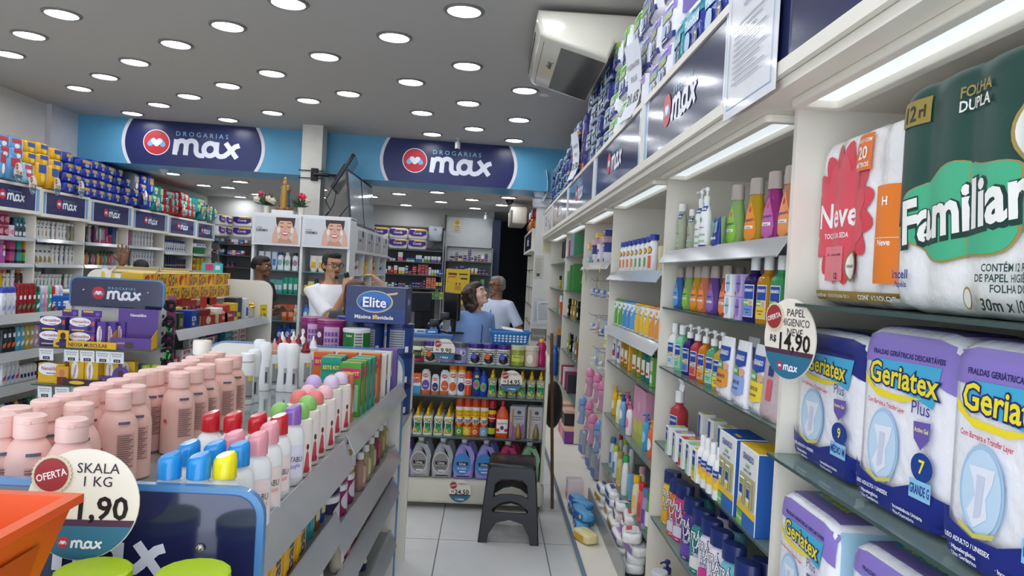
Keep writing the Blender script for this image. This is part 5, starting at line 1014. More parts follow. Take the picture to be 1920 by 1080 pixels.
def shelf_row(z, base, items, where, ox=680, oy=400, s=6.75, Y=13.33):
    """items: colour code, x, width, height in zoom units, number of boxes in the stack"""
    for it in items:
        c, x, w, h = it[:4]; n = it[4] if len(it) > 4 else 1; k = Y/FPX/s; p = at(ox+x/s, oy+base/s, 'y', Y)
        for q in range(n):
            put(medbox(c, w*k, h*k/n), (p.x, Y+rnd.uniform(-.02, .02), z+q*h*k/n), rnd.uniform(-.05, .05), f'{MN[c[-1]]} medicine box' + (f', {ORD[q+1]} up its stack,' if n > 1 else '') + f' {where}', 'medicine box', f'medicine boxes {where}')
shelf_row(1.671, 600, [('r',300,30,50),('pw',325,26,50),('w',360,40,35),('w',400,36,30),('kw',478,62,112),('k',525,36,14),('wb',580,54,46),('wb',636,54,46),('bw',690,40,85),('bw',731,40,85),('w',765,26,50),('gw',801,38,78),('gw',841,38,78),('vw',885,38,80),('vw',925,38,80),('vw',968,42,80)], 'on the first rear shelf')
shelf_row(1.446, 755, [('w',298,34,50),('rw',340,38,90),('r',374,28,80),('ow',420,46,102),('yw',474,42,84),('yw',516,40,84),('bw',557,36,106,3),('r',600,38,42,2),('r',656,54,104,4),('r',719,44,132,7),('r',764,44,132,7),('r',809,44,132,7),('w',851,32,100,2),('yw',847,34,70) if 0 else ('yw',886,36,72),('yw',919,28,72),('bw',950,30,74),('b',981,30,74),('b',1010,24,74)], 'on the second rear shelf')
shelf_row(1.216, 895, [('w',297,40,50),('w',345,44,26),('w',385,38,52),('n',425,30,66),('v',474,46,48,2),('v',521,46,48,2),('w',565,46,22),('n',612,30,52),('n',645,30,70,2),('n',680,32,72,2),('n',713,32,72,2),('nr',745,30,70,2),('n',778,30,102,3),('o',818,32,136,5),('o',850,30,136,5),('o',882,30,136,5),('o',912,28,136,5),('ny',945,38,80),('ny',986,40,80)], 'on the third rear shelf')
shelf_row(1.031, 1035, [('w',300,38,60),('w',336,30,70),('w',388,66,45),('gy',470,70,50),('y',545,66,45),('y',596,36,45),('s',624,30,72),('y',682,36,70,2),('y',720,36,70,2),('w',640,20,40),('l',782,54,76,2),('h',830,30,84),('g',880,58,92,4),('g',938,56,132,5),('l',992,50,90,3)], 'on the fourth rear shelf')
shelf_row(1.731, 585, [('p',1117,28,55),('yp',1148,30,55),('p',1187,36,104,4),('yp',1234,50,66),('p',1293,48,72,2),('p',1350,44,148,6),('yp',1386,28,48),('p',1428,40,64,2),('p',1472,34,86,3),('rw',1515,40,84),('p',1563,44,108,4)], 'on the pale rear shelf')
shelf_row(1.511, 750, [('p',1105,44,66,2),('p',1150,40,66,2),('p',1192,34,86,3),('p',1256,56,100,3),('w',1308,36,60),('yw',1348,38,72),('yw',1390,38,72),('yw',1434,40,72),('p',1483,42,70,2),('p',1530,42,70,2),('p',1575,28,30)], 'on the second pale rear shelf')
shelf_row(1.271, 900, [('tg',1376,26,78),('bg',1416,40,80),('bg',1462,36,80),('bg',1514,50,106)], 'on the third pale rear shelf')
cs = 'in the far corner'
for z, base, L in ((1.811, 600, 'bwbbbtb'), (1.621, 805, 'wbrrwbtb'), (1.411, 985, 'byrwtw')):
    shelf_row(z, base, [((c+'w') if c in 'bt' else c, 1005+i*34-(1.81-z)*60, 30, 95 if c == 'b' else 75) for i, c in enumerate(L)], f'on {("lowest", "middle", "upper")[int((z-1.4)/.19)]} corner shelf', 290, 400, 9.5, 13.35)
for z, base, L in ((1.811, 620, ((1400, 'rw'), (1440, 'w'), (1465, 'w'), (1565, 'b'), (1635, 'rw'))), (1.621, 820, ((1325, 'b'), (1370, 'k'), (1415, 'w'), (1475, 'r'), (1515, 'b'), (1575, 'rw'))), (1.411, 1000, ((1330, 'rn'), (1395, 'rn')))):
    shelf_row(z, base, [(c, x, 50, 80) for x, c in L], 'on a corner shelf near the dermo cabinet', 290, 400, 9.5, 13.3)

# ================================================================== NEAR GONDOLA
BLUE_EDGE = mat('#4d82b4', .3, coat=.3); CREAM = mat('#e3dfd4', .4, var=.04)
def sign_board(parent, x0, x1, z0, z1, y, lw, r=.05, bolts=(), drop=0., small=True):
    v, f = plate([rrect(x0, z0, x1, z1, (r, r, .0, .0))], .016); s = MB().add([(a, y+b, c) for a, b, c in v], f, BLUE_EDGE).build('sign_board', parent)
    v, f = plate([rrect(x0+.013, z0, x1-.013, z1-.012, (r-.01, r-.01, 0, 0))], .003); MB().add([(a, y-.0095+b, c) for a, b, c in v], f, mat('#23284f', .10, coat=.8, var=.02)).build('navy_face', s)
    MB().logo((x0+x1)/2, (z0+z1)/2-.012-drop, lw, lambda x, z, l=0: (x, y-.012-l, z), ring=False, small=small).build('logo', s)
    for bx, bz in bolts: MB().ball((bx, y-.014, bz), (.008, .006, .008), mat('#b9b6ae', .25, metal=.8), 12, 6).build('bolt', s)
    return s
def lipped(parent, xa, ya, xb, yb, z, inx, lip=.06, out=.03, label=None):
    """steel shelf along the gondola's right flank, open edge from (xa,ya) to (xb,yb), with a sloping clear price rail"""
    s = MB().add([(xa, ya, z), (xb, yb, z), (inx, yb, z), (inx, ya, z), (xa, ya, z-.015), (xb, yb, z-.015), (inx, yb, z-.015), (inx, ya, z-.015)], [(0,1,2,3),(7,6,5,4),(0,4,5,1),(2,6,7,3),(1,5,6,2),(0,3,7,4)], mat('#a9aba9', .3, metal=.2)).build('shelf', parent)
    r = MB(); P = []
    for x, y in ((xa, ya), (xb, yb)): P += [(x, y, z+.012), (x-.004, y, z+.012), (x+out, y, z-lip), (x+out-.005, y, z-lip)]
    r.add(P, [(0,4,6,2),(1,3,7,5),(0,1,5,4),(2,6,7,3),(0,2,3,1),(4,5,7,6)], RAILM); r.build('price_rail', s); return s
g1 = empty('gondola', (0, 0, 0))
MB().box((-1.22, 1.34, .0), (-.80, 3.43, .95), CREAM).build('core', g1)
MB().box((-1.22, 1.335, .955), (-.69, 3.425, .985), mat('#8d9694', .07, coat=.6, var=.15)).build('glass_top', g1)
MB().box((-.705, 1.335, .986), (-.69, 3.425, 1.004), mat('#e8e8e4', .35)).build('white_rail', g1)
v, f = plate([rrect(-1.28, .02, -.372, 1.155, (.10, .10, 0, 0))], .03); e = MB().add([(a, 3.45+b, c) for a, b, c in v], f, CREAM).build('end_panel', g1)
v, f = plate([rrect(-1.284, .02, -.368, 1.159, (.10, .10, 0, 0)), rrect(-1.278, .02, -.374, 1.153, (.10, .10, 0, 0))[::-1]], .034); MB().add([(a, 3.45+b, c) for a, b, c in v], f, BLUE_EDGE).build('blue_edge', e)
lipped(g1, -.445, 1.335, -.415, 2.30, .985, -.69, .075); lipped(g1, -.412, 2.303, -.38, 3.43, 1.0, -.69, .05)
lipped(g1, -.445, 1.335, -.425, 2.26, .775, -.80, .06); lipped(g1, -.425, 2.263, -.39, 3.43, .71, -.80, .06)
lipped(g1, -.445, 1.335, -.425, 2.26, .53, -.80, .06); lipped(g1, -.425, 2.263, -.39, 3.43, .56, -.80, .06)
lipped(g1, -.445, 1.335, -.39, 3.43, .315, -.80, .06); lipped(g1, -.445, 1.335, -.39, 3.43, .08, -.80, .03)
sign_board(g1, -1.03, -.372, .86, 1.132, 1.32, .33, drop=-.025, small=False, bolts=((-.478, 1.026), (-.93, 1.03)))
MB().box((-1.0, 1.0, .888), (-.40, 1.31, .896), GLASS).build('front_shelf', g1)
MB().box((-1.24, .98, 0), (-.42, 1.33, .10), CREAM).build('base', g1)
for x in (-1.0, -.42): MB().box((x-.015, 1.26, .1), (x+.015, 1.33, .888), CREAM).build('upright', g1)
v, f = plate([rrect(-1.0, .70, -.40, .90, 0)], .002)
MB().box((-.90, 3.465, 1.085), (-.51, 3.93, 1.10), STEEL).build('rear_shelf', g1); MB().box((-.90, 3.9, .0), (-.37, 3.93, 1.085), CREAM).build('rear_panel', g1)
thing(g1, 'long cream gondola with blue-edged end panel carrying the pale pink bottles', 'gondola')
# pale pink bottles
pkp = [(.90,0),(1,.025),(1,.70),(.97,.78),(.88,.86),(.72,.93),(.60,.97),(.58,1)]
pink = bottle('shampoo_bottle', .185, .0435, mat('#eec0b4', .42), pkp, ('flip', .0285, .042, mat('#f2c8bd', .38)), [('r', .0, .05, .036, .13, '#d9aaa0')] + [('r', .002, .052+.0052*k, .034-.004*(k*5 % 3), .0543+.0052*k, '#8a6a64') for k in range(15)] + [('r', .002, .152, .026, .158, '#5a5a6a'), ('r', -.036, .09, -.028, .10, '#d0605a')], 1, .82, n=28)
for px, py in ((0,775),(58,777),(136,784),(31,762),(86,749),(149,755),(127,738.5),(163,727),(192,718),(223,710),(253,701),(280,693),(224,732),(251.5,722),(289,692),(312,687),(333,681),(337,697),(364,689),(387,682),(358,674),(365.5,668),(391,664),(407,659),(420,673),(438,665.5)):
    p = at(px, py, 'z', 1.212); put(pink, (p.x, p.y, .986), .35+rnd.uniform(-.1, .1), f'pale pink shampoo bottle with flip cap on gondola top', 'shampoo bottle', 'pale pink bottles on the gondola')
# white bottles behind them
G = 'on the gondola top'
wl = [('r', -.004, .02, .022, .11, '#9a9c9e'), ('r', -.004, .03, .022, .034, '#333'), ('r', .006, .09, .02, .11, '#d8c84a')]
tb_ = bottle('conditioner_bottle', .205, .028, '#eceeee', [(.86,0),(.95,.02),(.72,.42),(.86,.62),(1,.85),(.92,.95),(.7,.99),(.5,1)], None, [('r', .002, .03, .02, .1, '#b4b8b8'), ('r', .004, .035, .012, .08, '#4a4c50')], 1, .7)
for px, py, g in ((473, 752, 'greenish'), (494, 730, 'white'), (529, 732, 'white'), (545.5, 733, 'white'), (484, 722, 'white')):
    p = at(px, py, 'z', .99); put(tb_, (p.x, p.y, .986), .3, f'{g} upside-down waisted conditioner bottle {G}', 'conditioner', 'waisted white bottles on the gondola')
put(bottle('shampoo_bottle', .165, .029, '#edeeec', 'cyl', ('flip', .027, .03, '#f4f4f2'), wl, 1, .8), (at(460, 755, 'z', .99).x, at(460, 755, 'z', .99).y, .986), .3, f'slim white shampoo bottle with printed back next to pink ones', 'shampoo bottle')
put(bottle('shampoo_bottle', .20, .042, '#efefec', 'round', ('cyl', .032, .05, '#efe9dc'), wl, 1, .85), (-1.02, 2.72, .986), .3, 'large white bottle with ivory cap rising behind the pink bottles', 'shampoo bottle')
for c, n, pts in (('#e0a090', 'salmon', ((511, 727), (530, 722), (547, 719))), ('#8a1f28', 'dark red', ((521, 716), (538, 714), (556, 712), (570, 724))), ('#f0f0ee', 'white', ((526, 705), (547, 704), (564, 706), (584, 717)))):
    nz = bottle('hair_colour_bottle', .155, .026, '#f0f0ee', 'cyl', ('cone', .021, .062, c), wl, 1, .75)
    for px, py in pts: p = at(px, py, 'z', .99); put(nz, (p.x, p.y, .986), .25, f'white hair colour bottle with {n} nozzle {G}', 'hair colour', 'nozzle bottles on the gondola')
# right-hand part: lotions with coloured caps
def hl(cap, art, body='#f0efec'): return bottle('body_lotion_bottle', .15, .031, body, 'round', ('slant', .021, .042, mat(cap, .22, coat=.4)), art, 1, .8, n=24)
fl = lambda c, t: [('r', -.02, .02, .024, .10, '#f2dcd6' if c != '#6a4fa0' else '#e6dff0')] + [('o', -.016+.009*(k*5 % 5), .028+.017*(k*3 % 5), .004+.0015*(k % 3), .004+.0015*(k % 2), c) for k in range(9)] + [('t', 'TABU', .006, .066, .014, '#333', .03, 0, False), ('t', t, .004, .05, .01, c, .032, .15, False)]
BL, PK, RD, PU = hl('#1f8fd8', [('r', .0, .03, .022, .1, '#dfe6ec'), ('t', 'Herbí', .01, .07, .012, '#222', .025)]), hl('#e89aa4', fl('#e88a7a', 'Rosas')), hl('#c8202a', fl('#e0503f', 'Fleur')), hl('#8d62b4', fl('#6a4fa0', 'Style'))
YL = hl('#f0e010', [('r', .0, .03, .022, .1, '#e8e4d0')])
for px, py, p, n in ((318,873,BL,'sky blue'),(373,874,BL,'sky blue'),(354,849,BL,'sky blue'),(403,849,BL,'sky blue'),(448,851,BL,'sky blue'),(422,873,YL,'bright yellow'),(483,831,PK,'pink'),(439,829,PK,'pink'),(505,811,PK,'pink'),(395.6,790,RD,'red'),(437,792,RD,'red'),(483,794,RD,'red'),(523,795.5,RD,'red'),(549,778,PU,'purple')):
    q = at(px, py, 'z', 1.157); z0 = .987
    put(p, (q.x, q.y, z0), .5, f'white lotion bottle with {n} slanted cap at the gondola edge', 'body lotion', 'white lotion bottles at the gondola edge')
def talc(cap, side): return bottle('talc_bottle', .152, .036, '#ece6d4', 'cyl', ('dome', .0245, .036, mat(cap, .3)), [('r', .0, .01, .033, .135, '#efe3dc'), ('p', [(.008,.012),(.026,.012),(.022,.06),(.018,.07),(.014,.06)], '#c8505a'), ('o', .018, .078, .004, .008, '#6a3a30'), ('r', -.028, .005, -.018, .14, side), ('o', .018, .02, .009, .008, '#b83a48')], 1, .8, n=22)
for px, py, c, s, n in ((525.5,768,'#8cc46a','#8cb84a','green'),(562,769,'#8cc46a','#8cb84a','green'),(577,754,'#8cc46a','#8cb84a','green'),(561,743,'#e8807a','#c0404a','coral'),(591,744,'#e8807a','#c0404a','coral'),(578,733,'#f0bcc0','#d8a8b8','pale pink'),(609,734,'#f0bcc0','#d8a8b8','pale pink'),(588,723,'#c8b0dc','#a898cc','lilac'),(621,724,'#dcc4dc','#a898cc','lilac'),(638,717,'#dcc8dc','#5f7ab0','pale lilac')):
    q = at(px, py, 'z', 1.155); put(talc(c, s), (q.x, q.y, .987 if q.y < 2.3 else 1.002), .5, f'cream talc bottle with {n} domed cap at the gondola edge', 'talc', 'cream talc bottles at the gondola edge')
# hair colour cartons
def hbox(c, c2, w=.075, d=.05, h=.19, t='ESTE KIT'): return carton('hair_colour_box', w, d, h, c, [('r', -w*.46, h*.72, w*.46, h*.9, c2), ('t', t, 0, h*.81, h*.07, '#f0d83a', w*.8), ('r', -w*.46, h*.02, -w*.2, h*.5, '#e8d63a'), ('r', -w*.1, h*.1, w*.4, h*.6, '#8fc8a0' if c[1] != 'd' else '#d8a88a')], [('r', -d*.45, h*.03, d*.45, h*.95, '#8a6a50'), ('o', 0, h*.5, d*.22, h*.2, '#d8b08c'), ('r', -d*.45, h*.03, d*.45, h*.2, '#6ab8a8')], top=[('r', -w*.4, -d*.1, w*.4, d*.2, '#e8b03a')])
LI = carton('hair_colour_box', .062, .045, .165, '#d8805e', [('t', 'LISSY', 0, .12, .018, '#8a3a24', .05), ('r', -.02, .02, .01, .06, '#7a2a2a')], [('p', [(-.015,.03),(.012,.03),(.0,.09)], '#efe8e2'), ('t', 'SS', 0, .12, .02, '#a8452c')], top=[('r', -.02, -.01, .02, .01, '#e0b04a')])
GBx, TBx, OBx = hbox('#4a9a34', '#c8246a'), hbox('#1f9a80', '#1f8a74'), hbox('#d8641e', '#c8246a')
for x, y, p, n in ((-.485, 2.50, LI, 'salmon straightener'), (-.475, 2.56, LI, 'salmon straightener'), (-.47, 2.66, GBx, 'green hair colour'), (-.465, 2.73, GBx, 'green hair colour'), (-.565, 2.79, TBx, 'teal hair colour'), (-.46, 2.80, TBx, 'teal hair colour'), (-.565, 2.86, TBx, 'teal hair colour'), (-.455, 2.87, TBx, 'teal hair colour'), (-.63, 2.95, OBx, 'orange hair colour'), (-.54, 2.96, OBx, 'orange hair colour'), (-.45, 2.97, OBx, 'orange hair colour')):
    put(p, (x, y, 1.0), 0, f'{n} carton in the cluster on the gondola top', 'carton', 'hair colour cartons on the gondola')
for x, y, c, n in ((-.44, 3.09, '#d8d4cc', 'white'), (-.435, 3.2, '#d8d4cc', 'white'), (-.425, 3.32, '#6a4f9a', 'violet')):
    put(carton('hair_colour_box', .075, .05, .175, c, [], [('r', -.022, .01, .022, .07, '#4a5a9a'), ('o', 0, .12, .012, .03, '#8a8f80')]), (x, y, 1.0), 0, f'{n} hair colour carton next to the end panel', 'carton', 'hair colour cartons on the gondola')
# lower shelves of the right flank
bar = carton('corn_starch_pack', .08, .085, .128, '#f0b81c', [], [('t', 'barla', .0, .064, .056, '#1f2a6a', .118, pi/2)], [], [('r', -.04, -.02, .04, .02, '#f3cc50')]); 
for k in range(5): put(bar, (-.487, 1.47+.115*k, .776), 0, 'yellow powder pack with upright navy lettering', 'powder pack', 'yellow powder packs on the gondola flank')
def fb(c, lab, cap=WHITE, H=.12, r=.028, pf='shldr', z='x'): return bottle('hair_oil_bottle', H, r, c, pf, ('cyl', r*.5, .025, cap), [('r', -r*.7, .03, r*.7, .09, lab)], 1, .8, n=16)
for y, z, p, n in ((2.06, .776, fb('#2f8a94', '#3f9aa4'), 'teal hair cream tube'), (2.13, .776, fb('#8a5a2c', '#d8c89a'), 'brown hair cream tube'), (2.2, .776, fb('#2a4f9a', '#d8c89a'), 'blue hair cream tube')): put(p, (-.47, y, z), pi/2, f'{n} next to the yellow packs', 'hair cream')
for q, (y, c, n) in enumerate(((2.34, '#2c2348', 'dark violet'), (2.34, '#2c2348', 'dark violet'), (2.47, '#9a2a6a', 'magenta'), (2.47, '#9a2a6a', 'magenta'), (2.60, '#9a2a6a', 'magenta'), (2.60, '#b89a2c', 'mustard'))):
    put(jar(c, '#eceaea', .085, .05, 'hair_cream_jar', '#d8d4dc'), (-.482, y, .711+.108*(q % 2)), pi/2, f'{n} hair cream jar with white lid, {("lower", "upper")[q % 2]} of two', 'hair cream', 'stacked jars on the gondola flank')
for y, z, c, n in ((2.75, .711, '#d8a89a', 'rosy'), (2.87, .711, '#d8cf9a', 'straw'), (3.0, .711, '#c8c09a', 'straw'), (3.12, .711, '#b8586a', 'crimson'), (3.25, .711, '#c8b078', 'amber'), (3.36, .711, '#d8c8a0', 'straw'), (2.8, .561, '#e8d88a', 'yellow'), (2.95, .561, '#c8606a', 'pink-red'), (3.1, .561, '#c8c09a', 'straw'), (2.5, .561, '#d8707a', 'pink-red'), (2.38, .561, '#e0d0c0', 'pale'), (2.65, .561, '#c85a5a', 'red')):
    put(fb(clear(c), c, '#e8e6e4', .115, .028), (-.44, y, z), pi/2, f'clear {n} hair oil bottle on {"second" if z > .6 else "third"} flank shelf', 'hair oil', 'clear oil bottles on the gondola flank')
for y, z, c, n in ((1.9, .531, '#e8b81c', 'yellow'), (2.02, .531, '#d8d0a8', 'clear'), (2.15, .531, '#e8e0c8', 'pale'), (2.4, .316, '#2a4a3a', 'dark green'), (2.6, .316, '#24304f', 'navy'), (2.8, .316, '#2a5a48', 'dark green'), (3.0, .316, '#24385a', 'navy')):
    p = bottle('hair_oil_bottle', .15, .034, c, 'shldr', ('cyl', .016, .03, '#e8e4da'), [('r', -.024, .03, .024, .09, '#e9dcb0'), ('t', 'oldina', 0, .075, .014, '#222', .04), ('o', 0, .05, .012, .012, '#3a2a1a')], 1, .8, n=16)
    put(p, (-.46, y, z), pi/2, f'{n} bottle low on the gondola flank', 'hair oil', 'bottles low on the gondola flank')
# at the near end: lime-lidded jars, orange bin, offer card
lj = bottle('hair_cream_jar', .115, .052, '#5a4632', 'jar', ('cyl', .056, .028, mat('#b4d41c', .35)), [('r', -.035, .03, .035, .09, '#c8d84a')], n=30, capname='lid')
for x, y in ((-.59, 1.17), (-.44, 1.18), (-.74, 1.17), (-.68, 1.05), (-.81, 1.05)): put(lj, (x, y, .897), 0, 'brown hair cream jar with lime green lid before the navy sign', 'hair cream', 'lime-lidded jars at the gondola end')
V, F = [], []
for (x0, x1, y0, y1, z) in ((-.84, -.60, .82, 1.02, 1.054), (-.88, -.562, .76, 1.05, 1.18), (-.89, -.552, .75, 1.06, 1.18), (-.89, -.552, .75, 1.06, 1.192), (-.872, -.570, .768, 1.042, 1.192), (-.835, -.605, .825, 1.015, 1.058)): V += [(x0, y0, z), (x1, y0, z), (x1, y1, z), (x0, y1, z)]
for k in range(5): F += [(4*k+i, 4*k+(i+1) % 4, 4*k+4+(i+1) % 4, 4*k+4+i) for i in range(4)]
F += [(3, 2, 1, 0), (20, 21, 22, 23)]
bn = MB().add(V, F, mat('#e8590f', .38)).build('plastic_bin'); 
bs_ = MB(); bs_.add([(-.5995+.022, .86, 1.10), (-.5995+.022, .98, 1.10), (-.5995+.031, .99, 1.145), (-.5995+.031, .85, 1.145)], [(0, 1, 2, 3)], mat('#c94a0a', .45)); bs_.build('grip_recess', bn)
thing(bn, 'bright orange plastic bin standing on lime-lidded jars before the navy sign', 'bin')
tag_sign('large round offer card with handwriting in front of the pale pink bottles', at(156, 945, 'y', 1.235), .05, .178, ['SKALA', '1 KG'], '11,90', tilt=(-.12, 0))
# behind the end panel: milk powder tins, tissue carton
def tin(c, lid, art, r=.068, H=.145): return bottle('milk_powder_tin', H, r, mat(c, .35, metal=.2), 'can', ('cyl', r*1.03, .018, lid), art, n=26, capname='lid')
pt = tin('#8a2a6e', '#8a2a68', [('r', -.02, .015, .05, .13, '#c8a0c4')] + [('r', -.015+.016*(k % 4), .025+.03*(k//4), -.004+.016*(k % 4), .045+.03*(k//4), '#7a4a9a') for k in range(12)] + [('r', -.062, .02, -.025, .12, '#5a1f4a'), ('o', -.045, .09, .012, .014, '#e4d4e0')])
for x, y in ((-.875, 3.83), (-.765, 3.70)): put(pt, (x, y, 1.101), 0, 'purple milk powder tin with purple lid behind the end panel', 'tin', 'milk powder tins behind the end panel')
put(tin('#8a96a8', '#2a3a8f', [('r', -.05, .02, .05, .12, '#a8b0b8')], .068, .155), (-.70, 3.86, 1.101), 0, 'grey milk powder tin with blue lid half hidden by carton', 'tin', 'milk powder tins behind the end panel')
put(tin('#1f7a34', '#dfe0dc', [('r', .0, .0, .04, .115, '#c8ccc8')] + [('r', .004, .02+.014*k, .036, .027+.014*k, '#6a6a6a') for k in range(7)] + [('t', 'leite', -.025, .1, .012, '#cfe8cf'), ('r', -.05, .01, -.015, .03, '#7ab8c8')], .064, .115), (-.625, 3.62, 1.101), 0, 'green milk powder tin with white lid under the blue tissue carton', 'tin', 'milk powder tins behind the end panel')
bt = tin('#2f4a8a', '#26305f', [('r', -.045, .03, .03, .12, '#a4a8ae')] + [('r', -.042, .035+.012*k, .026, .040+.012*k, '#5a6070') for k in range(7)] + [('r', .035, .01, .05, .04, '#e8e8e8')], .068, .135)
for z in (.80, .953, 1.104): put(bt, (-.437, 3.80, z+.0), 0, f'blue milk powder tin at the gondola end, {("bottom", "middle", "top")[int((z-.79)/.15)]} of the column', 'tin', 'blue milk powder tins')
MB_ = MB().box((-.51, 3.47, .785), (-.37, 3.93, .80), STEEL); thing(MB_.build('end_shelf'), 'small steel end shelf under the column of blue tins', 'shelf')
put(bt, (-.585, 3.80, 1.101), 0, 'blue milk powder tin hidden behind the green one', 'tin', 'blue milk powder tins')
el = carton('tissue_carton', .295, .22, .178, '#27365f', [('r', -.147, .0, .147, .075, '#223c78'), ('o', -.005, .105, .09, .055, '#c8b98a'), ('o', -.007, .106, .085, .05, '#2f6db4'), ('o', -.007, .092, .07, .026, '#1f3f86'), ('s', [(.055,.143),(.09,.148),(.105,.153)], .010, '#c8b98a'), ('t', 'Elite', -.007, .104, .05, '#f4f4f8', .14), ('t', 'Máxima Suavidade', -.006, .03, .019, '#f0eee6', .19, .0), ('o', .004, .031, .010, .011, '#e0a83a')], [('o', 0, .11, .06, .04, '#2f5fa4'), ('t', 'Elite', 0, .11, .03, '#e8ecf4', .1)])
put(el, (-.548, 3.80, 1.257), -.03, 'blue tissue carton lying on milk powder tins behind the end panel', 'carton')

# ================================================================== SECOND GONDOLA (chocolates, headache remedies, hair ties)
g2 = empty('gondola', (0, 0, 0))
MB().box((-2.95, 5.32, 0), (-2.62, 7.27, 1.165), CREAM).build('core', g2)
MB().box((-2.97, 5.32, 1.165), (-2.50, 7.27, 1.18), CREAM).build('top_deck', g2)
v, f = plate([rrect(-3.0, .02, -2.09, 1.345, (.11, .11, 0, 0))], .03); MB().add([(a, 7.3+b, c) for a, b, c in v], f, CREAM).build('end_panel', g2)
lipped(g2, -2.19, 5.33, -2.13, 7.28, 1.0, -2.6, .06); lipped(g2, -2.19, 5.33, -2.13, 7.28, .70, -2.6, .05); lipped(g2, -2.19, 5.33, -2.13, 7.28, .36, -2.6, .05)
MB().box((-2.90, 5.29, 0), (-2.25, 5.315, 1.17), CREAM).build('back_panel', g2)
for x in (-2.9, -2.25):
    u = MB().box((x-.02, 5.26, 0), (x+.02, 5.29, 1.17), mat('#d4d2ca', .4)); 
    for k in range(9): u.box((x-.008, 5.2595, .62+.06*k), (x+.008, 5.261, .645+.06*k), mat('#3a3a3c', .6))
    u.build('slotted_upright', g2)
sign_board(g2, -2.90, -2.25, 1.155, 1.362, 5.27, .34, bolts=((-2.8, 1.27), (-2.36, 1.27)))
for z in (.905, .66): 
    m = MB().box((-2.93, 4.92, z-.008), (-2.2, 5.26, z), GLASS); m.box((-2.93, 4.918, z-.008), (-2.2, 4.92, z), GEDGE); m.build('glass_shelf', g2)
MB().box((-2.95, 4.9, 0), (-2.2, 5.3, .12), CREAM).build('base', g2)
thing(g2, 'cream gondola with navy logo board, carrying yellow soap boxes and chocolates', 'gondola')
g4 = empty('gondola', (0, 0, 0)); MB().box((-3.84, 6.6, 0), (-3.06, 7.27, 1.18), CREAM).build('core', g4)
v, f = plate([rrect(-3.86, .02, -3.04, 1.375, (.11, .11, 0, 0))], .03); MB().add([(a, 7.3+b, c) for a, b, c in v], f, CREAM).build('end_panel', g4)
thing(g4, 'cream gondola end with rounded panel behind the navy logo board', 'gondola')
# yellow printed boxes in two tiers
yb = carton('tonic_box', .19, .16, .108, '#d8b42c', [('o', -.045, .06, .03, .045, '#a83a2a'), ('o', -.045, .065, .016, .022, '#d8a03a'), ('o', .02, .05, .024, .03, '#4a4a2a'), ('o', .02, .05, .012, .016, '#d8c04a'), ('p', [(.05,.02),(.085,.03),(.08,.08),(.055,.07)], '#b84a2a'), ('r', -.09, .01, .03, .02, '#b8502a'), ('r', -.02, .09, .04, .1, '#8a8a8a')])
ybo = carton('tonic_box', .19, .16, .108, '#e8b820', [('r', .03, .01, .085, .07, '#d88a2a'), ('o', -.02, .075, .03, .022, '#c8402a'), ('o', .05, .085, .025, .015, '#d0402a'), ('o', -.05, .05, .025, .04, '#a83a2a')])
for k in range(9): put(yb if k % 3 else ybo, (-2.60, 5.62+.205*k, 1.29), pi/2, 'yellow and red printed box in the upper tier', 'box', 'yellow boxes on the second gondola')
for k in range(9): put(yb, (-2.58, 5.62+.205*k, 1.181), pi/2, 'yellow and red printed box in the lower tier', 'box', 'yellow boxes on the second gondola')
yt_ = bottle('sunscreen_tube', .15, .03, '#ecece6', 'tube', ('cyl', .018, .02, '#b8bcc0'), [('o', 0, .075, .02, .05, '#e8c84a')], 1, .7)
for k in range(5): put(yt_, (-3.42+.085*k, 6.75, 1.245), 0, 'white and yellow tube standing before the rounded panel end', 'tube', 'white and yellow tubes')
MB_ = MB().box((-3.47, 6.68, 1.181), (-3.03, 6.82, 1.245), mat('#d8d6d0', .5)); thing(MB_.build('tube_tray'), 'pale tray under the white and yellow tubes', 'tray')
def open_tray(w, d, h, c, back=.09, inner='#c8b48a'):
    m = MB(); 
    m.box((-w/2, -d/2, 0), (w/2, d/2, .004), mat(inner, .6)); m.box((-w/2, -d/2, 0), (w/2, -d/2+.003, h*.6), mat(c, .4)); m.box((-w/2, d/2-.003, 0), (w/2, d/2, h+back), mat(c, .4))
    for x in (-w/2, w/2-.003): m.add([(x, -d/2, 0), (x, d/2, 0), (x, d/2, h), (x, -d/2, h*.6), (x+.003, -d/2, 0), (x+.003, d/2, 0), (x+.003, d/2, h), (x+.003, -d/2, h*.6)], [(0,1,2,3),(7,6,5,4),(2,6,7,3),(0,3,7,4),(0,4,5,1),(1,5,6,2)], mat(inner, .6))
    return m
tl_ = open_tray(.3, .12, .025, '#b8a878', .0).build('display_tray'); tl_.location = (-2.68, 5.75, 1.40); tl_.rotation_euler = (.25, 0, .2); thing(tl_, 'cream cardboard display tray tilted above the yellow boxes', 'tray')
tl2 = open_tray(.22, .1, .025, '#b8a878', .0).build('display_tray'); tl2.location = (-2.66, 6.4, 1.40); tl2.rotation_euler = (.2, 0, .3); thing(tl2, 'second cream display tray on the yellow boxes', 'tray')
put(carton('display_card', .2, .02, .09, '#4ab8c8', [('r', -.08, .02, .0, .08, '#c84a7a'), ('r', .02, .03, .07, .07, '#d8e8ec')]), (-2.6, 7.1, 1.4), .9, 'turquoise and pink display card on the far yellow boxes', 'card')
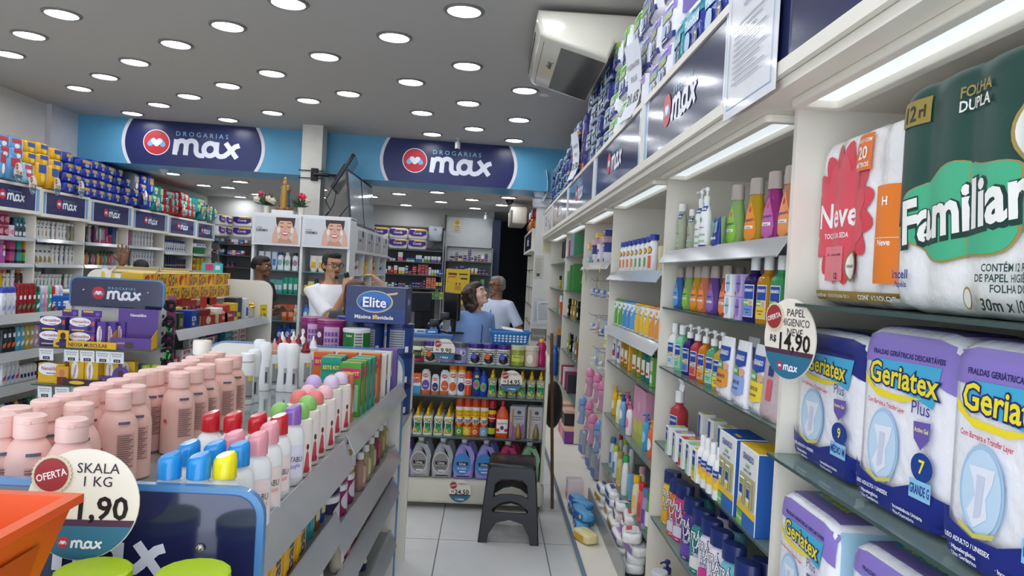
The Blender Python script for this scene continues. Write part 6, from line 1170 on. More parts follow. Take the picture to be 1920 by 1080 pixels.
# chocolates on the right flank
def ch(name, y, w, h, c, art, label, cat, X=-2.32, z=1.001, back=.08, fill=None):
    t = open_tray(w, .16, h, c, back).build(name); MB().art(art, FRONT(-.081)).build('print', t)
    if fill:
        m = MB()
        for k in range(5): m.rbox((-w/2+.02+k*(w-.04)/5, -.05, .01), (-w/2+.02+(k+.8)*(w-.04)/5, .05, h*.95), mat(fill, .3), .004, 1)
        m.build('sweets', t)
    t.location = (X, y, z); t.rotation_euler.z = pi/2; thing(t, label, cat, 'sweets on the second gondola')
put(carton('sweet_box', .1, .1, .12, '#24241f', [('r', -.03, .03, .03, .09, '#4a4a3a')]), (-2.30, 5.45, 1.001), pi/2, 'black sweet box next to the hanging hair ties', 'sweet box'); put(carton('sweet_box', .1, .1, .12, '#2a3a2c', [('r', -.03, .02, .03, .08, '#8a7a5a')]), (-2.30, 5.57, 1.001), pi/2, 'dark green sweet box beside the black one', 'sweet box')
ch('sweet_tray', 5.5, .22, .09, '#4a2a6a', [('t', 'Bel', 0, .03, .03, '#e8d8f0')], 'violet sweet tray raised behind the black box', 'sweet tray', -2.415, 1.05, .08, '#c8b090')
put(carton('sweet_box', .16, .12, .13, '#1f3f9a', [('t', 'ICTA', -.03, .07, .035, '#eef0f4', .08), ('r', .02, .02, .075, .11, '#24243a'), ('o', -.04, .03, .02, .012, '#e8c83a')]), (-2.28, 5.76, 1.001), pi/2, 'royal blue sweet box in the middle of the red trays', 'sweet box')
ch('sweet_tray', 6.02, .3, .13, '#8f1a1e', [('o', 0, .04, .05, .03, '#d8b8a0')], 'dark red chocolate tray next to blue box', 'sweet tray', -2.3, 1.001, .06, '#7a2020'); ch('sweet_tray', 6.3, .2, .13, '#a81e22', [('t', 'Kit', 0, .045, .03, '#f2e8e4')], 'bright red chocolate tray with white lettering', 'sweet tray', -2.28, 1.001, .08, '#e8e4e0')
ch('sweet_tray', 6.45, .22, .15, '#9a1a20', [('t', 'Talento', 0, .06, .03, '#f2e8e4', .15)], 'red chocolate tray with pale lettering', 'sweet tray', -2.28, 1.001, .05, '#b83a30'); ch('sweet_tray', 6.1, .5, .09, '#8a1a22', [], 'long dark red sweet tray in the second row', 'sweet tray', -2.415, 1.06, .04, '#6a2a30'); ch('sweet_tray', 5.85, .3, .09, '#d8b020', [], 'yellow sweet tray in the second row', 'sweet tray', -2.415, 1.06, .09, '#e8c83a')
put(carton('sweet_box', .1, .1, .15, '#d8b82a', [('r', -.03, .03, .03, .08, '#4a3a6a')]), (-2.27, 6.66, 1.001), pi/2, 'yellow sweet box with violet patch', 'sweet box'); put(carton('sweet_box', .18, .1, .19, '#24242a', [('r', -.06, .02, .06, .06, '#c8b02a')]), (-2.3, 6.82, 1.001), pi/2, 'black sweet box with yellow stripe', 'sweet box'); put(carton('sweet_box', .08, .1, .18, '#d8dce4', [('r', -.03, .02, .03, .1, '#2a3a8a')]), (-2.27, 6.97, 1.001), pi/2, 'white and navy sweet box', 'sweet box')
gd = bottle('glass_bowl', .1, .08, mat('#d8d4c0', .12, trans=.4), 'jar', None, []); m = MB()
for k in range(16): a = 2.4*k; m.ball((.05*cos(a)*(1+.3*(k % 2)), .05*sin(a), .085+.012*(k % 4)), (.028, .022, .016), mat('#d8a820', .2, metal=.7, bump=.5), 7, 5)
gw = m.build('gold_sweets'); gw['kind'] = 'stuff'; put(gd, (-2.28, 7.12, 1.001), 0, 'clear bowl of gold-wrapped sweets at the shelf end', 'bowl'); gw.location = (-2.28, 7.12, 1.0); thing(gw, 'pile of gold-wrapped sweets heaped in the clear bowl', 'sweets')
put(carton('price_tag', .1, .004, .14, '#d8c01e', [('t', '1,30', 0, .04, .035, '#3a3420', .08), ('r', -.03, .09, .03, .10, '#5a5020')]), (-2.14, 7.2, .98), 1.2, 'yellow handwritten price tag at the end of the chocolates', 'price tag')
# toothpaste below
TPc = [('white and red', '#e4e4e6', '#c0202a'), ('red', '#b8222a', '#e8e0e0'), ('teal', '#2a8a94', '#7ac0c8'), ('navy', '#2a3a7a', '#a8b0d0')]
tp = {n: carton('toothpaste_box', .19, .045, .045, c, [('r', -.06, .01, .05, .036, c2), ('t', 'smile' if 0 else 'Colgate', -.005, .023, .016, '#f4f0f0' if c2 == '#c0202a' else '#c0202a', .1)]) for n, c, c2 in TPc}
for ci, (n, y, rows, X) in enumerate((('white and red', 5.72, 3, -2.28), ('white and red', 6.0, 5, -2.34), ('red', 5.5, 2, -2.28), ('white and red', 6.24, 4, -2.3), ('navy', 6.46, 5, -2.34), ('teal', 6.68, 6, -2.3), ('white and red', 6.9, 6, -2.32), ('white and red', 7.12, 5, -2.32))):
    for k in range(rows): put(tp[n], (X, y, .701+.046*k), pi/2+rnd.uniform(-.04, .04), f'{n} toothpaste box, {ORD[k+1]} layer up on the lower flank shelf', 'toothpaste', 'toothpaste boxes on the second gondola')
# hair ties hanging on the corner
for q, (z, c, n) in enumerate(((1.19, '#141416', 'black'), (1.08, '#141416', 'black'), (1.035, '#3ac85a', 'neon green'), (.965, '#161618', 'black'), (.90, '#141416', 'black'), (.85, '#3ac85a', 'neon green'), (.80, '#141416', 'black'))):
    m = MB(); P = [(.03*cos(a)*(.5 if c[1] != '1' else 1), -.01+.008*sin(3*a), .03*sin(a)) for a in [2*pi*k/16 for k in range(17)]]
    m.tube(P, [.013+.004*sin(5*k) for k in range(17)] if c[1] == '1' else .006, mat(c, .8), 8, False); o = m.build('hair_tie'); o.location = (-2.19, 5.235-.012*(q % 2), z); thing(o, f'{n} hair tie on the gondola corner strip, {ORD[q+1]} from top', 'hair tie', 'hair ties on the corner strip')
st_ = MB().box((-2.225, 5.252, .72), (-2.165, 5.258, 1.26), mat('#8a3a6a', .4)); thing(st_.build('hanging_strip'), 'pink and purple hanging strip behind the hair ties', 'hanging strip')
# headache remedies on the two glass shelves of the gondola end
NE = lambda c, w=.165, h=.095, t='Neosaldina': carton('medicine_carton', w, .07, h, c, [('o', -.08*w, h*.72, w*.42, h*.32, '#f0eef0'), ('t', t, -.05*w, h*.76, h*.2, '#a82a3a', w*.66), ('t', 'muscular', 0, h*.52, h*.1, '#4a3a6a', w*.4), ('r', -w*.4, h*.12, w*.1, h*.2, '#e8c02a'), ('o', w*.3, h*.3, h*.16, h*.16, '#1a1a2a'), ('r', w*.38, h*.5, w*.48, h*.8, '#d8502a')], [('r', -.03, .01, .03, h*.8, c)])
nv, nn, ny = NE('#5a3a94'), NE('#2f2a72'), NE('#e2b21e', .15, .1)
for k in range(2): put(nn, (-2.835, 5.0, .906+.097*k), 0, f'indigo remedy carton on glass shelf, {("lower", "upper")[k]} of the front stack', 'medicine', 'remedy cartons on the upper glass shelf'); put(nv, (-2.645, 5.0, .906+.097*k), 0, f'violet remedy carton on glass shelf, {("lower", "upper")[k]} of the front stack', 'medicine', 'remedy cartons on the upper glass shelf')
for q in range(4): put(carton('medicine_carton', .055, .1, .17, '#5a3a94', [('o', -.01, .085, .017, .06, '#eceaf0'), ('t', 'Neosaldina', -.008, .085, .016, '#a82a3a', .11, pi/2)]), (-2.53+.045*q, 5.03+.04*q, .906), 0, 'upright violet remedy carton in the receding row', 'medicine', 'remedy cartons on the upper glass shelf')
bx = open_tray(.25, .14, .13, '#54308a', .13, '#d8a82c').build('display_box'); MB().art([('o', -.01, .03, .03, .022, '#3a2418'), ('t', 'Neosaldina', .0, .22, .02, '#f0eaf4', .1), ('t', 'quinta', -.06, .045, .014, '#e8b83a')], lambda x, z, e: (x, (-.071 if z < .1 else .066)-e, z)).build('print', bx); bx.location = (-2.33, 5.02, .906); bx.rotation_euler.z = .15; thing(bx, 'purple cardboard display box with raised back, nearly empty', 'display box')
put(carton('display_strip', .40, .02, .045, '#e2b220', [('t', 'NEOSA MUSCULAR', .02, .022, .024, '#1a1a3a', .25), ('o', -.15, .022, .035, .014, '#4a2a6a')]), (-2.60, 4.93, .906), 0, 'yellow display strip with dark lettering along the glass shelf edge', 'display strip')
pr = carton('display_card', .07, .01, .11, '#e2b220', [('o', 0, .075, .018, .022, '#3a2418'), ('r', -.022, .0, .022, .055, '#1a1a22')]); put(pr, (-2.74, 4.925, .906), 0, 'small yellow card with a portrait at the left of the strip', 'card')
for x, w in ((-2.76, .1), (-2.62, .13)): put(carton('display_card', w, .01, .045, '#54308a', [('r', -w*.4, .03, w*.1, .042, '#e8b83a'), ('o', w*.32, .02, .014, .014, '#7a5ab0')]), (x, 5.03, 1.101), 0, 'purple header card on top of the remedy stack', 'card')
wt = carton('price_tag', .09, .002, .075, '#e6e6ea', [('t', 'NEOSALDINA', 0, .062, .010, '#333', .075, 0, False), ('t', 'MUSCULAR', 0, .047, .010, '#333', .06, 0, False), ('r', -.022, .006, .022, .026, '#1a1a1c'), ('t', '21,70', 0, .016, .009, '#ddd')])
for x in (-2.83, -2.67, -2.57, -2.47, -2.38): put(wt, (x, 4.905, .82), rnd.uniform(-.1, .1), 'white handwritten price card hanging under the upper glass shelf', 'price tag', 'white price cards', tilt=(.1, 0))
for x in (-2.83, -2.72): put(wt, (x, 4.905, .575), 0, 'white handwritten price card hanging under the lower glass shelf', 'price tag', 'white price cards', tilt=(.1, 0))
put(NE('#e2b21e', .17, .13), (-2.83, 5.0, .661), 0, 'wide yellow remedy carton on the lower glass shelf', 'medicine'); put(carton('display_card', .08, .01, .12, '#d89a2a', [('o', 0, .075, .018, .024, '#b87a5a'), ('r', -.03, .0, .03, .05, '#6a2418')]), (-2.745, 4.94, .661), 0, 'amber card with portrait before the yellow cartons', 'card')
for q in range(4): put(carton('medicine_carton', .095, .07, .16, '#e2b21e', [('o', -.01, .09, .024, .065, '#f2eeea'), ('t', 'Neosaldina', -.012, .085, .016, '#a82a3a', .09, pi/2 if q else 1.4)]), (-2.67+.1*q, 5.0+.05*(q > 1), .661), (.0, -.12, 0, .1)[q], 'upright yellow remedy carton on the lower glass shelf', 'medicine', 'yellow remedy cartons')
put(carton('display_strip', .34, .02, .04, '#3a1a2a', [('t', 'NEOSA', .07, .02, .024, '#f0eef0', .09), ('o', -.08, .02, .05, .012, '#e2b220')]), (-2.56, 4.93, .661), 0, 'dark display strip with pale lettering along the lower glass shelf', 'display strip')
put(carton('medicine_carton', .13, .08, .06, '#6a4aa4', [('t', 'Biolab', 0, .03, .022, '#f0e24a', .1)]), (-2.47, 5.02, .661), 0, 'violet remedy carton lying on the lower glass shelf', 'medicine')
pd = MB(); v, f = plate([ell(0, .07, .055, .06)], .004); pd.add(v, f, mat('#5a3a94', .4)).art([('o', 0, .085, .02, .024, '#4a2a1c'), ('r', -.008, .12, .008, .2, '#5a3a94')], FRONT(-.002)); po_ = pd.build('display_card'); po_.location = (-2.38, 4.96, .661); thing(po_, 'round violet display card with a portrait', 'card')
for q, (x, c, n) in enumerate(((-2.40, '#2a5ab0', 'blue'), (-2.34, '#2a5ab0', 'blue'), (-2.29, '#b4d02a', 'lime'), (-2.24, '#b4d02a', 'lime'))): put(bottle('vitamin_bottle', .10, .033, c, 'jar', ('cyl', .028, .03, c), [('r', -.02, .03, .02, .07, '#e0d83a' if q < 2 else '#4a8a3a')]), (x, 5.12+.03*(q % 2), .661), 0, f'{n} vitamin bottle with matching lid on the lower glass shelf', 'vitamin bottle', 'vitamin bottles')
# ================================================================== LOW DEODORANT RACK BETWEEN THE WHITE UNIT AND THE SECOND GONDOLA
g3 = empty('gondola', (0, 0, 0)); MB().box((-4.25, 4.9, 0), (-3.80, 6.42, .98), CREAM).build('core', g3)
for z in (1.03, .75, .50, .22): lipped(g3, -3.53, 4.9, -3.50, 6.4, z, -3.80, .055)
MB().box((-4.27, 4.9, .98), (-3.79, 6.42, 1.0), CREAM).build('top_deck', g3); MB().box((-4.27, 6.42, 0), (-3.5, 6.44, 1.06), CREAM).build('end_panel', g3)
thing(g3, 'low grey-shelved deodorant rack in front of the white wall unit', 'gondola')
def aero(c, cap, lab, H=.17, r=.026): return bottle('deodorant_can', H, r, mat(c, .25, metal=.15), 'can', ('aero', r*.98, .045, cap), [('p', [(-.018,.03),(.018,.06),(.018,.09),(-.018,.06)], lab), ('r', -.014, .11, .014, .14, '#e8e8ea')], n=14)
ky = lambda px, py: at(px, py, 'x', -3.60).y
W_, D_ = ('#e6e8ee','#3a4ab0','#8a9ad0','white and blue'), ('#a01c24','#8a1a20','#3a8a6a','dark red')
TOPR = [(2,)+W_, (12,)+W_, (21,)+W_, (32,)+D_, (40,)+D_, (49,)+D_, (58,)+D_, (66,'#1f7a5a','#1a4a3a','#e8e8e8','green'), (74,'#a8bce0','#c8d4ec','#7a8ac0','pale blue'), (81,'#e0a8b8','#e8c0cc','#c87a90','pale pink'), (88,'#4ab08a','#5ac09a','#e8f0ec','mint'), (95,'#b83040','#b83040','#e8d0d0','red'), (102,'#e0d8e4','#f0ecf2','#b8a8c8','white'), (109,'#b8b4e0','#d0ccec','#8a84c0','lilac')]
for px, c, k, l, n in TOPR: put(aero(c, k, l, .19 if n == 'dark red' else .165), (-3.60, ky(px, 590), 1.031), pi/2, f'{n} deodorant can on the upper rack shelf', 'deodorant', 'deodorant cans on the rack')
for q in range(2): put(plain_box('cosmetic_box', .06, .07, .14, ('#1c1c20', .7), ('#6a6a72', .3)), (-3.60, ky(118+9*q, 590), 1.031), pi/2, 'black carton at the end of the upper rack shelf', 'carton', 'black cartons')
for q, (c, k, n) in enumerate([('#24303a', '#1a2430', 'charcoal')]*3+[('#4aa0c0', '#6ab4d0', 'sky blue'), ('#4aa0c0', '#6ab4d0', 'sky blue'), ('#b8a04a', '#c8b05a', 'gold'), ('#b8a04a', '#c8b05a', 'gold'), ('#b8a0c8', '#c8b4d4', 'lilac'), ('#c88a8a', '#d09a9a', 'rose'), ('#c08474', '#d09a8a', 'copper')]): put(aero(c, k, '#e0d8d0' if q > 2 else '#d8622a', .14), (-3.60, ky(3+8.5*q, 655), .751), pi/2, f'{n} body spray can on the middle rack shelf', 'body spray', 'spray cans on the rack')
for q in range(4): put(aero('#e0e2ea', '#e8e8ee', ('#c83a6a', '#3a7ab8', '#3a4ab0', '#c83a6a')[q], .15), (-3.60, ky(3+8*q, 715), .501), pi/2, 'white deodorant can with angular print on the lower rack shelf', 'deodorant', 'deodorant cans on the rack')
ro = bottle('roll_on_deodorant', .085, .025, '#e6e6e8', 'jar', ('dome', .025, .045, '#f0f0f2'), [('r', -.015, .03, .015, .06, '#2a2a6a')]); ron = bottle('roll_on_deodorant', .085, .025, '#24284f', 'jar', ('dome', .025, .045, '#2a2f5a'), [('r', -.015, .03, .015, .05, '#8a8ab0')])
for q in range(5): put(ro, (-3.60, ky(35+6.5*q, 715), .501), pi/2, 'white domed roll-on deodorant on the lower rack shelf', 'roll-on', 'roll-on deodorants')
for q in range(4): put(ron, (-3.62, ky(68+6.5*q, 712), .501), pi/2, 'navy domed roll-on deodorant on the lower rack shelf', 'roll-on', 'roll-on deodorants')
for q, (c, n) in enumerate((('#d8dce4', 'white'), ('#28304f', 'navy'), ('#28304f', 'navy'), ('#d8a83a', 'amber'), ('#24384a', 'dark blue'), ('#2a2a30', 'black'), ('#2a8a7a', 'teal'), ('#3a9a5a', 'green'), ('#d8d8dc', 'white'), ('#a83a5a', 'crimson'))): put(bottle('roll_on_deodorant', .11, .028, c, 'round', ('dome', .02, .03, c), []), (-3.60, ky(4+8*q, 775), .221), pi/2, f'{n} roll-on bottle on the lowest rack shelf', 'roll-on', 'roll-on deodorants')
def basket(name, w, d, h, c, holes=(8, 3)):
    V, F = [], []; L = [(.86, 0), (.9, .1*h), (1, h*.86), (1.06, h*.86), (1.06, h), (.98, h), (.86, .14*h), (.82, .05*h)]
    for k, z in L:
        for q in rrect(-w/2*k, -d/2*k, w/2*k, d/2*k, .02*k, 3): V.append((q[0], q[1], z))
    n = len(V)//len(L)
    for j in range(len(L)-1):
        for i in range(n): F.append((j*n+i, j*n+(i+1) % n, (j+1)*n+(i+1) % n, (j+1)*n+i))
    F += [tuple(range(n))[::-1], tuple((len(L)-1)*n+i for i in range(n))]
    o = MB().add(V, F, mat(c, .35)).build(name); m = MB()
    for r in range(holes[1]):
        for k in range(holes[0]):
            z = h*(.22+.2*r); kk = .9+.1*(z/h-.1)/.76; m.art([('o', w*.84*((k+.5)/holes[0]-.5), z, w*.03, h*.07, '#dfe4e8')], lambda x, zz, e: (x, -d/2*(.9+.1*(zz/h-.1)/.76)-e-.0005, zz))
    m.build('hole_pattern', o); return o
put(basket('plastic_basket', .30, .2, .10, '#1f6ac8', (7, 2)), (-3.60, 6.36, 1.06), pi/2-.9, 'blue perforated basket standing at the end of the deodorant rack', 'basket')

# ================================================================== REAR COUNTER DISPLAY (insect sprays, jars, softener)
rc_ = empty('counter_display', (0, 4.78, 0)); IV = mat('#d6d2c2', .45, var=.06)
MB().rbox((-.53, .0, .035), (.425, .40, .19), IV, .03, 3).build('base_box', rc_)
MB().box((-.53, .36, .19), (.40, .38, .93), mat('#8f8a7c', .6)).build('back_panel', rc_)
v, f = plate([rrect(0, .19, .38, 1.02, (.0, .09, 0, 0))], .02); MB().add([(.405+b, a, c) for a, b, c in v], f, IV).build('side_panel', rc_); MB().add([(-.52+b, a, c) for a, b, c in v], f, IV).build('side_panel', rc_)
for z in (.468, .732, .938): m = MB().box((-.505, .0, z-.008), (.392, .36, z), GLASS); m.box((-.505, -.002, z-.008), (.392, 0, z), GEDGE); m.build('glass_shelf', rc_)
for x in (-.48, .38):
    for y in (.06, .34): c = MB().lathe([(.022, -.008), (.022, .008)], mat('#3a3a3c', .5), 12).build('caster', rc_); c.rotation_euler = (pi/2, 0, 0); c.location = (x, y, .022)
thing(rc_, 'cream counter display unit with glass shelves of insect sprays and softener jugs', 'display unit')
def CR(z, py, Y, items, where, cat, group=None, rz=0):
    for p, px, lab in items: put(p, (at(px, py, 'y', Y).x, Y, z), rz+rnd.uniform(-.06, .06), f'{lab} {where}', cat, group or f'{cat}s {where}')
jl = lambda t: [('o', -.01, .10, .055, .07, '#d8d4cf' if t == 'n' else t), ('o', -.01, .10, .05, .064, {'n': '#8f8a86'}.get(t, t)), ('r', -.045, .09, .03, .112, '#1c1c22'), ('t', 'Urca', -.008, .101, .016, '#f0eef0', .05), ('t', 'NEUTRO' if t == 'n' else 'FLORES', -.01, .07, .013, '#4a464a' if t == 'n' else '#dfe8f4', .06), ('r', -.025, .045, .015, .054, '#ece8e8')]
JU = [jug('softener_jug', .135, .085, .245, c, jl(t), '#e6e6e4') for c, t in (('#a8aaae', 'n'), ('#9a92d8', '#3f86cc'), ('#c03a6a', '#d85a7a'), ('#8fb894', '#b8c83a'), ('#8a7ac8', '#5a7ac0'))]
for px, k, n in ((752, 4, 'violet'), (787, 0, 'grey'), (828, 0, 'grey'), (868, 1, 'lilac-blue'), (909, 1, 'lilac-blue'), (949.5, 2, 'crimson'), (990, 3, 'pale green')):
    CR(.191, 893, 4.86, [(JU[k], px, f'{n} fabric softener jug in the front row')], 'on the counter base', 'softener jug', 'softener jugs')
    if k != 3: CR(.191, 893, 5.02, [(JU[k], px+6, f'{n} fabric softener jug in the back row')], 'on the counter base', 'softener jug', 'softener jugs')
def repel(body, sp): return bottle('repellent_bottle', .125, .031, body, [(.95,0),(1,.03),(.96,.2),(.74,.48),(.9,.75),(1,.9),(.8,.97),(.45,1)], ('spray', .014, .05, '#eab612'), [('p', [(-.023,.015),(.023,.015),(.021,.035),(.016,.06),(.021,.09),(.023,.11),(-.023,.11),(-.021,.09),(-.016,.06),(-.021,.035)], '#1f7a44'), ('r', -.022, .1, .022, .108, '#e8c62a'), ('t', 'XÔ', 0, .088, .02, '#f2f4f0'), ('p', [(-.02,.02),(.005,.018),(.0,.04),(-.018,.045)], '#e8b81e'), ('o', .004, .04, .012, .014, '#3aa85a'), ('p', [(.006,.016),(.02,.016),(.018,.035)], '#e8c83a')], 1, .55)
XW, XC = repel('#f0f0ec', 0), repel(mat('#c8ccc6', .15, trans=.5, var=0), 0)
for px in (763, 782, 801, 821, 840):
    for k in range(5): CR(.469, 815, 4.83+.062*k, [(XW, px+1.2*k, f'white repellent bottle with yellow spray, {ORD[k+1]} from the front,')], 'on middle shelf', 'repellent', 'white repellent bottles')
for px in (922, 941, 959.5, 977, 995, 1012.5): 
    for k in range(2): CR(.733, 745, 4.83+.075*k, [(XC, px+k, f'clear repellent bottle with yellow spray, {("front", "second")[k]} line,')], 'on upper shelf', 'repellent', 'clear repellent bottles')
def can(c, cap, art, H=.2, r=.029): return bottle('insect_spray', H, r, mat(c, .28, metal=.1), 'can', ('aero', r*.98, .055, cap), art, n=18)
def sbp(c, top): return can('#d8501e', '#c8481e', [('r', -.026, .005, .026, .06, c), ('r', -.026, .12, .026, .17, top), ('t', 'LEVE+', 0, .158, .016, '#c8281e', .045), ('t', 'PAGUE-', 0, .138, .014, '#c8281e', .045), ('r', -.026, .17, .026, .19, '#eceae4'), ('o', 0, .10, .027, .022, '#f0ece4'), ('t', 'SBP', 0, .098, .026, '#17171c', .05), ('p', [(-.018,.082),(.018,.082),(0,.055)], '#e07a2a'), ('o', 0, .03, .013, .013, '#eceae6'), ('o', 0, .03, .008, .008, c)])
CR(.469, 818, 4.86, [(sbp('#5aa83a', '#f0d020'), 860, 'insect spray can with green foot'), (sbp('#f0c81e', '#f0d020'), 875, 'insect spray can with yellow foot'), (sbp('#e0601e', '#f0d020'), 890, 'insect spray can with orange foot'), (sbp('#7ab0d8', '#f0d020'), 906, 'insect spray can with pale blue foot'), (can('#1c1c1e', '#b81e36', [('r', -.024, .02, .024, .06, '#b8c02a'), ('p', [(-.02,.15),(.02,.15),(.014,.1),(-.014,.1)], '#c8202a'), ('r', -.026, .15, .026, .175, '#e8c81e'), ('t', 'Mortein', 0, .125, .012, '#f0ece4', .045)], .19, .027), 921, 'black insect spray can with crimson cap')], 'on middle shelf', 'insect spray')
CR(.469, 820, 4.86, [(bottle('cleaner_bottle', .2, .042, plas('#e0521e'), 'shldr', ('cyl', .014, .04, '#c81e3a'), [('r', -.036, .03, .036, .12, '#efece8'), ('t', 'Lysoform', 0, .095, .014, '#b8203a', .06), ('o', 0, .065, .012, .014, '#3a3a7a'), ('r', -.036, .04, -.016, .06, '#d83a2a'), ('r', .016, .04, .036, .06, '#d83a2a')], 1, .7, 4), 940, 'orange cleaner bottle with crimson cap')], 'on middle shelf', 'cleaner')
def blis(c, c2): 
    o = MB().rbox((-.05, -.004, 0), (.05, .004, .21), mat('#d4cfd4', .12, trans=.35, bump=.2), .003, 1).build('blister_pack')
    MB().lathe([(.018, .005), (.022, .02), (.016, .06), (.008, .085), (.006, .10)], mat(c2, .3, metal=.4), 12, c=(.01, -.022, 0)).build('diffuser_flask', o); MB().tube([(-.034, -.008, .01), (-.03, -.008, .19)], .005, '#b8935a', 6).build('reed_sticks', o)
    MB().art([('p', [(-.045,.0),(.045,.0),(.045,.10),(0,.06),(-.045,.11)], c), ('o', .01, .17, .014, .012, '#3a3a3a'), ('r', -.025, .14, .04, .146, '#7a767a'), ('r', -.02, .125, .035, .13, '#7a767a')], FRONT(-.0045)).build('print', o); return o
for px, p, n in ((968, blis('#a06ab0', '#a8842a'), 'purple'), (1001, blis('#b8b4ac', '#8a7a4a'), 'grey')):
    for k in range(3): CR(.469, 822, 4.84+.03*k, [(p, px+1.5*k, f'{n} reed diffuser pack, {ORD[k+1]} from the front,')], 'on middle shelf', 'diffuser pack', 'reed diffuser packs')
def off(c, foot, lab, k=1., cap=None): return bottle('repellent_bottle', .15*k, .03*k, c, [(.95,0),(1,.03),(1,.12),(1,.7),(.86,.9),(.5,1)], cap, [('r', -.029*k, .002, .029*k, .022*k, foot), ('o', 0, .055*k, .022*k, .032*k, lab), ('o', -.002, .112*k, .018*k, .012*k, '#d8301e'), ('t', 'OFF!', -.002, .112*k, .012*k, '#f6f2ee', .03*k), ('t', 'family', 0, .05*k, .008*k, '#f6f2ee', .03*k)], 1, .62)
oc = lambda c, lab: can('#ecebe8', '#e8761e', [('r', -.026, .01, .026, .08, lab), ('o', 0, .125, .02, .013, '#d8301e'), ('t', 'OFF!', 0, .125, .013, '#f6f2ee', .034), ('o', 0, .055, .022, .03, c), ('r', -.02, .15, .02, .165, '#f0d020')], .15, .028)
CR(.733, 745, 4.85, [(carton('repellent_carton', .06, .05, .13, '#e87a2a', [('r', -.03, .0, .03, .05, '#3aa0d0'), ('r', -.03, .05, .03, .07, '#eef0f0'), ('o', 0, .10, .02, .013, '#d8301e'), ('t', 'OFF!', 0, .10, .013, '#f6f2ee', .034), ('t', 'baby', 0, .075, .014, '#3a8ab0')]), 779, 'orange and blue repellent carton'), (off('#f0f0f2', '#e0682a', '#6a4fa8', 1.05), 797, 'white repellent bottle with purple oval'), (off('#f0f0f2', '#e0682a', '#28306a', .85), 815, 'small white repellent bottle with navy oval'), (off('#f0f0f2', '#e0682a', '#e0602a', 1.05), 832.6, 'white repellent bottle with orange oval'), (oc('#e0602a', '#eeeeec'), 848, 'white repellent can with orange cap'), (oc('#28306a', '#eeeeec'), 864, 'white repellent can with orange cap and navy oval'), (can('#e0521e', '#d8481e', [('r', -.024, .07, .024, .11, '#ecebe8'), ('o', 0, .088, .02, .012, '#d8301e'), ('t', 'OFF!', 0, .088, .012, '#f6f2ee', .034)], .105, .026), 876.5, 'short orange repellent can'), (bottle('repellent_bottle', .17, .033, '#2a3a8a', 'round', ('cyl', .022, .02, '#26347f'), [('r', -.012, .12, .012, .135, '#e8d81e'), ('o', 0, .075, .022, .032, '#5ac04a'), ('o', -.004, .075, .014, .018, '#c84a9a')], 1, .7), 892, 'navy repellent bottle with green splash'), (bottle('repellent_bottle', .14, .029, '#1f46b0', 'round', ('dome', .012, .03, '#2450c0'), [('o', 0, .06, .02, .03, '#5ac04a'), ('o', -.002, .06, .012, .016, '#c84a9a')], 1, .7), 905, 'bright blue repellent bottle')], 'on upper shelf', 'repellent')
def hj(body, lid, art): return bottle('hair_cream_jar', .105, .046, body, 'jar', ('cyl', .048, .03, lid), art, n=24, capname='lid')
st2 = lambda c: [('r', -.044, .018+.014*k, .044, .022+.014*k, '#1f1f24') for k in range(6)] + [('o', .0, .035, .03, .028, '#1c1a20'), ('o', -.01, .055, .018, .02, c), ('t', 'Kanechom', -.008, .082, .011, '#333', .05), ('t', 'k', .028, .065, .026, '#17171c')]
JK = [hj('#a82a5a', '#5a5a5e', [('r', -.044, .06, .044, .1, '#e4e8c8'), ('r', -.044, .04, .044, .06, '#b8c83a'), ('p', [(-.03,.02),(.02,.02),(.02,.075),(-.03,.075)], '#17171c'), ('t', 'k', .028, .075, .026, '#17171c')]), hj('#e8e6e2', '#3d2a78', st2('#d8622a')), hj('#e8e6e2', '#3d2a78', st2('#4a5ac0')), hj('#9a96c8', '#5a5a62', [('o', .02, .07, .018, .02, '#d0d0e8'), ('p', [(-.034,.02),(.012,.02),(.012,.06),(-.034,.06)], '#1c1c24'), ('t', 'k', .026, .07, .026, '#17171c')]), hj('#8a9a3a', '#c8c89a', [('r', -.04, .03, .04, .07, '#c8cc5a'), ('t', 'Kanechom', -.005, .06, .011, '#4a5020', .05)]), hj('#c8b8a8', '#d0c4b4', [('r', -.04, .03, .04, .06, '#d8a8a0'), ('o', -.015, .05, .02, .03, '#e8dcc8')])]
CR(.939, 678, 4.87, [(JK[0], 783.5, 'pink and lime hair cream jar with grey lid'), (JK[1], 807, 'violet-lidded striped jar with orange print'), (JK[3], 838, 'hair cream jar behind the round offer card'), (JK[3], 862, 'lilac swirl hair cream jar with grey lid'), (JK[2], 890, 'violet-lidded striped jar with blue print'), (JK[1], 916, 'violet-lidded striped jar with orange print'), (JK[2], 943, 'violet-lidded striped jar with blue print'), (JK[4], 970, 'olive green hair cream jar'), (JK[5], 996, 'beige hair cream jar')], 'on the counter top shelf', 'hair cream', 'hair cream jars on the counter')
put(bottle('hair_cream_bottle', .16, .036, '#b01a5a', 'waist', ('cyl', .016, .02, '#d8b81e'), [], 1, .8), (.385-.02, 4.9, .939), 0, 'magenta waisted bottle with yellow cap at the end of the counter shelf', 'bottle')
put(basket('plastic_basket', .26, .16, .085, '#1f72b8', (9, 3)), (.155, 4.95, 1.076), .03, 'blue perforated basket resting on jars of the counter display', 'basket')
pg = MB().box((-.07, -.03, 0), (.07, .03, .006), mat('#dcdce0', .5)); p_ = pg.build('paper_roll'); p_.location = (.17, 4.95, 1.165); p_.rotation_euler = (.2, .12, .2); thing(p_, 'white paper lying in the blue perforated basket', 'paper')
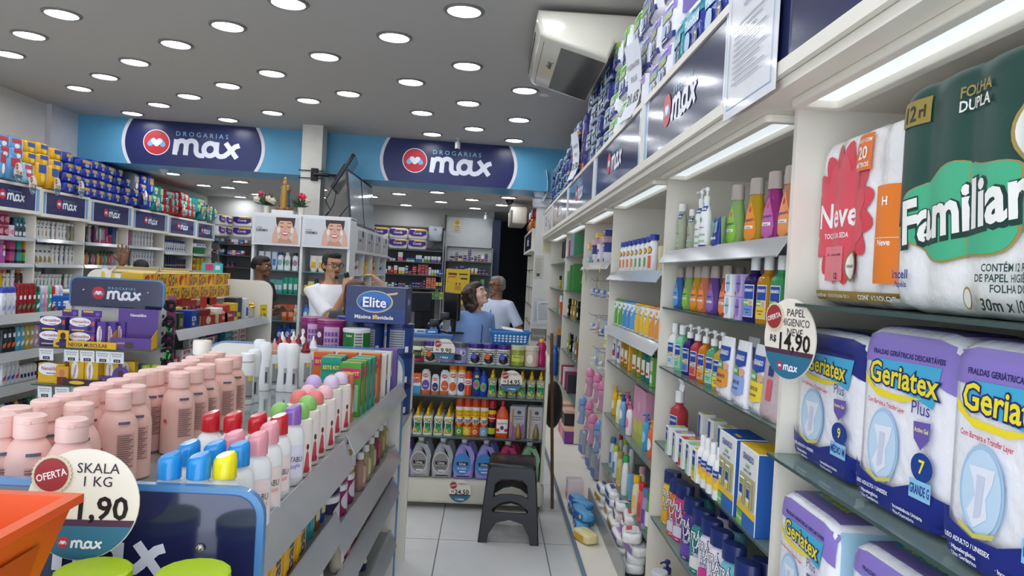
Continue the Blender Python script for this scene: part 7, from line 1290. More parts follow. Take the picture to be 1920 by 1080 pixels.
tag_sign('round offer card standing among the jars of the counter display', (at(833, 655, 'y', 4.79).x, 4.77, at(833, 655, 'y', 4.79).z), .05, .14, ['Kanechom'], '9,90'); tag_sign('round offer card on the repellent shelf of the counter display', (at(959, 715, 'y', 4.77).x, 4.77, at(959, 715, 'y', 4.77).z), .05, .14, ['XÔ INSETO'], '14,95'); tag_sign('round offer card stuck on the cream base of the counter display', (at(862, 921, 'y', 4.765).x, 4.765, at(862, 921, 'y', 4.765).z), 0, .145, ['SABÃO'], '24,50')
# plastic stool
S = empty('stool', (.195, 4.385, 0), -.06); BK = mat('#17171b', .28, var=.1)
for k in range(4):
    a = pi/2*k; v, f = plate([[(-.17,0),(-.125,0),(-.115,.05),(-.075,.115),(0,.135),(.075,.115),(.115,.05),(.125,0),(.17,0),(.162,.12),(.15,.26),(.135,.40),(.12,.435),(-.12,.435),(-.135,.40),(-.15,.26),(-.162,.12)], [(-.103,.19),(-.05,.228),(0,.24),(.05,.228),(.103,.19),(.098,.175),(-.098,.175)][::-1], [(-.098,.26),(-.06,.275),(0,.28),(.06,.275),(.098,.26),(.09,.33),(.06,.36),(-.06,.36),(-.09,.33)][::-1]], .012, .003, 1)
    m = MB(); m.add([(x*cos(a)-(y-.168+.09*z)*-sin(a)*-1 if 0 else x*cos(a)-(-.168+.085*z+y)*sin(a), x*sin(a)+(-.168+.085*z+y)*cos(a), z) for x, y, z in v], f, BK); m.build('side_frame', S)
m = MB().rbox((-.138, -.138, .415), (.138, .138, .445), BK, .014, 3); m.build('seat', S); MB().lathe([(.012, .4455), (.008, .446)], mat('#0a0a0c', .6), 12).build('hand_hole', S)
thing(S, 'black moulded plastic stool in front of the counter display', 'stool')
bs2 = MB().tube([(.495, 4.90, .0), (.44, 5.02, 1.15)], .011, mat('#6a4a30', .6), 8); thing(bs2.build('broom_handle'), 'brown wooden broom stick leaning beside the counter display', 'broom')
bg = MB(); bg.ball((.50, 5.30, .62), (.07, .09, .17), mat('#17171a', .6, bump=.5, bscale=20), 14, 10); thing(bg.build('backpack'), 'black bag hanging behind the broom stick', 'bag')

# ================================================================== DERMO CABINET WITH ITS POSTERS
dm = empty('display_cabinet', (0, 0, 0)); WH = mat('#d9d9d8', .4, var=.03)
for x in (-2.60, -2.075, -1.56): MB().box((x-.014, 8.26, 0), (x+.014, 8.6, 2.05), WH).build('side_panel', dm)
MB().box((-2.6, 8.59, 0), (-1.55, 8.61, 2.05), mat('#b4b6b6', .5)).build('back_panel', dm); MB().box((-2.614, 8.25, 2.04), (-1.546, 8.61, 2.065), WH).build('top', dm); MB().box((-2.6, 8.3, 0), (-1.56, 8.6, .12), WH).build('base', dm)
for z in (1.445, 1.19, .89, .66, .4): m = MB().box((-2.585, 8.27, z-.008), (-1.575, 8.58, z), GLASS); m.box((-2.585, 8.268, z-.008), (-1.575, 8.27, z), mat('#4a8a86', .2)); m.build('glass_shelf', dm)
def dermo(x0, x1):
    cx = (x0+x1)/2; w = x1-x0; p = MB().box((x0, 8.235, 1.715), (x1, 8.262, 2.05), WH).build('poster_frame', dm)
    m = MB().box((x0+.025, 8.232, 1.74), (x1-.025, 8.236, 2.025), mat('#c9ccd0', .3)); sk, sd = '#d8a890', '#c08f78'; c0 = cx+.075
    A = [('p', [(c0-.07,1.742),(c0-.035,1.80),(c0+.07,1.80),(c0+.11,1.742)], sd), ('p', [(c0-.085,2.022),(c0+.125,2.022),(c0+.12,1.95),(c0+.10,1.87),(c0-.06,1.90),(c0-.08,1.96)], '#3a2a26'), ('o', c0+.02, 1.90, .085, .12, sk), ('p', [(c0-.06,2.0),(c0+.02,2.022),(c0+.1,2.0),(c0+.1,1.985),(c0-.06,1.985)], '#3a2a26'),
     ('p', [(c0-.12,1.742),(c0-.115,1.83),(c0-.085,1.925),(c0-.068,1.92),(c0-.066,1.85),(c0-.05,1.77),(c0-.055,1.742)], sk), ('p', [(c0+.165,1.742),(c0+.155,1.84),(c0+.125,1.925),(c0+.108,1.92),(c0+.11,1.84),(c0+.095,1.742)], sk),
     ('s', [(c0-.04,1.955),(c0-.02,1.965),(c0+.0,1.958)], .007, '#4a3028'), ('s', [(c0+.04,1.958),(c0+.065,1.965),(c0+.085,1.955)], .007, '#4a3028'), ('s', [(c0-.035,1.925),(c0-.018,1.917),(c0+.0,1.925)], .007, '#3a2420'), ('s', [(c0+.04,1.925),(c0+.06,1.917),(c0+.08,1.925)], .007, '#3a2420'),
     ('p', [(c0+.012,1.93),(c0+.008,1.89),(c0+.034,1.89),(c0+.028,1.93)], '#cf9a82'), ('p', [(c0-.025,1.86),(c0+.02,1.868),(c0+.065,1.86),(c0+.045,1.832),(c0+.02,1.826),(c0-.005,1.832)], '#b8505a'), ('p', [(c0-.016,1.858),(c0+.056,1.858),(c0+.04,1.842),(c0,1.842)], '#f2f0ee'),
     ('o', c0-.05, 1.885, .018, .035, '#e6dcd8'), ('o', c0+.095, 1.885, .016, .035, '#e6dcd8'), ('t', 'LINHA', cx-.185, 1.905, .016, '#55585c', .06, 0, False), ('t', 'DERMO', cx-.155, 1.875, .027, '#26282c', .13)]
    m.art(A, FRONT(8.232)); m.build('poster', p)
dermo(-2.61, -2.082); dermo(-2.068, -1.55)
thing(dm, 'white glass-shelved cosmetics cabinet under two smiling face posters', 'cabinet')
def lo(c, cap, lab, H=.17, r=.036, pf='waist', k='cyl'): return bottle('sun_lotion_bottle', H, r, c, pf, (k, r*.6, .03, cap), [('o', 0, H*.5, r*.6, H*.2, lab)], 1, .7, n=16)
def tu(c, lab, H=.19, r=.032): return bottle('sun_lotion_tube', H, r, c, 'tube', None, [('r', -r*.55, H*.25, r*.55, H*.6, lab)], 1, .6, n=14)
Z5 = lambda x, y: (440+x/3.857, 380+y/3.857)
def DR(z, base, items, where):
    for x, p, n in items: put(p, (at(*Z5(x, base), 'y', 8.36).x, 8.36, z), rnd.uniform(-.06, .06), f'{n} {where}', 'skin lotion', f'skin lotions {where}')
DR(1.446, 482, [(190, tu('#dfe2e6', '#3a5ab0', .2), 'white and navy tube'), (237, tu('#d8dce2', '#3a5ab0', .2), 'white and navy tube'), (285, tu('#c8d8e8', '#3a7ac8', .2), 'pale blue tube'), (330, lo('#eef0f2', '#2a3a8f', '#7ab8d8'), 'white lotion bottle with blue cap'), (380, lo('#eef0f2', '#dfe2e4', '#7ab88a'), 'white lotion bottle with pale cap'), (437, lo('#eef0f2', '#2a2a3a', '#a87aa8'), 'white lotion bottle with dark cap'), (572, tu('#e8e4d8', '#e0a82a', .18, .045), 'white and amber sun tube'), (630, tu('#e8e4d8', '#e0a82a', .18, .05), 'wider white and amber sun tube')], 'on the top cabinet shelf')
DR(1.191, 655, [(270, tu('#5ab89a', '#d8e8e0', .15), 'mint tube'), (298, tu('#5ab0a0', '#d8e8e0', .15), 'mint tube'), (327, tu('#5ab0b0', '#d8e8e0', .15), 'mint tube'), (365, tu('#2aa082', '#e0eae6', .18), 'green tube'), (403, tu('#3aa88a', '#e0eae6', .18), 'green tube'), (440, tu('#2aa082', '#e0eae6', .18), 'green tube'), (513, lo('#e0c82a', '#2a3a8a', '#3a4a8a', .11, .028, 'round'), 'small yellow sun bottle'), (550, tu('#e8d85a', '#e8e4d0', .15, .038), 'yellow sun tube'), (588, lo('#2a3a7a', '#3a3a4a', '#c87a2a', .15, .03, 'round'), 'navy sun bottle'), (640, tu('#e07a3a', '#e8e4d0', .16, .04), 'orange sun tube')], 'on the second cabinet shelf')
DR(.891, 820, [(360, tu('#e0622a', '#e8a88a', .18, .04), 'orange sun tube'), (408, tu('#e0622a', '#e8a88a', .18, .042), 'orange sun tube'), (440, lo('#e8e6e0', '#e8e6e0', '#e0a84a', .15, .028, 'round'), 'white sun bottle'), (513, lo('#5a8ad0', '#4a7ac0', '#e0e8f0', .16, .036, 'round'), 'blue sun bottle'), (545, lo('#7aa8dc', '#4a7ac0', '#e0e8f0', .14, .03, 'round'), 'pale blue sun bottle')], 'on the third cabinet shelf')
DR(.661, 955, [(325, lo('#2a4ab0', '#24409a', '#c8d4f0', .15, .04, 'round'), 'royal blue lotion bottle'), (385, lo('#2450b8', '#24409a', '#c8d4f0', .16, .04, 'round'), 'royal blue lotion bottle'), (420, lo('#e0e4ea', '#2a3a8a', '#3a5ab0', .14, .032, 'round'), 'white and blue lotion bottle')], 'on the fourth cabinet shelf')
# side wing running to the rear, framed panels above
wg = empty('display_cabinet', (-1.56, 9.95, 0), pi/2); L = 1.32
MB().box((-L, .30, 0), (L, .32, 1.99), mat('#a9abab', .5)).build('back_panel', wg); MB().box((-L, -.0, 1.98), (L, .32, 2.0), WH).build('top', wg); MB().box((-L, 0, 0), (L, .32, .1), WH).build('base', wg)
for k in range(5): x = -L+.012+k*(2*L-.024)/4; MB().box((x-.012, 0, .1), (x+.012, .3, 1.98), WH).build('side_panel', wg)
for z in (1.695, 1.43, 1.17, .9, .6): MB().box((-L, .0, z-.012), (L, .3, z), WH).build('shelf', wg)
for k in range(4):
    x0, x1 = -L+k*L/2+.02, -L+(k+1)*L/2-.02; p = MB().box((x0, -.02, 1.69), (x1, .0, 1.985), WH).build('poster_frame', wg); cx = (x0+x1)/2
    MB().art([('r', x0+.03, 1.72, x1-.03, 1.955, '#aeb2b8'), ('o', cx+.06, 1.86, .06, .08, '#b89a88'), ('p', [(cx-.02,1.72),(cx+.14,1.72),(cx+.12,1.80),(cx,1.80)], '#c0a898'), ('o', cx+.06, 1.92, .07, .04, '#4a3a34'), ('t', 'DERMO', cx-.12, 1.84, .03, '#3a3c44', .12)], FRONT(-.0205)).build('poster', p)
thing(wg, 'long white cabinet wing with four dim portrait posters facing the aisle', 'cabinet')
for k in range(4):
    for r, z in enumerate((1.431, 1.171, .901)):
        for q in range(3):
            c, n = (('#d8dce4', 'white and blue'), ('#d8b23a', 'yellow'), ('#d8a83a', 'amber'), ('#a8c0d4', 'pale blue'))[k]; c2 = ('#3a5ab0', '#2a3a7a', '#c8702a', '#e0d05a')[(k+q) % 4]
            put(plain_box('cosmetic_box', .11, .1, .17-.02*(q % 2), (c, .4), (c2, .25), (c, .35)), (-1.66, 9.95-L+.14+.66*k+.18*q, z), pi/2, f'{n} carton in {ORD[k+1]} bay of the cabinet wing, {ORD[r+1]} tier', 'carton', 'cartons in the cabinet wing')
for k in range(2):
    o = MB().box((-.42, -.012, 0), (.42, .012, .62), mat('#1d1d20', .4)).box((-.40, -.014, .03), (.40, -.011, .59), mat('#aab2bc', .12, coat=.6)).build('notice_board'); MB().art(lines(.6, .5, 9, '#7a828c', .9, .1, .3), FRONT(-.0145)).build('print', o)
    o.location = (-1.585, 8.85+.88*k, 2.005); o.rotation_euler = (-.12, 0, pi/2); thing(o, f'black-framed glass notice panel on the cabinet wing, {("nearer", "farther")[k]} one', 'notice panel')
# statue, flowers
st = MB(); RB_ = mat('#4a5f78', .5, bump=.4, bscale=30); GO = mat('#a8823a', .4, metal=.3)
st.lathe([(.055,0),(.06,.02),(.05,.035),(.062,.05),(.058,.10),(.05,.16),(.055,.20),(.062,.235),(.05,.26),(.02,.275)], RB_, 16, 1, .8).build
b = st.build('robe'); stt = empty('statue', (-2.315, 8.38, 2.11)); b.parent = stt
m = MB(); m.lathe([(.04,.0),(.042,.10),(.036,.2),(.03,.255)], GO, 14, 1, 1, c=(0, -.028, .02)); m.build('dress', stt)
m = MB(); m.ball((0, -.01, .30), (.024, .026, .03), '#b8886a', 10, 8).ball((.038, -.03, .265), (.016, .016, .018), '#b8886a', 8, 6).ball((.04, -.03, .235), (.02, .02, .026), GO, 8, 6); m.build('faces', stt)
m = MB(); m.lathe([(.026,.295),(.03,.315),(.024,.335),(.028,.35),(.012,.36),(.003,.375)], GO, 10); m.build('crown', stt)
m = MB()
for k in range(7): a = 2*pi*k/7; m.ball((.07*cos(a), .05*sin(a), .02), (.028, .024, .022), '#a86a48' if k % 2 else '#7a5a3a', 8, 6)
m.build('angel_base', stt); thing(stt, 'painted statue of a crowned woman in blue robe holding a child', 'statue')
MB_ = MB().box((-2.43, 8.30, 2.066), (-2.20, 8.5, 2.108), WH); thing(MB_.build('plinth'), 'white box plinth under the statue on the cabinet top', 'plinth')
def vase(x, cols, lab):
    t = empty('flower_vase', (x, 8.38, 2.066)); MB().lathe([(.028,0),(.034,.07),(.04,.085)], '#d8d2c4', 14).build('vase', t); lf = MB(); lr = random.Random(int(x*100))
    for k in range(40):
        a, e, l = lr.uniform(0, 2*pi), lr.uniform(.1, 1.3), lr.uniform(.08, .17); d = Vector((cos(a)*cos(e), sin(a)*cos(e)*.7, sin(e))); p = Vector((0, 0, .085)); q = p+d*l; w = d.orthogonal().normalized()*.014
        lf.add([p, p+d*l*.6+w, q, p+d*l*.6-w], [(0, 1, 2, 3)], mat(('#2f4a34', '#3f5a3c', '#4a6a44')[k % 3], .6))
    lf.build('leaves', t)
    for k, (dx, dz, c) in enumerate(cols):
        m = MB(); m.ball((dx, -.04, dz), (.03, .03, .026), c, 9, 6)
        for j in range(5): a = 2*pi*j/5; m.ball((dx+.022*cos(a), -.045, dz+.022*sin(a)), (.017, .012, .017), c, 7, 5)
        m.build('flower', t)
    thing(t, lab, 'flowers')
vase(-2.51, ((-.05, .21, '#a8324a'), (.03, .16, '#d8ccb4'), (-.1, .15, '#d0c4b0'), (.08, .14, '#c8bca8')), 'white vase of red and cream artificial flowers beside the statue, away from the column')
vase(-2.13, ((.0, .21, '#b82a3a'), (.03, .2, '#c83a4a'), (.085, .16, '#c8bca8')), 'white vase of red artificial flowers between statue and column')
# ================================================================== TELEVISION, AIR CONDITIONER, CAMERAS
tv = empty('television', (-1.79, 9.02, 2.62)); m = MB().rbox((-.02, -.36, -.235), (.02, .36, .235), mat('#1b1d22', .3), .008, 2); m.build('housing', tv); MB().box((.0195, -.345, -.22), (.022, .345, .22), mat('#14161c', .1, coat=.6)).build('screen', tv); MB().rbox((-.06, -.16, -.13), (-.018, .16, .10), mat('#202228', .5), .01, 2).build('rear_bulge', tv)
tv.rotation_euler = (0, .52, .12); thing(tv, 'black flat television seen edge-on, tilted on the column arm', 'television')
br = empty('wall_bracket', (0, 0, 0)); BM = mat('#1a1b1e', .4, metal=.4)
MB().rbox((-2.20, 9.03, 2.53), (-2.115, 9.058, 2.68), BM, .006, 1).build('wall_plate', br); MB().tube([(-2.155, 9.02, 2.605), (-1.98, 9.0, 2.60)], .022, BM, 8).build('arm', br); MB().tube([(-1.98, 9.0, 2.60), (-1.85, 9.0, 2.60)], .016, BM, 8).build('arm', br)
for z in (2.56, 2.65): MB().tube([(-2.35, 9.045, z), (-2.06, 9.045, z)], .006, BM, 6).build('strap', br)
thing(br, 'black articulated television bracket clamped round the column', 'bracket')
for k, P in enumerate(([(-1.93, 9.0, 2.45), (-2.0, 9.0, 2.3), (-1.93, 8.95, 2.18), (-1.96, 8.7, 2.068)], [(-1.88, 9.0, 2.42), (-1.88, 8.9, 2.25), (-1.93, 8.7, 2.068)], [(-1.62, 9.5, 2.52), (-1.7, 9.4, 2.5), (-1.74, 9.2, 2.3), (-1.76, 8.6, 2.07)])):
    thing(MB().tube(P, .005, BM, 6).build('cable'), ('black cable hanging in a loop from the television', 'black cable hanging straight from the television', 'black cable curving down beside the glass notice panels')[k], 'cable')
ac = empty('air_conditioner', (0, 0, 0)); prf = [(.215,3.165),(.205,3.10),(.235,3.01),(.27,2.99),(.66,2.883),(.70,2.99),(1.03,3.0),(1.04,3.165)]
v, f = plate([prf], 1.16, .03, 3); MB().add([(a, 5.17+b, c) for a, b, c in v], f, mat('#e2dccd', .18, coat=.5)).build('housing', ac)
MB().add([(.262, 4.68, 2.9935), (.262, 5.69, 2.9935), (.655, 5.69, 2.881), (.655, 4.68, 2.881)], [(0, 1, 2, 3)], mat('#6f6c68', .12, coat=.5, metal=.3)).build('grille_panel', ac)
m = MB()
for k in range(6): m.add([(.212, 4.75, 3.03+.02*k), (.212, 5.6, 3.03+.02*k), (.206, 5.6, 3.036+.02*k), (.206, 4.75, 3.036+.02*k)], [(0, 1, 2, 3)], mat('#4a4a48', .4))
m.build('louvres', ac); MB().art([('t', 'Springer', 5.12, .34, .035, '#23242a')], lambda x, z, e: (z, x, 2.9935-(z-.262)*.2825-.002-e)).build('lettering', ac)
MB().box((.45, 4.72, 3.165), (.95, 4.76, 3.2), mat('#2a2622', .7)).build('hanger', ac); MB().box((.45, 5.5, 3.165), (.95, 5.54, 3.2), mat('#2a2622', .7)).build('hanger', ac)
thing(ac, 'cream ceiling-hung air conditioner above the stacked diaper packs', 'air conditioner')
def cam_(x, y, z, lab, c='#dcdcd8'):
    t = empty('security_camera', (x, y, z)); MB().lathe([(.03, -.01), (.03, 0)], c, 14).build('base', t); MB().tube([(0, 0, -.01), (0, 0, -.05)], .010, c, 8).build('bracket', t); m = MB().lathe([(.03,-.13),(.034,-.12),(.034,-.06),(.028,-.045)], c, 16, 1, 1.2); m.build('body', t); MB().lathe([(.020, -.134), (.020, -.128)], mat('#17171a', .1), 14, c=(0, -.012, 0)).build('lens', t); thing(t, lab, 'security camera')
cam_(-.483, 9.4, 3.2, 'white security camera hanging in front of the navy sign'); cam_(-.12, 13.4, 2.62, 'small white camera under the rear ceiling above the purple boxes')
def dome(x, y, z, c, lab): t = MB().lathe([(.06, 0), (.062, -.02), (.055, -.035)], mat(c, .35), 18); o = t.build('dome_camera'); MB().ball((0, 0, -.035), (.048, .048, .045), mat('#111114' if c != '#d4d4d2' else '#c8c8c6', .12, coat=.5), 16, 8).build('dome', o); o.location = (x, y, z); thing(o, lab, 'security camera')
dome(.245, 11.3, 2.66, '#1a1a1c', 'black dome camera on the lower rear ceiling'); dome(-4.25, 9.75, 2.645, '#d4d4d2', 'white dome sensor under the blue fascia above the diaper packs')
tag_ = MB().lathe([(.045, 0), (.045, -.006), (.03, -.008)], '#dcdad4', 18); o = tag_.build('smoke_detector'); o.location = (.42, 6.9, 3.2); thing(o, 'flat round blank cover on the ceiling next to the air conditioner', 'ceiling cover')

# ================================================================== PEOPLE
def solid(m, name, parent, voxel=.008, smooth=6):
    """fuse the overlapping volumes of a builder into one continuous skin"""
    me = bpy.data.meshes.new(name); me.from_pydata(m.v, [], m.f)
    o = bpy.data.objects.new(name, me); COL.objects.link(o)
    r = o.modifiers.new('r', 'REMESH'); r.mode = 'VOXEL'; r.voxel_size = voxel; r.use_smooth_shade = True
    s = o.modifiers.new('s', 'SMOOTH'); s.factor = .5; s.iterations = smooth
    dg = bpy.context.evaluated_depsgraph_get(); out = bpy.data.meshes.new_from_object(o.evaluated_get(dg))
    bpy.data.objects.remove(o); out.materials.clear(); out.materials.append(m.mats[0])
    out.polygons.foreach_set('use_smooth', [True]*len(out.polygons)); out.polygons.foreach_set('material_index', [0]*len(out.polygons))
    b = bpy.data.objects.new(name, out); b.parent = parent; return b
def loft(m, rings, mt, n=20):
    V = []; F = []
    for (x, y, z, rx, ry) in rings: V += [(x+rx*cos(2*pi*i/n), y+ry*sin(2*pi*i/n), z) for i in range(n)]
    for j in range(len(rings)-1): F += [(j*n+i, j*n+(i+1) % n, (j+1)*n+(i+1) % n, (j+1)*n+i) for i in range(n)]
    F += [tuple(range(n))[::-1], tuple((len(rings)-1)*n+i for i in range(n))]; m.add(V, F, mt)
def person(label, loc, rotz, H, skin, shirt, trousers, head=(0, 0), lean=(0, 0), arms=(), hairf=None, sleeve=.75, beard=None, glasses=False, fat=1., collar=None, voxel=.007, shoes='#202024', hs=1.):
    t = empty('person', loc, rotz); sk = mat(skin, .5, var=.05); B, C, Tm = MB(), MB(), MB(); k = H/1.72
    ox = lambda z: lean[0]*max(0, z-.95*k); oy = lambda z: lean[1]*max(0, z-.95*k)
    RG = [(.84,.155,.115),(.92,.165,.12),(1.04,.145,.105),(1.18,.16,.115),(1.30,.172,.115),(1.37,.165,.10),(1.41,.12,.082),(1.44,.07,.065),(1.47,.055,.055),(1.54,.05,.055)]
    loft(B, [(ox(z*k), oy(z*k), z*k, rx*k*fat, ry*k*fat) for z, rx, ry in RG], sk)
    c = shirt if not isinstance(shirt, str) else mat(shirt, .75, var=.05, bump=.12, bscale=14)
    loft(C, [(ox(z*k), oy(z*k), z*k, (rx+.016)*k*fat, (ry+.016)*k*fat) for z, rx, ry in RG if .83 < z < 1.45], c)
    hp = Vector((ox(1.54*k), oy(1.54*k)-.012, 1.60*k)); M = Matrix.Translation(hp) @ Matrix.Rotation(head[0], 4, 'Z') @ Matrix.Rotation(head[1], 4, 'X'); HD = lambda p: tuple(M @ (Vector(p)*k))
    def hb(m, c_, r, mt, n=14):
        o = len(m.v); m.ball(c_, r, mt, n, 10)
        for i in range(o, len(m.v)): m.v[i] = HD(m.v[i])
    for c_, r in (((0,.012,.045),(.075,.094,.085)), ((0,-.02,.0),(.064,.075,.09)), ((0,-.045,-.062),(.047,.045,.045)), ((0,-.082,-.088),(.026,.022,.02)), ((.04,-.055,-.02),(.026,.03,.03)), ((-.04,-.055,-.02),(.026,.03,.03)), ((0,-.098,-.012),(.014,.022,.018)), ((0,-.09,.015),(.010,.016,.03)), ((0,-.085,.045),(.05,.022,.022)), ((0,-.092,-.056),(.024,.012,.008)), ((0,-.09,-.068),(.022,.012,.008)), ((.076,.012,-.005),(.011,.02,.03)), ((-.076,.012,-.005),(.011,.02,.03)), ((0,.02,-.07),(.048,.055,.07))): hb(B, c_, r, sk)
    sh = 1.385*k
    for s, el, wr, fd, pn, curl in arms:
        S_ = Vector((s*.175*k+ox(sh), oy(sh), sh)); el = Vector(el); wr = Vector(wr)
        B.tube([S_-Vector((s*.06, 0, .0)), S_, (S_+el)/2, el, el+(wr-el)*.35, wr], [.055*k, .052*k, .046*k, .038*k, .039*k, .027*k], sk, 12)
        se = S_+(el-S_)*sleeve; C.tube([S_-Vector((s*.07, 0, -.005)), S_, (S_+se)/2, se], [.064*k, .066*k, .064*k, .068*k], c, 14)
        fd = Vector(fd).normalized(); pn = Vector(pn); pn = (pn-fd*pn.dot(fd)).normalized(); sd = fd.cross(pn)*s
        fd, sd = fd*hs, sd*hs; R_ = lambda *r: [q*hs for q in r]
        B.tube([wr, wr+fd*.045, wr+fd*.085], R_(.026, .024, .020), sk, 10)
        for o_ in (-.026, -.009, .009, .026): B.tube([wr+fd*.01+sd*o_*.5, wr+fd*.05+sd*o_, wr+fd*.085+sd*o_*1.1], R_(.017, .016, .0125), sk, 8)
        for q, (off, ln) in enumerate(((.033, .075), (.011, .083), (-.011, .077), (-.032, .06))):
            b0 = wr+fd*.08+sd*off; d1 = (fd+sd*off*(6 if curl < .3 else 1)).normalized()*hs; m1 = b0+d1*ln*.45; d2 = (d1*(1-curl)+pn*curl).normalized()*hs; m2 = m1+d2*ln*.3; d3 = (d1*(1-1.6*curl)+pn*1.6*curl).normalized()*hs
            B.tube([b0-d1*.02, b0, m1, m2, m2+d3*ln*.27], R_(.010, .0095, .009, .0085, .007), sk, 7)
        tb = wr+fd*.03+sd*.028; d = (sd*.8+fd*.55+pn*curl*.6).normalized()*hs; B.tube([tb-sd*.01, tb+d*.035, tb+d*.05+(d+fd*.4).normalized()*.02*hs], R_(.015, .011, .008), sk, 7)
    for s in (1, -1): Tm.tube([(s*.085*k, .0, .93*k), (s*.095*k, 0, .50*k), (s*.10*k, .01, .08*k)], [.10*k*fat, .075*k, .052*k], mat(trousers, .8), 14); B.tube([(s*.09*k, 0, .9*k), (s*.10*k, .01, .08*k)], [.08*k, .04*k], sk, 10); MB().ball((s*.10*k, -.05, .038), (.045, .125, .038), shoes, 14, 8).build('shoe', t)
    loft(Tm, [(0, 0, z*k, rx*k*fat, ry*k*fat) for z, rx, ry in ((.80,.165,.125),(.92,.172,.128),(.98,.165,.122))], mat(trousers, .8))
    solid(B, 'body', t, voxel); solid(C, 'shirt', t, .010, 8); solid(Tm, 'trousers', t, .016, 4)
    for s in (1, -1):
        e = MB(); hb(e, (s*.032, -.078, .018), (.0145, .011, .008), mat('#e8e2da', .2), 10); e.build('eye', t); e = MB(); hb(e, (s*.032, -.087, .018), (.0058, .0036, .0062), mat('#241a14', .15), 10); e.build('iris', t)
        e = MB(); e.tube([HD((s*.016, -.094, .036)), HD((s*.034, -.093, .042)), HD((s*.052, -.080, .036))], .0042, mat('#1f1713', .8), 6); e.build('eyebrow', t)
    e = MB(); hb(e, (0, -.099, -.0575), (.023, .006, .0062), mat('#a2605a' if skin[1] > '9' else '#6a3a34', .45), 12); hb(e, (0, -.096, -.068), (.020, .007, .007), mat('#a2605a' if skin[1] > '9' else '#6a3a34', .45), 12); e.build('lips', t)
    if hairf:
        hm = MB(); hairf(hm, hb, HD); 
        solid(hm, 'hair', t, .008, 3)
    if beard: e = MB(); hb(e, (0, -.096, -.044), (.024, .010, .0045), mat(beard, .8)); e.build('moustache', t); e = MB(); hb(e, (0, -.096, -.088), (.02, .012, .016), mat(beard, .8)); e.build('goatee', t)
    if glasses:
        g = MB(); gm = mat('#15151a', .3)
        for s in (1, -1): g.tube([HD((s*.034+.025*cos(a), -.106, .016+.019*sin(a))) for a in [2*pi*q/14 for q in range(15)]], .0028, gm, 6, False); g.tube([HD((s*.058, -.104, .02)), HD((s*.08, -.05, .02)), HD((s*.08, .01, .012))], .0028, gm, 6)
        g.tube([HD((-.01, -.108, .02)), HD((.01, -.108, .02))], .0028, gm, 6); g.build('glasses', t)
    if collar:
        e = MB(); cz = 1.435*k; P = [(ox(cz)+.078*k*cos(a), oy(cz)+.074*k*sin(a), cz-.03*k*max(0, -sin(a))**2) for a in [2*pi*q/20 for q in range(21)]]; e.tube(P, .007, mat(collar, .7), 7, False)
        e.tube([(ox(cz), oy(cz)-.08*k, cz-.03*k), (ox(1.3*k)+.01, oy(1.3*k)-.135*k*fat, 1.3*k), (.01, oy(1.1*k)-.13*k*fat, 1.1*k)], .004, mat(collar, .7), 6); e.build('collar', t)
    return thing(t, label, 'person')
BLK = mat('#17130f', .6, var=.1, bump=.4, bscale=40)
def short(c, front=.05, low=-.0):
    def f(m, hb, HD):
        hb(m, (0, .026, .055), (.081, .094, .083), c); hb(m, (0, .05, .0), (.076, .07, .07), c)
        if front: hb(m, (0, -.04, .098), (.060, .048, .034), c)
        for s in (1, -1): hb(m, (s*.069, .0, .03), (.012, .03, .035), c)
    return f
def at_(px, py, y): return at(px, py, 'y', y)
def loc_(px, py, Y, o, rz): p = at(px, py, 'y', Y)-Vector(o); return tuple(Matrix.Rotation(-rz, 3, 'Z') @ p)
# man with glasses at the telephone
H1 = at_(632, 474, 6.3).z; x1 = at_(628, 520, 6.3).x
man = person('man with black glasses and goatee in white T-shirt holding a telephone', (x1-.03, 6.3, 0), .45, H1, '#b98a68', '#e8e8ea', '#2a2c34', (.22, .08), (0, .0), [(-1, loc_(622, 600, 6.12, (x1-.03, 6.3, 0), .45), loc_(648, 548, 6.02, (x1-.03, 6.3, 0), .45), (.15, .1, 1), (.6, .7, .1), .7), (1, (.24, .0, 1.06), (.20, -.2, 1.0), (-.3, -1, .1), (0, 0, -1), .4)], short(mat('#231f1e', .7, bump=.4, bscale=60), .05), .80, '#2a2320', True)
ph = MB().rbox((-.02, -.012, -.07), (.02, .012, .07), mat('#1e2a28', .35), .008, 2); p = ph.build('telephone'); p.location = at_(652, 526, 6.06); p.rotation_euler = (.2, -.3, .4); thing(p, 'dark green telephone handset held by the man with glasses', 'telephone')
# woman seen from behind, hand on her head
RBH = mat('#4a2418', .45, bump=.5, bscale=30)
def longh(c, L=.30, w=1.):
    def f(m, hb, HD):
        hb(m, (0, .02, .04), (.09*w, .105, .1), c); hb(m, (0, .06, -.06), (.088*w, .075, .12), c); hb(m, (0, .075, -.15), (.085*w, .06, L*.55), c); hb(m, (0, -.03, .085), (.072, .055, .045), c)
        for s in (1, -1): hb(m, (s*.072*w, .02, -.05), (.025, .06, .12), c)
    return f
a = at_(667, 527, 5.75); Hb = a.z
person('woman with long auburn hair seen from behind, hand on her head', (a.x, 5.75, 0), pi, Hb, '#c8a08a', '#3a3a44', '#2a2a30', (.1, .1), (0, 0), [(-1, (-.33, -.08, Hb-.20), (-.19, -.09, Hb-.02), (.75, .2, .6), (.3, .3, -1), .4), (1, (.24, .0, Hb-.62), (.24, -.1, Hb-.85), (0, -.3, -1), (1, 0, 0), .3)], longh(RBH, .36, 1.15), .5)
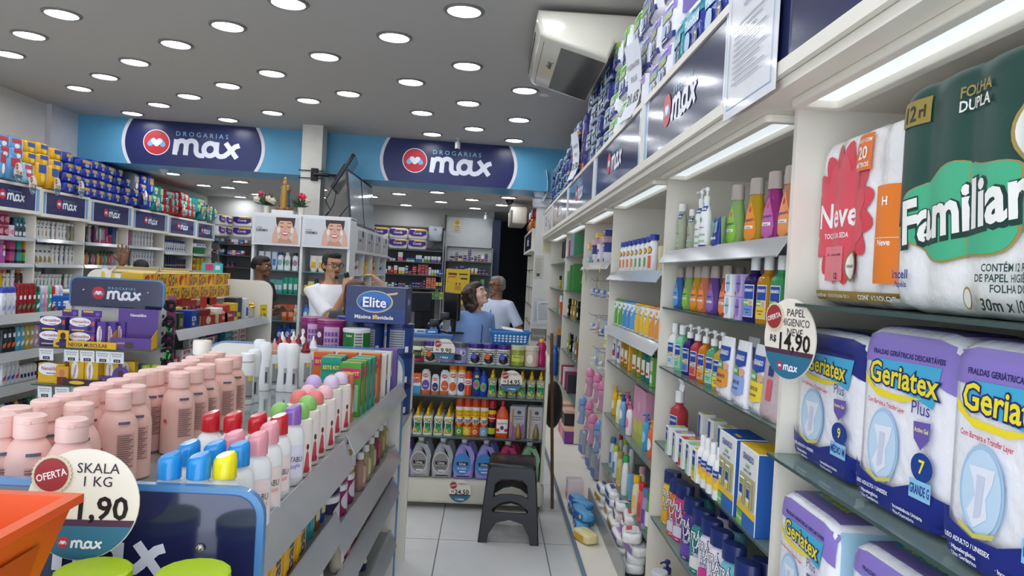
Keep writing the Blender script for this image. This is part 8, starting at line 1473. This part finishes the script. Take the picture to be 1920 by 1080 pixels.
# woman in profile with yellow hair tie
a = at_(490, 481, 7.75)
def bun(m, hb, HD): hb(m, (0, .024, .05), (.083, .098, .085), BLK); hb(m, (0, .09, .02), (.055, .05, .05), BLK); hb(m, (0, -.04, .085), (.064, .05, .042), BLK)
lady = person('woman with black hair in a yellow hair tie standing behind the chocolates', (a.x, 7.75, 0), 1.25, a.z, '#6f4836', '#2a2a30', '#23232a', (.1, .0), (0, 0), [(1, (.24, -.02, a.z-.60), (.02, -.26, a.z-.50), (-1, -.2, .1), (0, 0, -1), .4), (-1, (-.25, -.06, a.z-.60), (.0, -.28, a.z-.53), (1, -.1, .0), (0, 0, -1), .4)], bun, .5)
m = MB()
for q in range(9): b_ = 2*pi*q/9; m.ball((.05*cos(b_), 0, .05*sin(b_)), (.022, .024, .022), mat('#d8a82a', .6), 8, 6)
y_ = m.build('hair_tie'); y_.parent = lady; y_.location = (0.0, .135, a.z-.15); y_.rotation_euler = (.2, 0, 0)
MB().ball((.078, .0, a.z-.16), (.007, .007, .007), mat('#e8e4dc', .2), 8, 6).build('earring', lady)
# raised hand and black cap behind the second gondola
a = at_(266, 487, 7.75); w = at_(237, 497, 7.75)
def capf(m, hb, HD): hb(m, (0, .01, .06), (.088, .108, .075), mat('#17171c', .7)); hb(m, (0, -.10, .045), (.07, .07, .012), mat('#17171c', .7))
person('person in black cap raising an open hand above the yellow boxes', (a.x, 7.75, 0), .0, a.z-.01, '#7a4f3c', '#2f3340', '#2a2a30', (.5, .25), (0, 0), [(-1, (-.30, -.10, a.z-.27), (w.x-a.x-.01, -.06, w.z), (.05, 0, 1), (0, -1, 0), .03), (1, (.26, 0, a.z-.62), (.25, -.05, a.z-.85), (0, -.1, -1), (-1, 0, 0), .3)], capf, .35, voxel=.0055, hs=1.3)
# woman in blue tunic looking up
a = at_(889, 531, 6.25)
BRN = mat('#3a2a22', .5, var=.15, bump=.6, bscale=22)
def bob(m, hb, HD):
    hb(m, (0, .03, .045), (.092, .10, .095), BRN); hb(m, (0, .075, -.03), (.092, .065, .10), BRN); hb(m, (0, -.03, .09), (.074, .06, .045), BRN)
    lr = random.Random(4)
    for s in (1, -1): hb(m, (s*.075, .025, -.02), (.026, .05, .09), BRN)
    for q in range(34): b_ = lr.uniform(-.35, pi+.35); hb(m, (.092*cos(b_), .03+.10*sin(b_), lr.uniform(-.14, .09)), (.026, .028, .032), BRN, 8)
wb_ = person('woman with brown bob in sky blue tunic looking up behind the counter', (a.x-.0, 6.25, 0), .6, a.z, '#dcb09a', '#86a8e0', '#2f3a5a', (.62, -.40), (.0, -.06), [(1, (.23, .02, a.z-.62), (.20, -.2, a.z-.78), (-.2, -1, -.2), (0, 0, -1), .3), (-1, (-.23, .0, a.z-.62), (-.18, -.2, a.z-.78), (.2, -1, -.2), (0, 0, -1), .3)], bob, .8, fat=1.12, collar='#2a3a6a')
z_ = a.z-.40; MB().rbox((.06, -.148, z_), (.09, -.14, z_+.03), mat('#c8303c', .4), .004, 1).build('badge', wb_)
MB().tube([(-.05, -.06, a.z-.27), (-.02, -.14, a.z-.42), (.0, -.15, a.z-.55)], .004, mat('#2a2a30', .6), 6).build('lanyard', wb_)
# older man in pale shirt
a = at_(922, 518, 7.9)
def grey(m, hb, HD):
    g = mat('#8a8886', .8, bump=.4, bscale=60); hb(m, (0, .028, .048), (.079, .092, .080), g); hb(m, (0, .055, .0), (.074, .062, .06), g); hb(m, (0, -.028, .095), (.058, .05, .034), g)
om = person('older man with grey hair and glasses in pale blue short-sleeved shirt', (a.x+.06, 7.9, 0), -.55, a.z, '#8f6650', '#c3cde0', '#2a2c3a', (-.35, .08), (.02, 0), [(1, (.30, .04, a.z-.56), (.26, -.1, a.z-.78), (0, -.4, -1), (-1, 0, 0), .4), (-1, (-.27, .02, a.z-.56), (-.24, -.14, a.z-.76), (0, -.5, -1), (1, 0, 0), .4)], grey, .8, glasses=True, fat=1.12, collar='#3a4468')
for s in (1, -1): S_ = Vector((s*.31 if s > 0 else -.29, .035, a.z-.515)); MB().tube([S_, S_+Vector((s*.006, .002, -.035))], .074, mat('#2436a0', .7), 14).build('cuff', om)

# ================================================================== CHECKOUT AND REAR CORNER
ck = empty('checkout_counter', (0, 0, 0)); MB().box((-.80, 5.95, 0), (-.28, 6.3, 1.0), mat('#c9ccd2', .4)).build('body', ck); MB().rbox((-.82, 5.9, 1.0), (-.26, 6.32, 1.03), mat('#3f6fa8', .3), .006, 1).build('top', ck)
thing(ck, 'checkout counter with blue worktop behind the display unit', 'counter')
def monitor(px, py, Y, rz, w, h, lab):
    p = at_(px, py, Y); t = empty('monitor', (p.x, Y, 1.031), rz); z = p.z-1.031; m_ = mat('#15161a', .35)
    MB().rbox((-w/2, -.015, z-h/2), (w/2, .015, z+h/2), m_, .006, 1).build('screen', t); MB().rbox((-.03, .0, .0), (.03, .03, z), m_, .005, 1).build('stand', t); MB().rbox((-.09, -.06, 0), (.09, .08, .012), m_, .004, 1).build('foot', t); thing(t, lab, 'monitor')
monitor(786, 566, 6.05, .3, .2, .16, 'black monitor just beyond the blue tissue carton'); monitor(798, 588, 6.27, 1.2, .28, .24, 'black monitor turned edge-on beside the tissue carton'); monitor(848, 574, 6.1, -1.15, .3, .22, 'black monitor turned edge-on beside the woman in blue')
for px, py, lab in ((806, 605, 'black card terminal on a curved stand, nearer the tissue carton'), (826, 592, 'black card terminal on a curved stand, beside the monitor')):
    p = at_(px, py, 6.05); m = MB().tube([(0, 0, 0), (-.02, 0, .06), (.02, 0, p.z-1.05), (.05, -.03, p.z-1.02)], .013, mat('#17181b', .35), 8).rbox((.0, -.06, p.z-1.06), (.08, .0, p.z-1.0), mat('#1b1c20', .35), .01, 2); o = m.build('card_terminal'); o.location = (p.x, 6.05, 1.031); thing(o, lab, 'card terminal')
put(bottle('cotton_jar', .10, .04, mat('#d8c8d4', .2, trans=.4), 'jar', ('cyl', .035, .015, '#c8c4cc'), [('r', -.02, .02, .02, .06, '#c88aa8')]), (-.66, 5.98, 1.031), 0, 'clear jar with pink label on the checkout counter', 'jar')
for q, (x, c, n) in enumerate(((-.52, '#d4dae0', 'white'), (-.44, '#3f8ad0', 'blue'), (-.58, '#a8d0e0', 'pale blue'))): put(carton('medicine_carton', .1, .05, .03, c, [('r', -.03, .008, .03, .02, '#3a6ab0' if q != 1 else '#e8eef4')]), (x, 5.95, 1.031), .3*q, f'{n} medicine carton lying on the checkout counter', 'medicine')
for q in range(4): put(carton('medicine_carton', .028, .05, .07, '#dfe2e4', [('r', -.01, .02, .01, .05, '#4a6ab0')]), (-.47+.032*q, 6.2, 1.031), 0, 'small upright white carton on the checkout counter', 'medicine', 'upright white cartons')
ps_ = MB().box((-.21, -.002, -.31), (.21, .002, .31), mat('#d6b41e', .4)).build('poster'); MB().art([('r', -.17, .2, -.02, .24, '#5a3a1a'), ('r', -.17, .16, -.03, .18, '#c8402a'), ('r', .02, .21, .17, .235, '#3a3020'), ('r', .05, .13, .17, .16, '#3a3020'), ('o', -.02, .05, .018, .022, '#8a5a2a'), ('o', .04, .05, .018, .022, '#8a5a2a'), ('p', [(-.05,-.06),(-.04,.02),(.06,.02),(.07,-.06)], '#c08a1e'), ('r', -.18, .13, -.165, .145, '#1a1a1a'), ('r', -.18, .08, -.165, .095, '#1a1a1a'), ('r', -.14, -.15, .02, -.12, '#3a3020'), ('r', -.14, -.21, .05, -.18, '#c8402a')], FRONT(-.0025)).build('print', ps_); ps_.location = (-.556, 13.216, 1.27); thing(ps_, 'yellow poster with two small figures hanging before the pale rear shelf', 'poster')
pn = MB().box((-.83, 13.62, 1.99), (.01, 13.68, 2.52), mat('#c6c8c8', .5)).build('wall_panel'); pn['kind'] = 'structure'; link(pn)
sheet('warning_sign', .17, .22, '#d8cfae', [('o', 0, .055, .045, .045, '#d8b02a'), ('o', -.015, .065, .006, .008, '#2a2a1a'), ('o', .015, .065, .006, .008, '#2a2a1a'), ('s', [(-.02,.045),(0,.035),(.02,.045)], .006, '#2a2a1a'), ('t', 'SORRIA', 0, -.02, .02, '#2a2a1a', .12), ('t', 'VOCÊ ESTÁ SENDO', 0, -.055, .013, '#2a2a1a', .13), ('t', 'FILMADO', 0, -.085, .018, '#2a2a1a', .12)], at_(857, 423, 13.61), 0, 'small cream sign with yellow smiling face high on the white panel', 'sign')
dp = MB().rbox((-.125, -.10, -.14), (.125, .0, .14), mat('#c8ccd2', .3), .03, 3).build('dispenser'); MB().rbox((-.02, -.104, .06), (.02, -.098, .09), mat('#8a7a80', .4), .002, 1).build('badge', dp); dp.location = at_(817, 439, 13.62); thing(dp, 'white rounded dispenser on the rear wall beside the toilet paper packs', 'dispenser')
rt = MB().rbox((-.14, -.05, 0), (.14, .05, .04), mat('#1c1c20', .4), .006, 1); rt.tube([(-.3, 0, .02), (-.2, .01, .06), (-.1, 0, .03), (.0, .02, .10), (.1, 0, .03)], .006, mat('#1c1c20', .5), 6); o = rt.build('router'); o.location = (-1.0, 13.4, 1.881); thing(o, 'black router with tangled cables on the rear shelf top', 'router')
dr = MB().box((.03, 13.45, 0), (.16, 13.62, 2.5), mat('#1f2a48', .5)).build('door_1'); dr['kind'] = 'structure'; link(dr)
ac2 = MB().rbox((.26, 11.2, 2.30), (.52, 12.3, 2.56), mat('#b9b2a4', .4), .03, 2).build('air_conditioner'); MB().box((.27, 11.196, 2.31), (.30, 11.2, 2.5), mat('#4a4844', .5)).build('vent', ac2); thing(ac2, 'second beige air conditioner under the lower rear ceiling', 'air conditioner')
# last wall unit beyond the pier
lu = empty('shelving_bay', (.62, 11.3, 0), -pi/2); MB().box((-1.1, .34, 0), (1.1, .36, 2.2), PANEL).build('back_panel', lu)
for x in (-1.09, 0, 1.09): MB().box((x-.012, 0, 0), (x+.012, .34, 1.85), PANEL).build('side_panel', lu)
for z in (1.62, 1.36, 1.10, .84, .5): glass_shelf(-1.08, 1.08, 0, .33, z, parent=lu)
header(lu, 2.2, 1.87, 2.18, -.06, .4, logo_w=.5, stripes=False); thing(lu, 'last wall shelving bay beyond the paper-covered pier with vitamins', 'shelving')
for q in range(6): put(LPK('r', .2, .14) if q % 2 else pillow('diaper_pack', .2, .28, .14, '#c8702a', [('r', -.05, .04, .05, .1, '#e8c8a0')], p=5, g=(6, 4, 6)), (.68, 10.5+.5*(q//2), 2.19+.14*(q % 2)), FR, f'{("orange", "red")[q % 2]} pack on top of the last wall unit', 'diaper pack', 'packs on the last wall unit')
VT = [('#2a2a2a', '#c8b02a', 'black'), ('#c8602a', '#e08a3a', 'orange'), ('#3a4a2a', '#8a9a3a', 'olive'), ('#2a3a6a', '#c8c8d0', 'navy'), ('#c8a82a', '#3a3a2a', 'yellow')]
for r, z in enumerate((1.621, 1.361, 1.101, .841)):
    for q in range(6): c, l, n = VT[(r*2+q) % 5]; put(bottle('vitamin_bottle', .13, .045, c, 'jar', ('cyl', .04, .03, '#d8d4c8' if q % 2 else c), [('r', -.035, .03, .035, .09, l)], n=12), (.70, 10.35+.17*q, z), FR, f'{n} vitamin bottle on {ORD[r+1]} shelf beyond the pier', 'vitamin bottle', 'vitamin bottles beyond the pier')
# dim store room
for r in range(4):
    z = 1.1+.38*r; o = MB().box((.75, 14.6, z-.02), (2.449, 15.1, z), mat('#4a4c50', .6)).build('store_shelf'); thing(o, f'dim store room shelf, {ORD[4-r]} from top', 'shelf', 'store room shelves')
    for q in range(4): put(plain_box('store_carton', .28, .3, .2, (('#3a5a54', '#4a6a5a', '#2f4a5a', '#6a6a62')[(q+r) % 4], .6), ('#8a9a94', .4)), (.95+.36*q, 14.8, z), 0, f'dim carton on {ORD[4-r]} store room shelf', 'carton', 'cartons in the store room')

finish_labels()
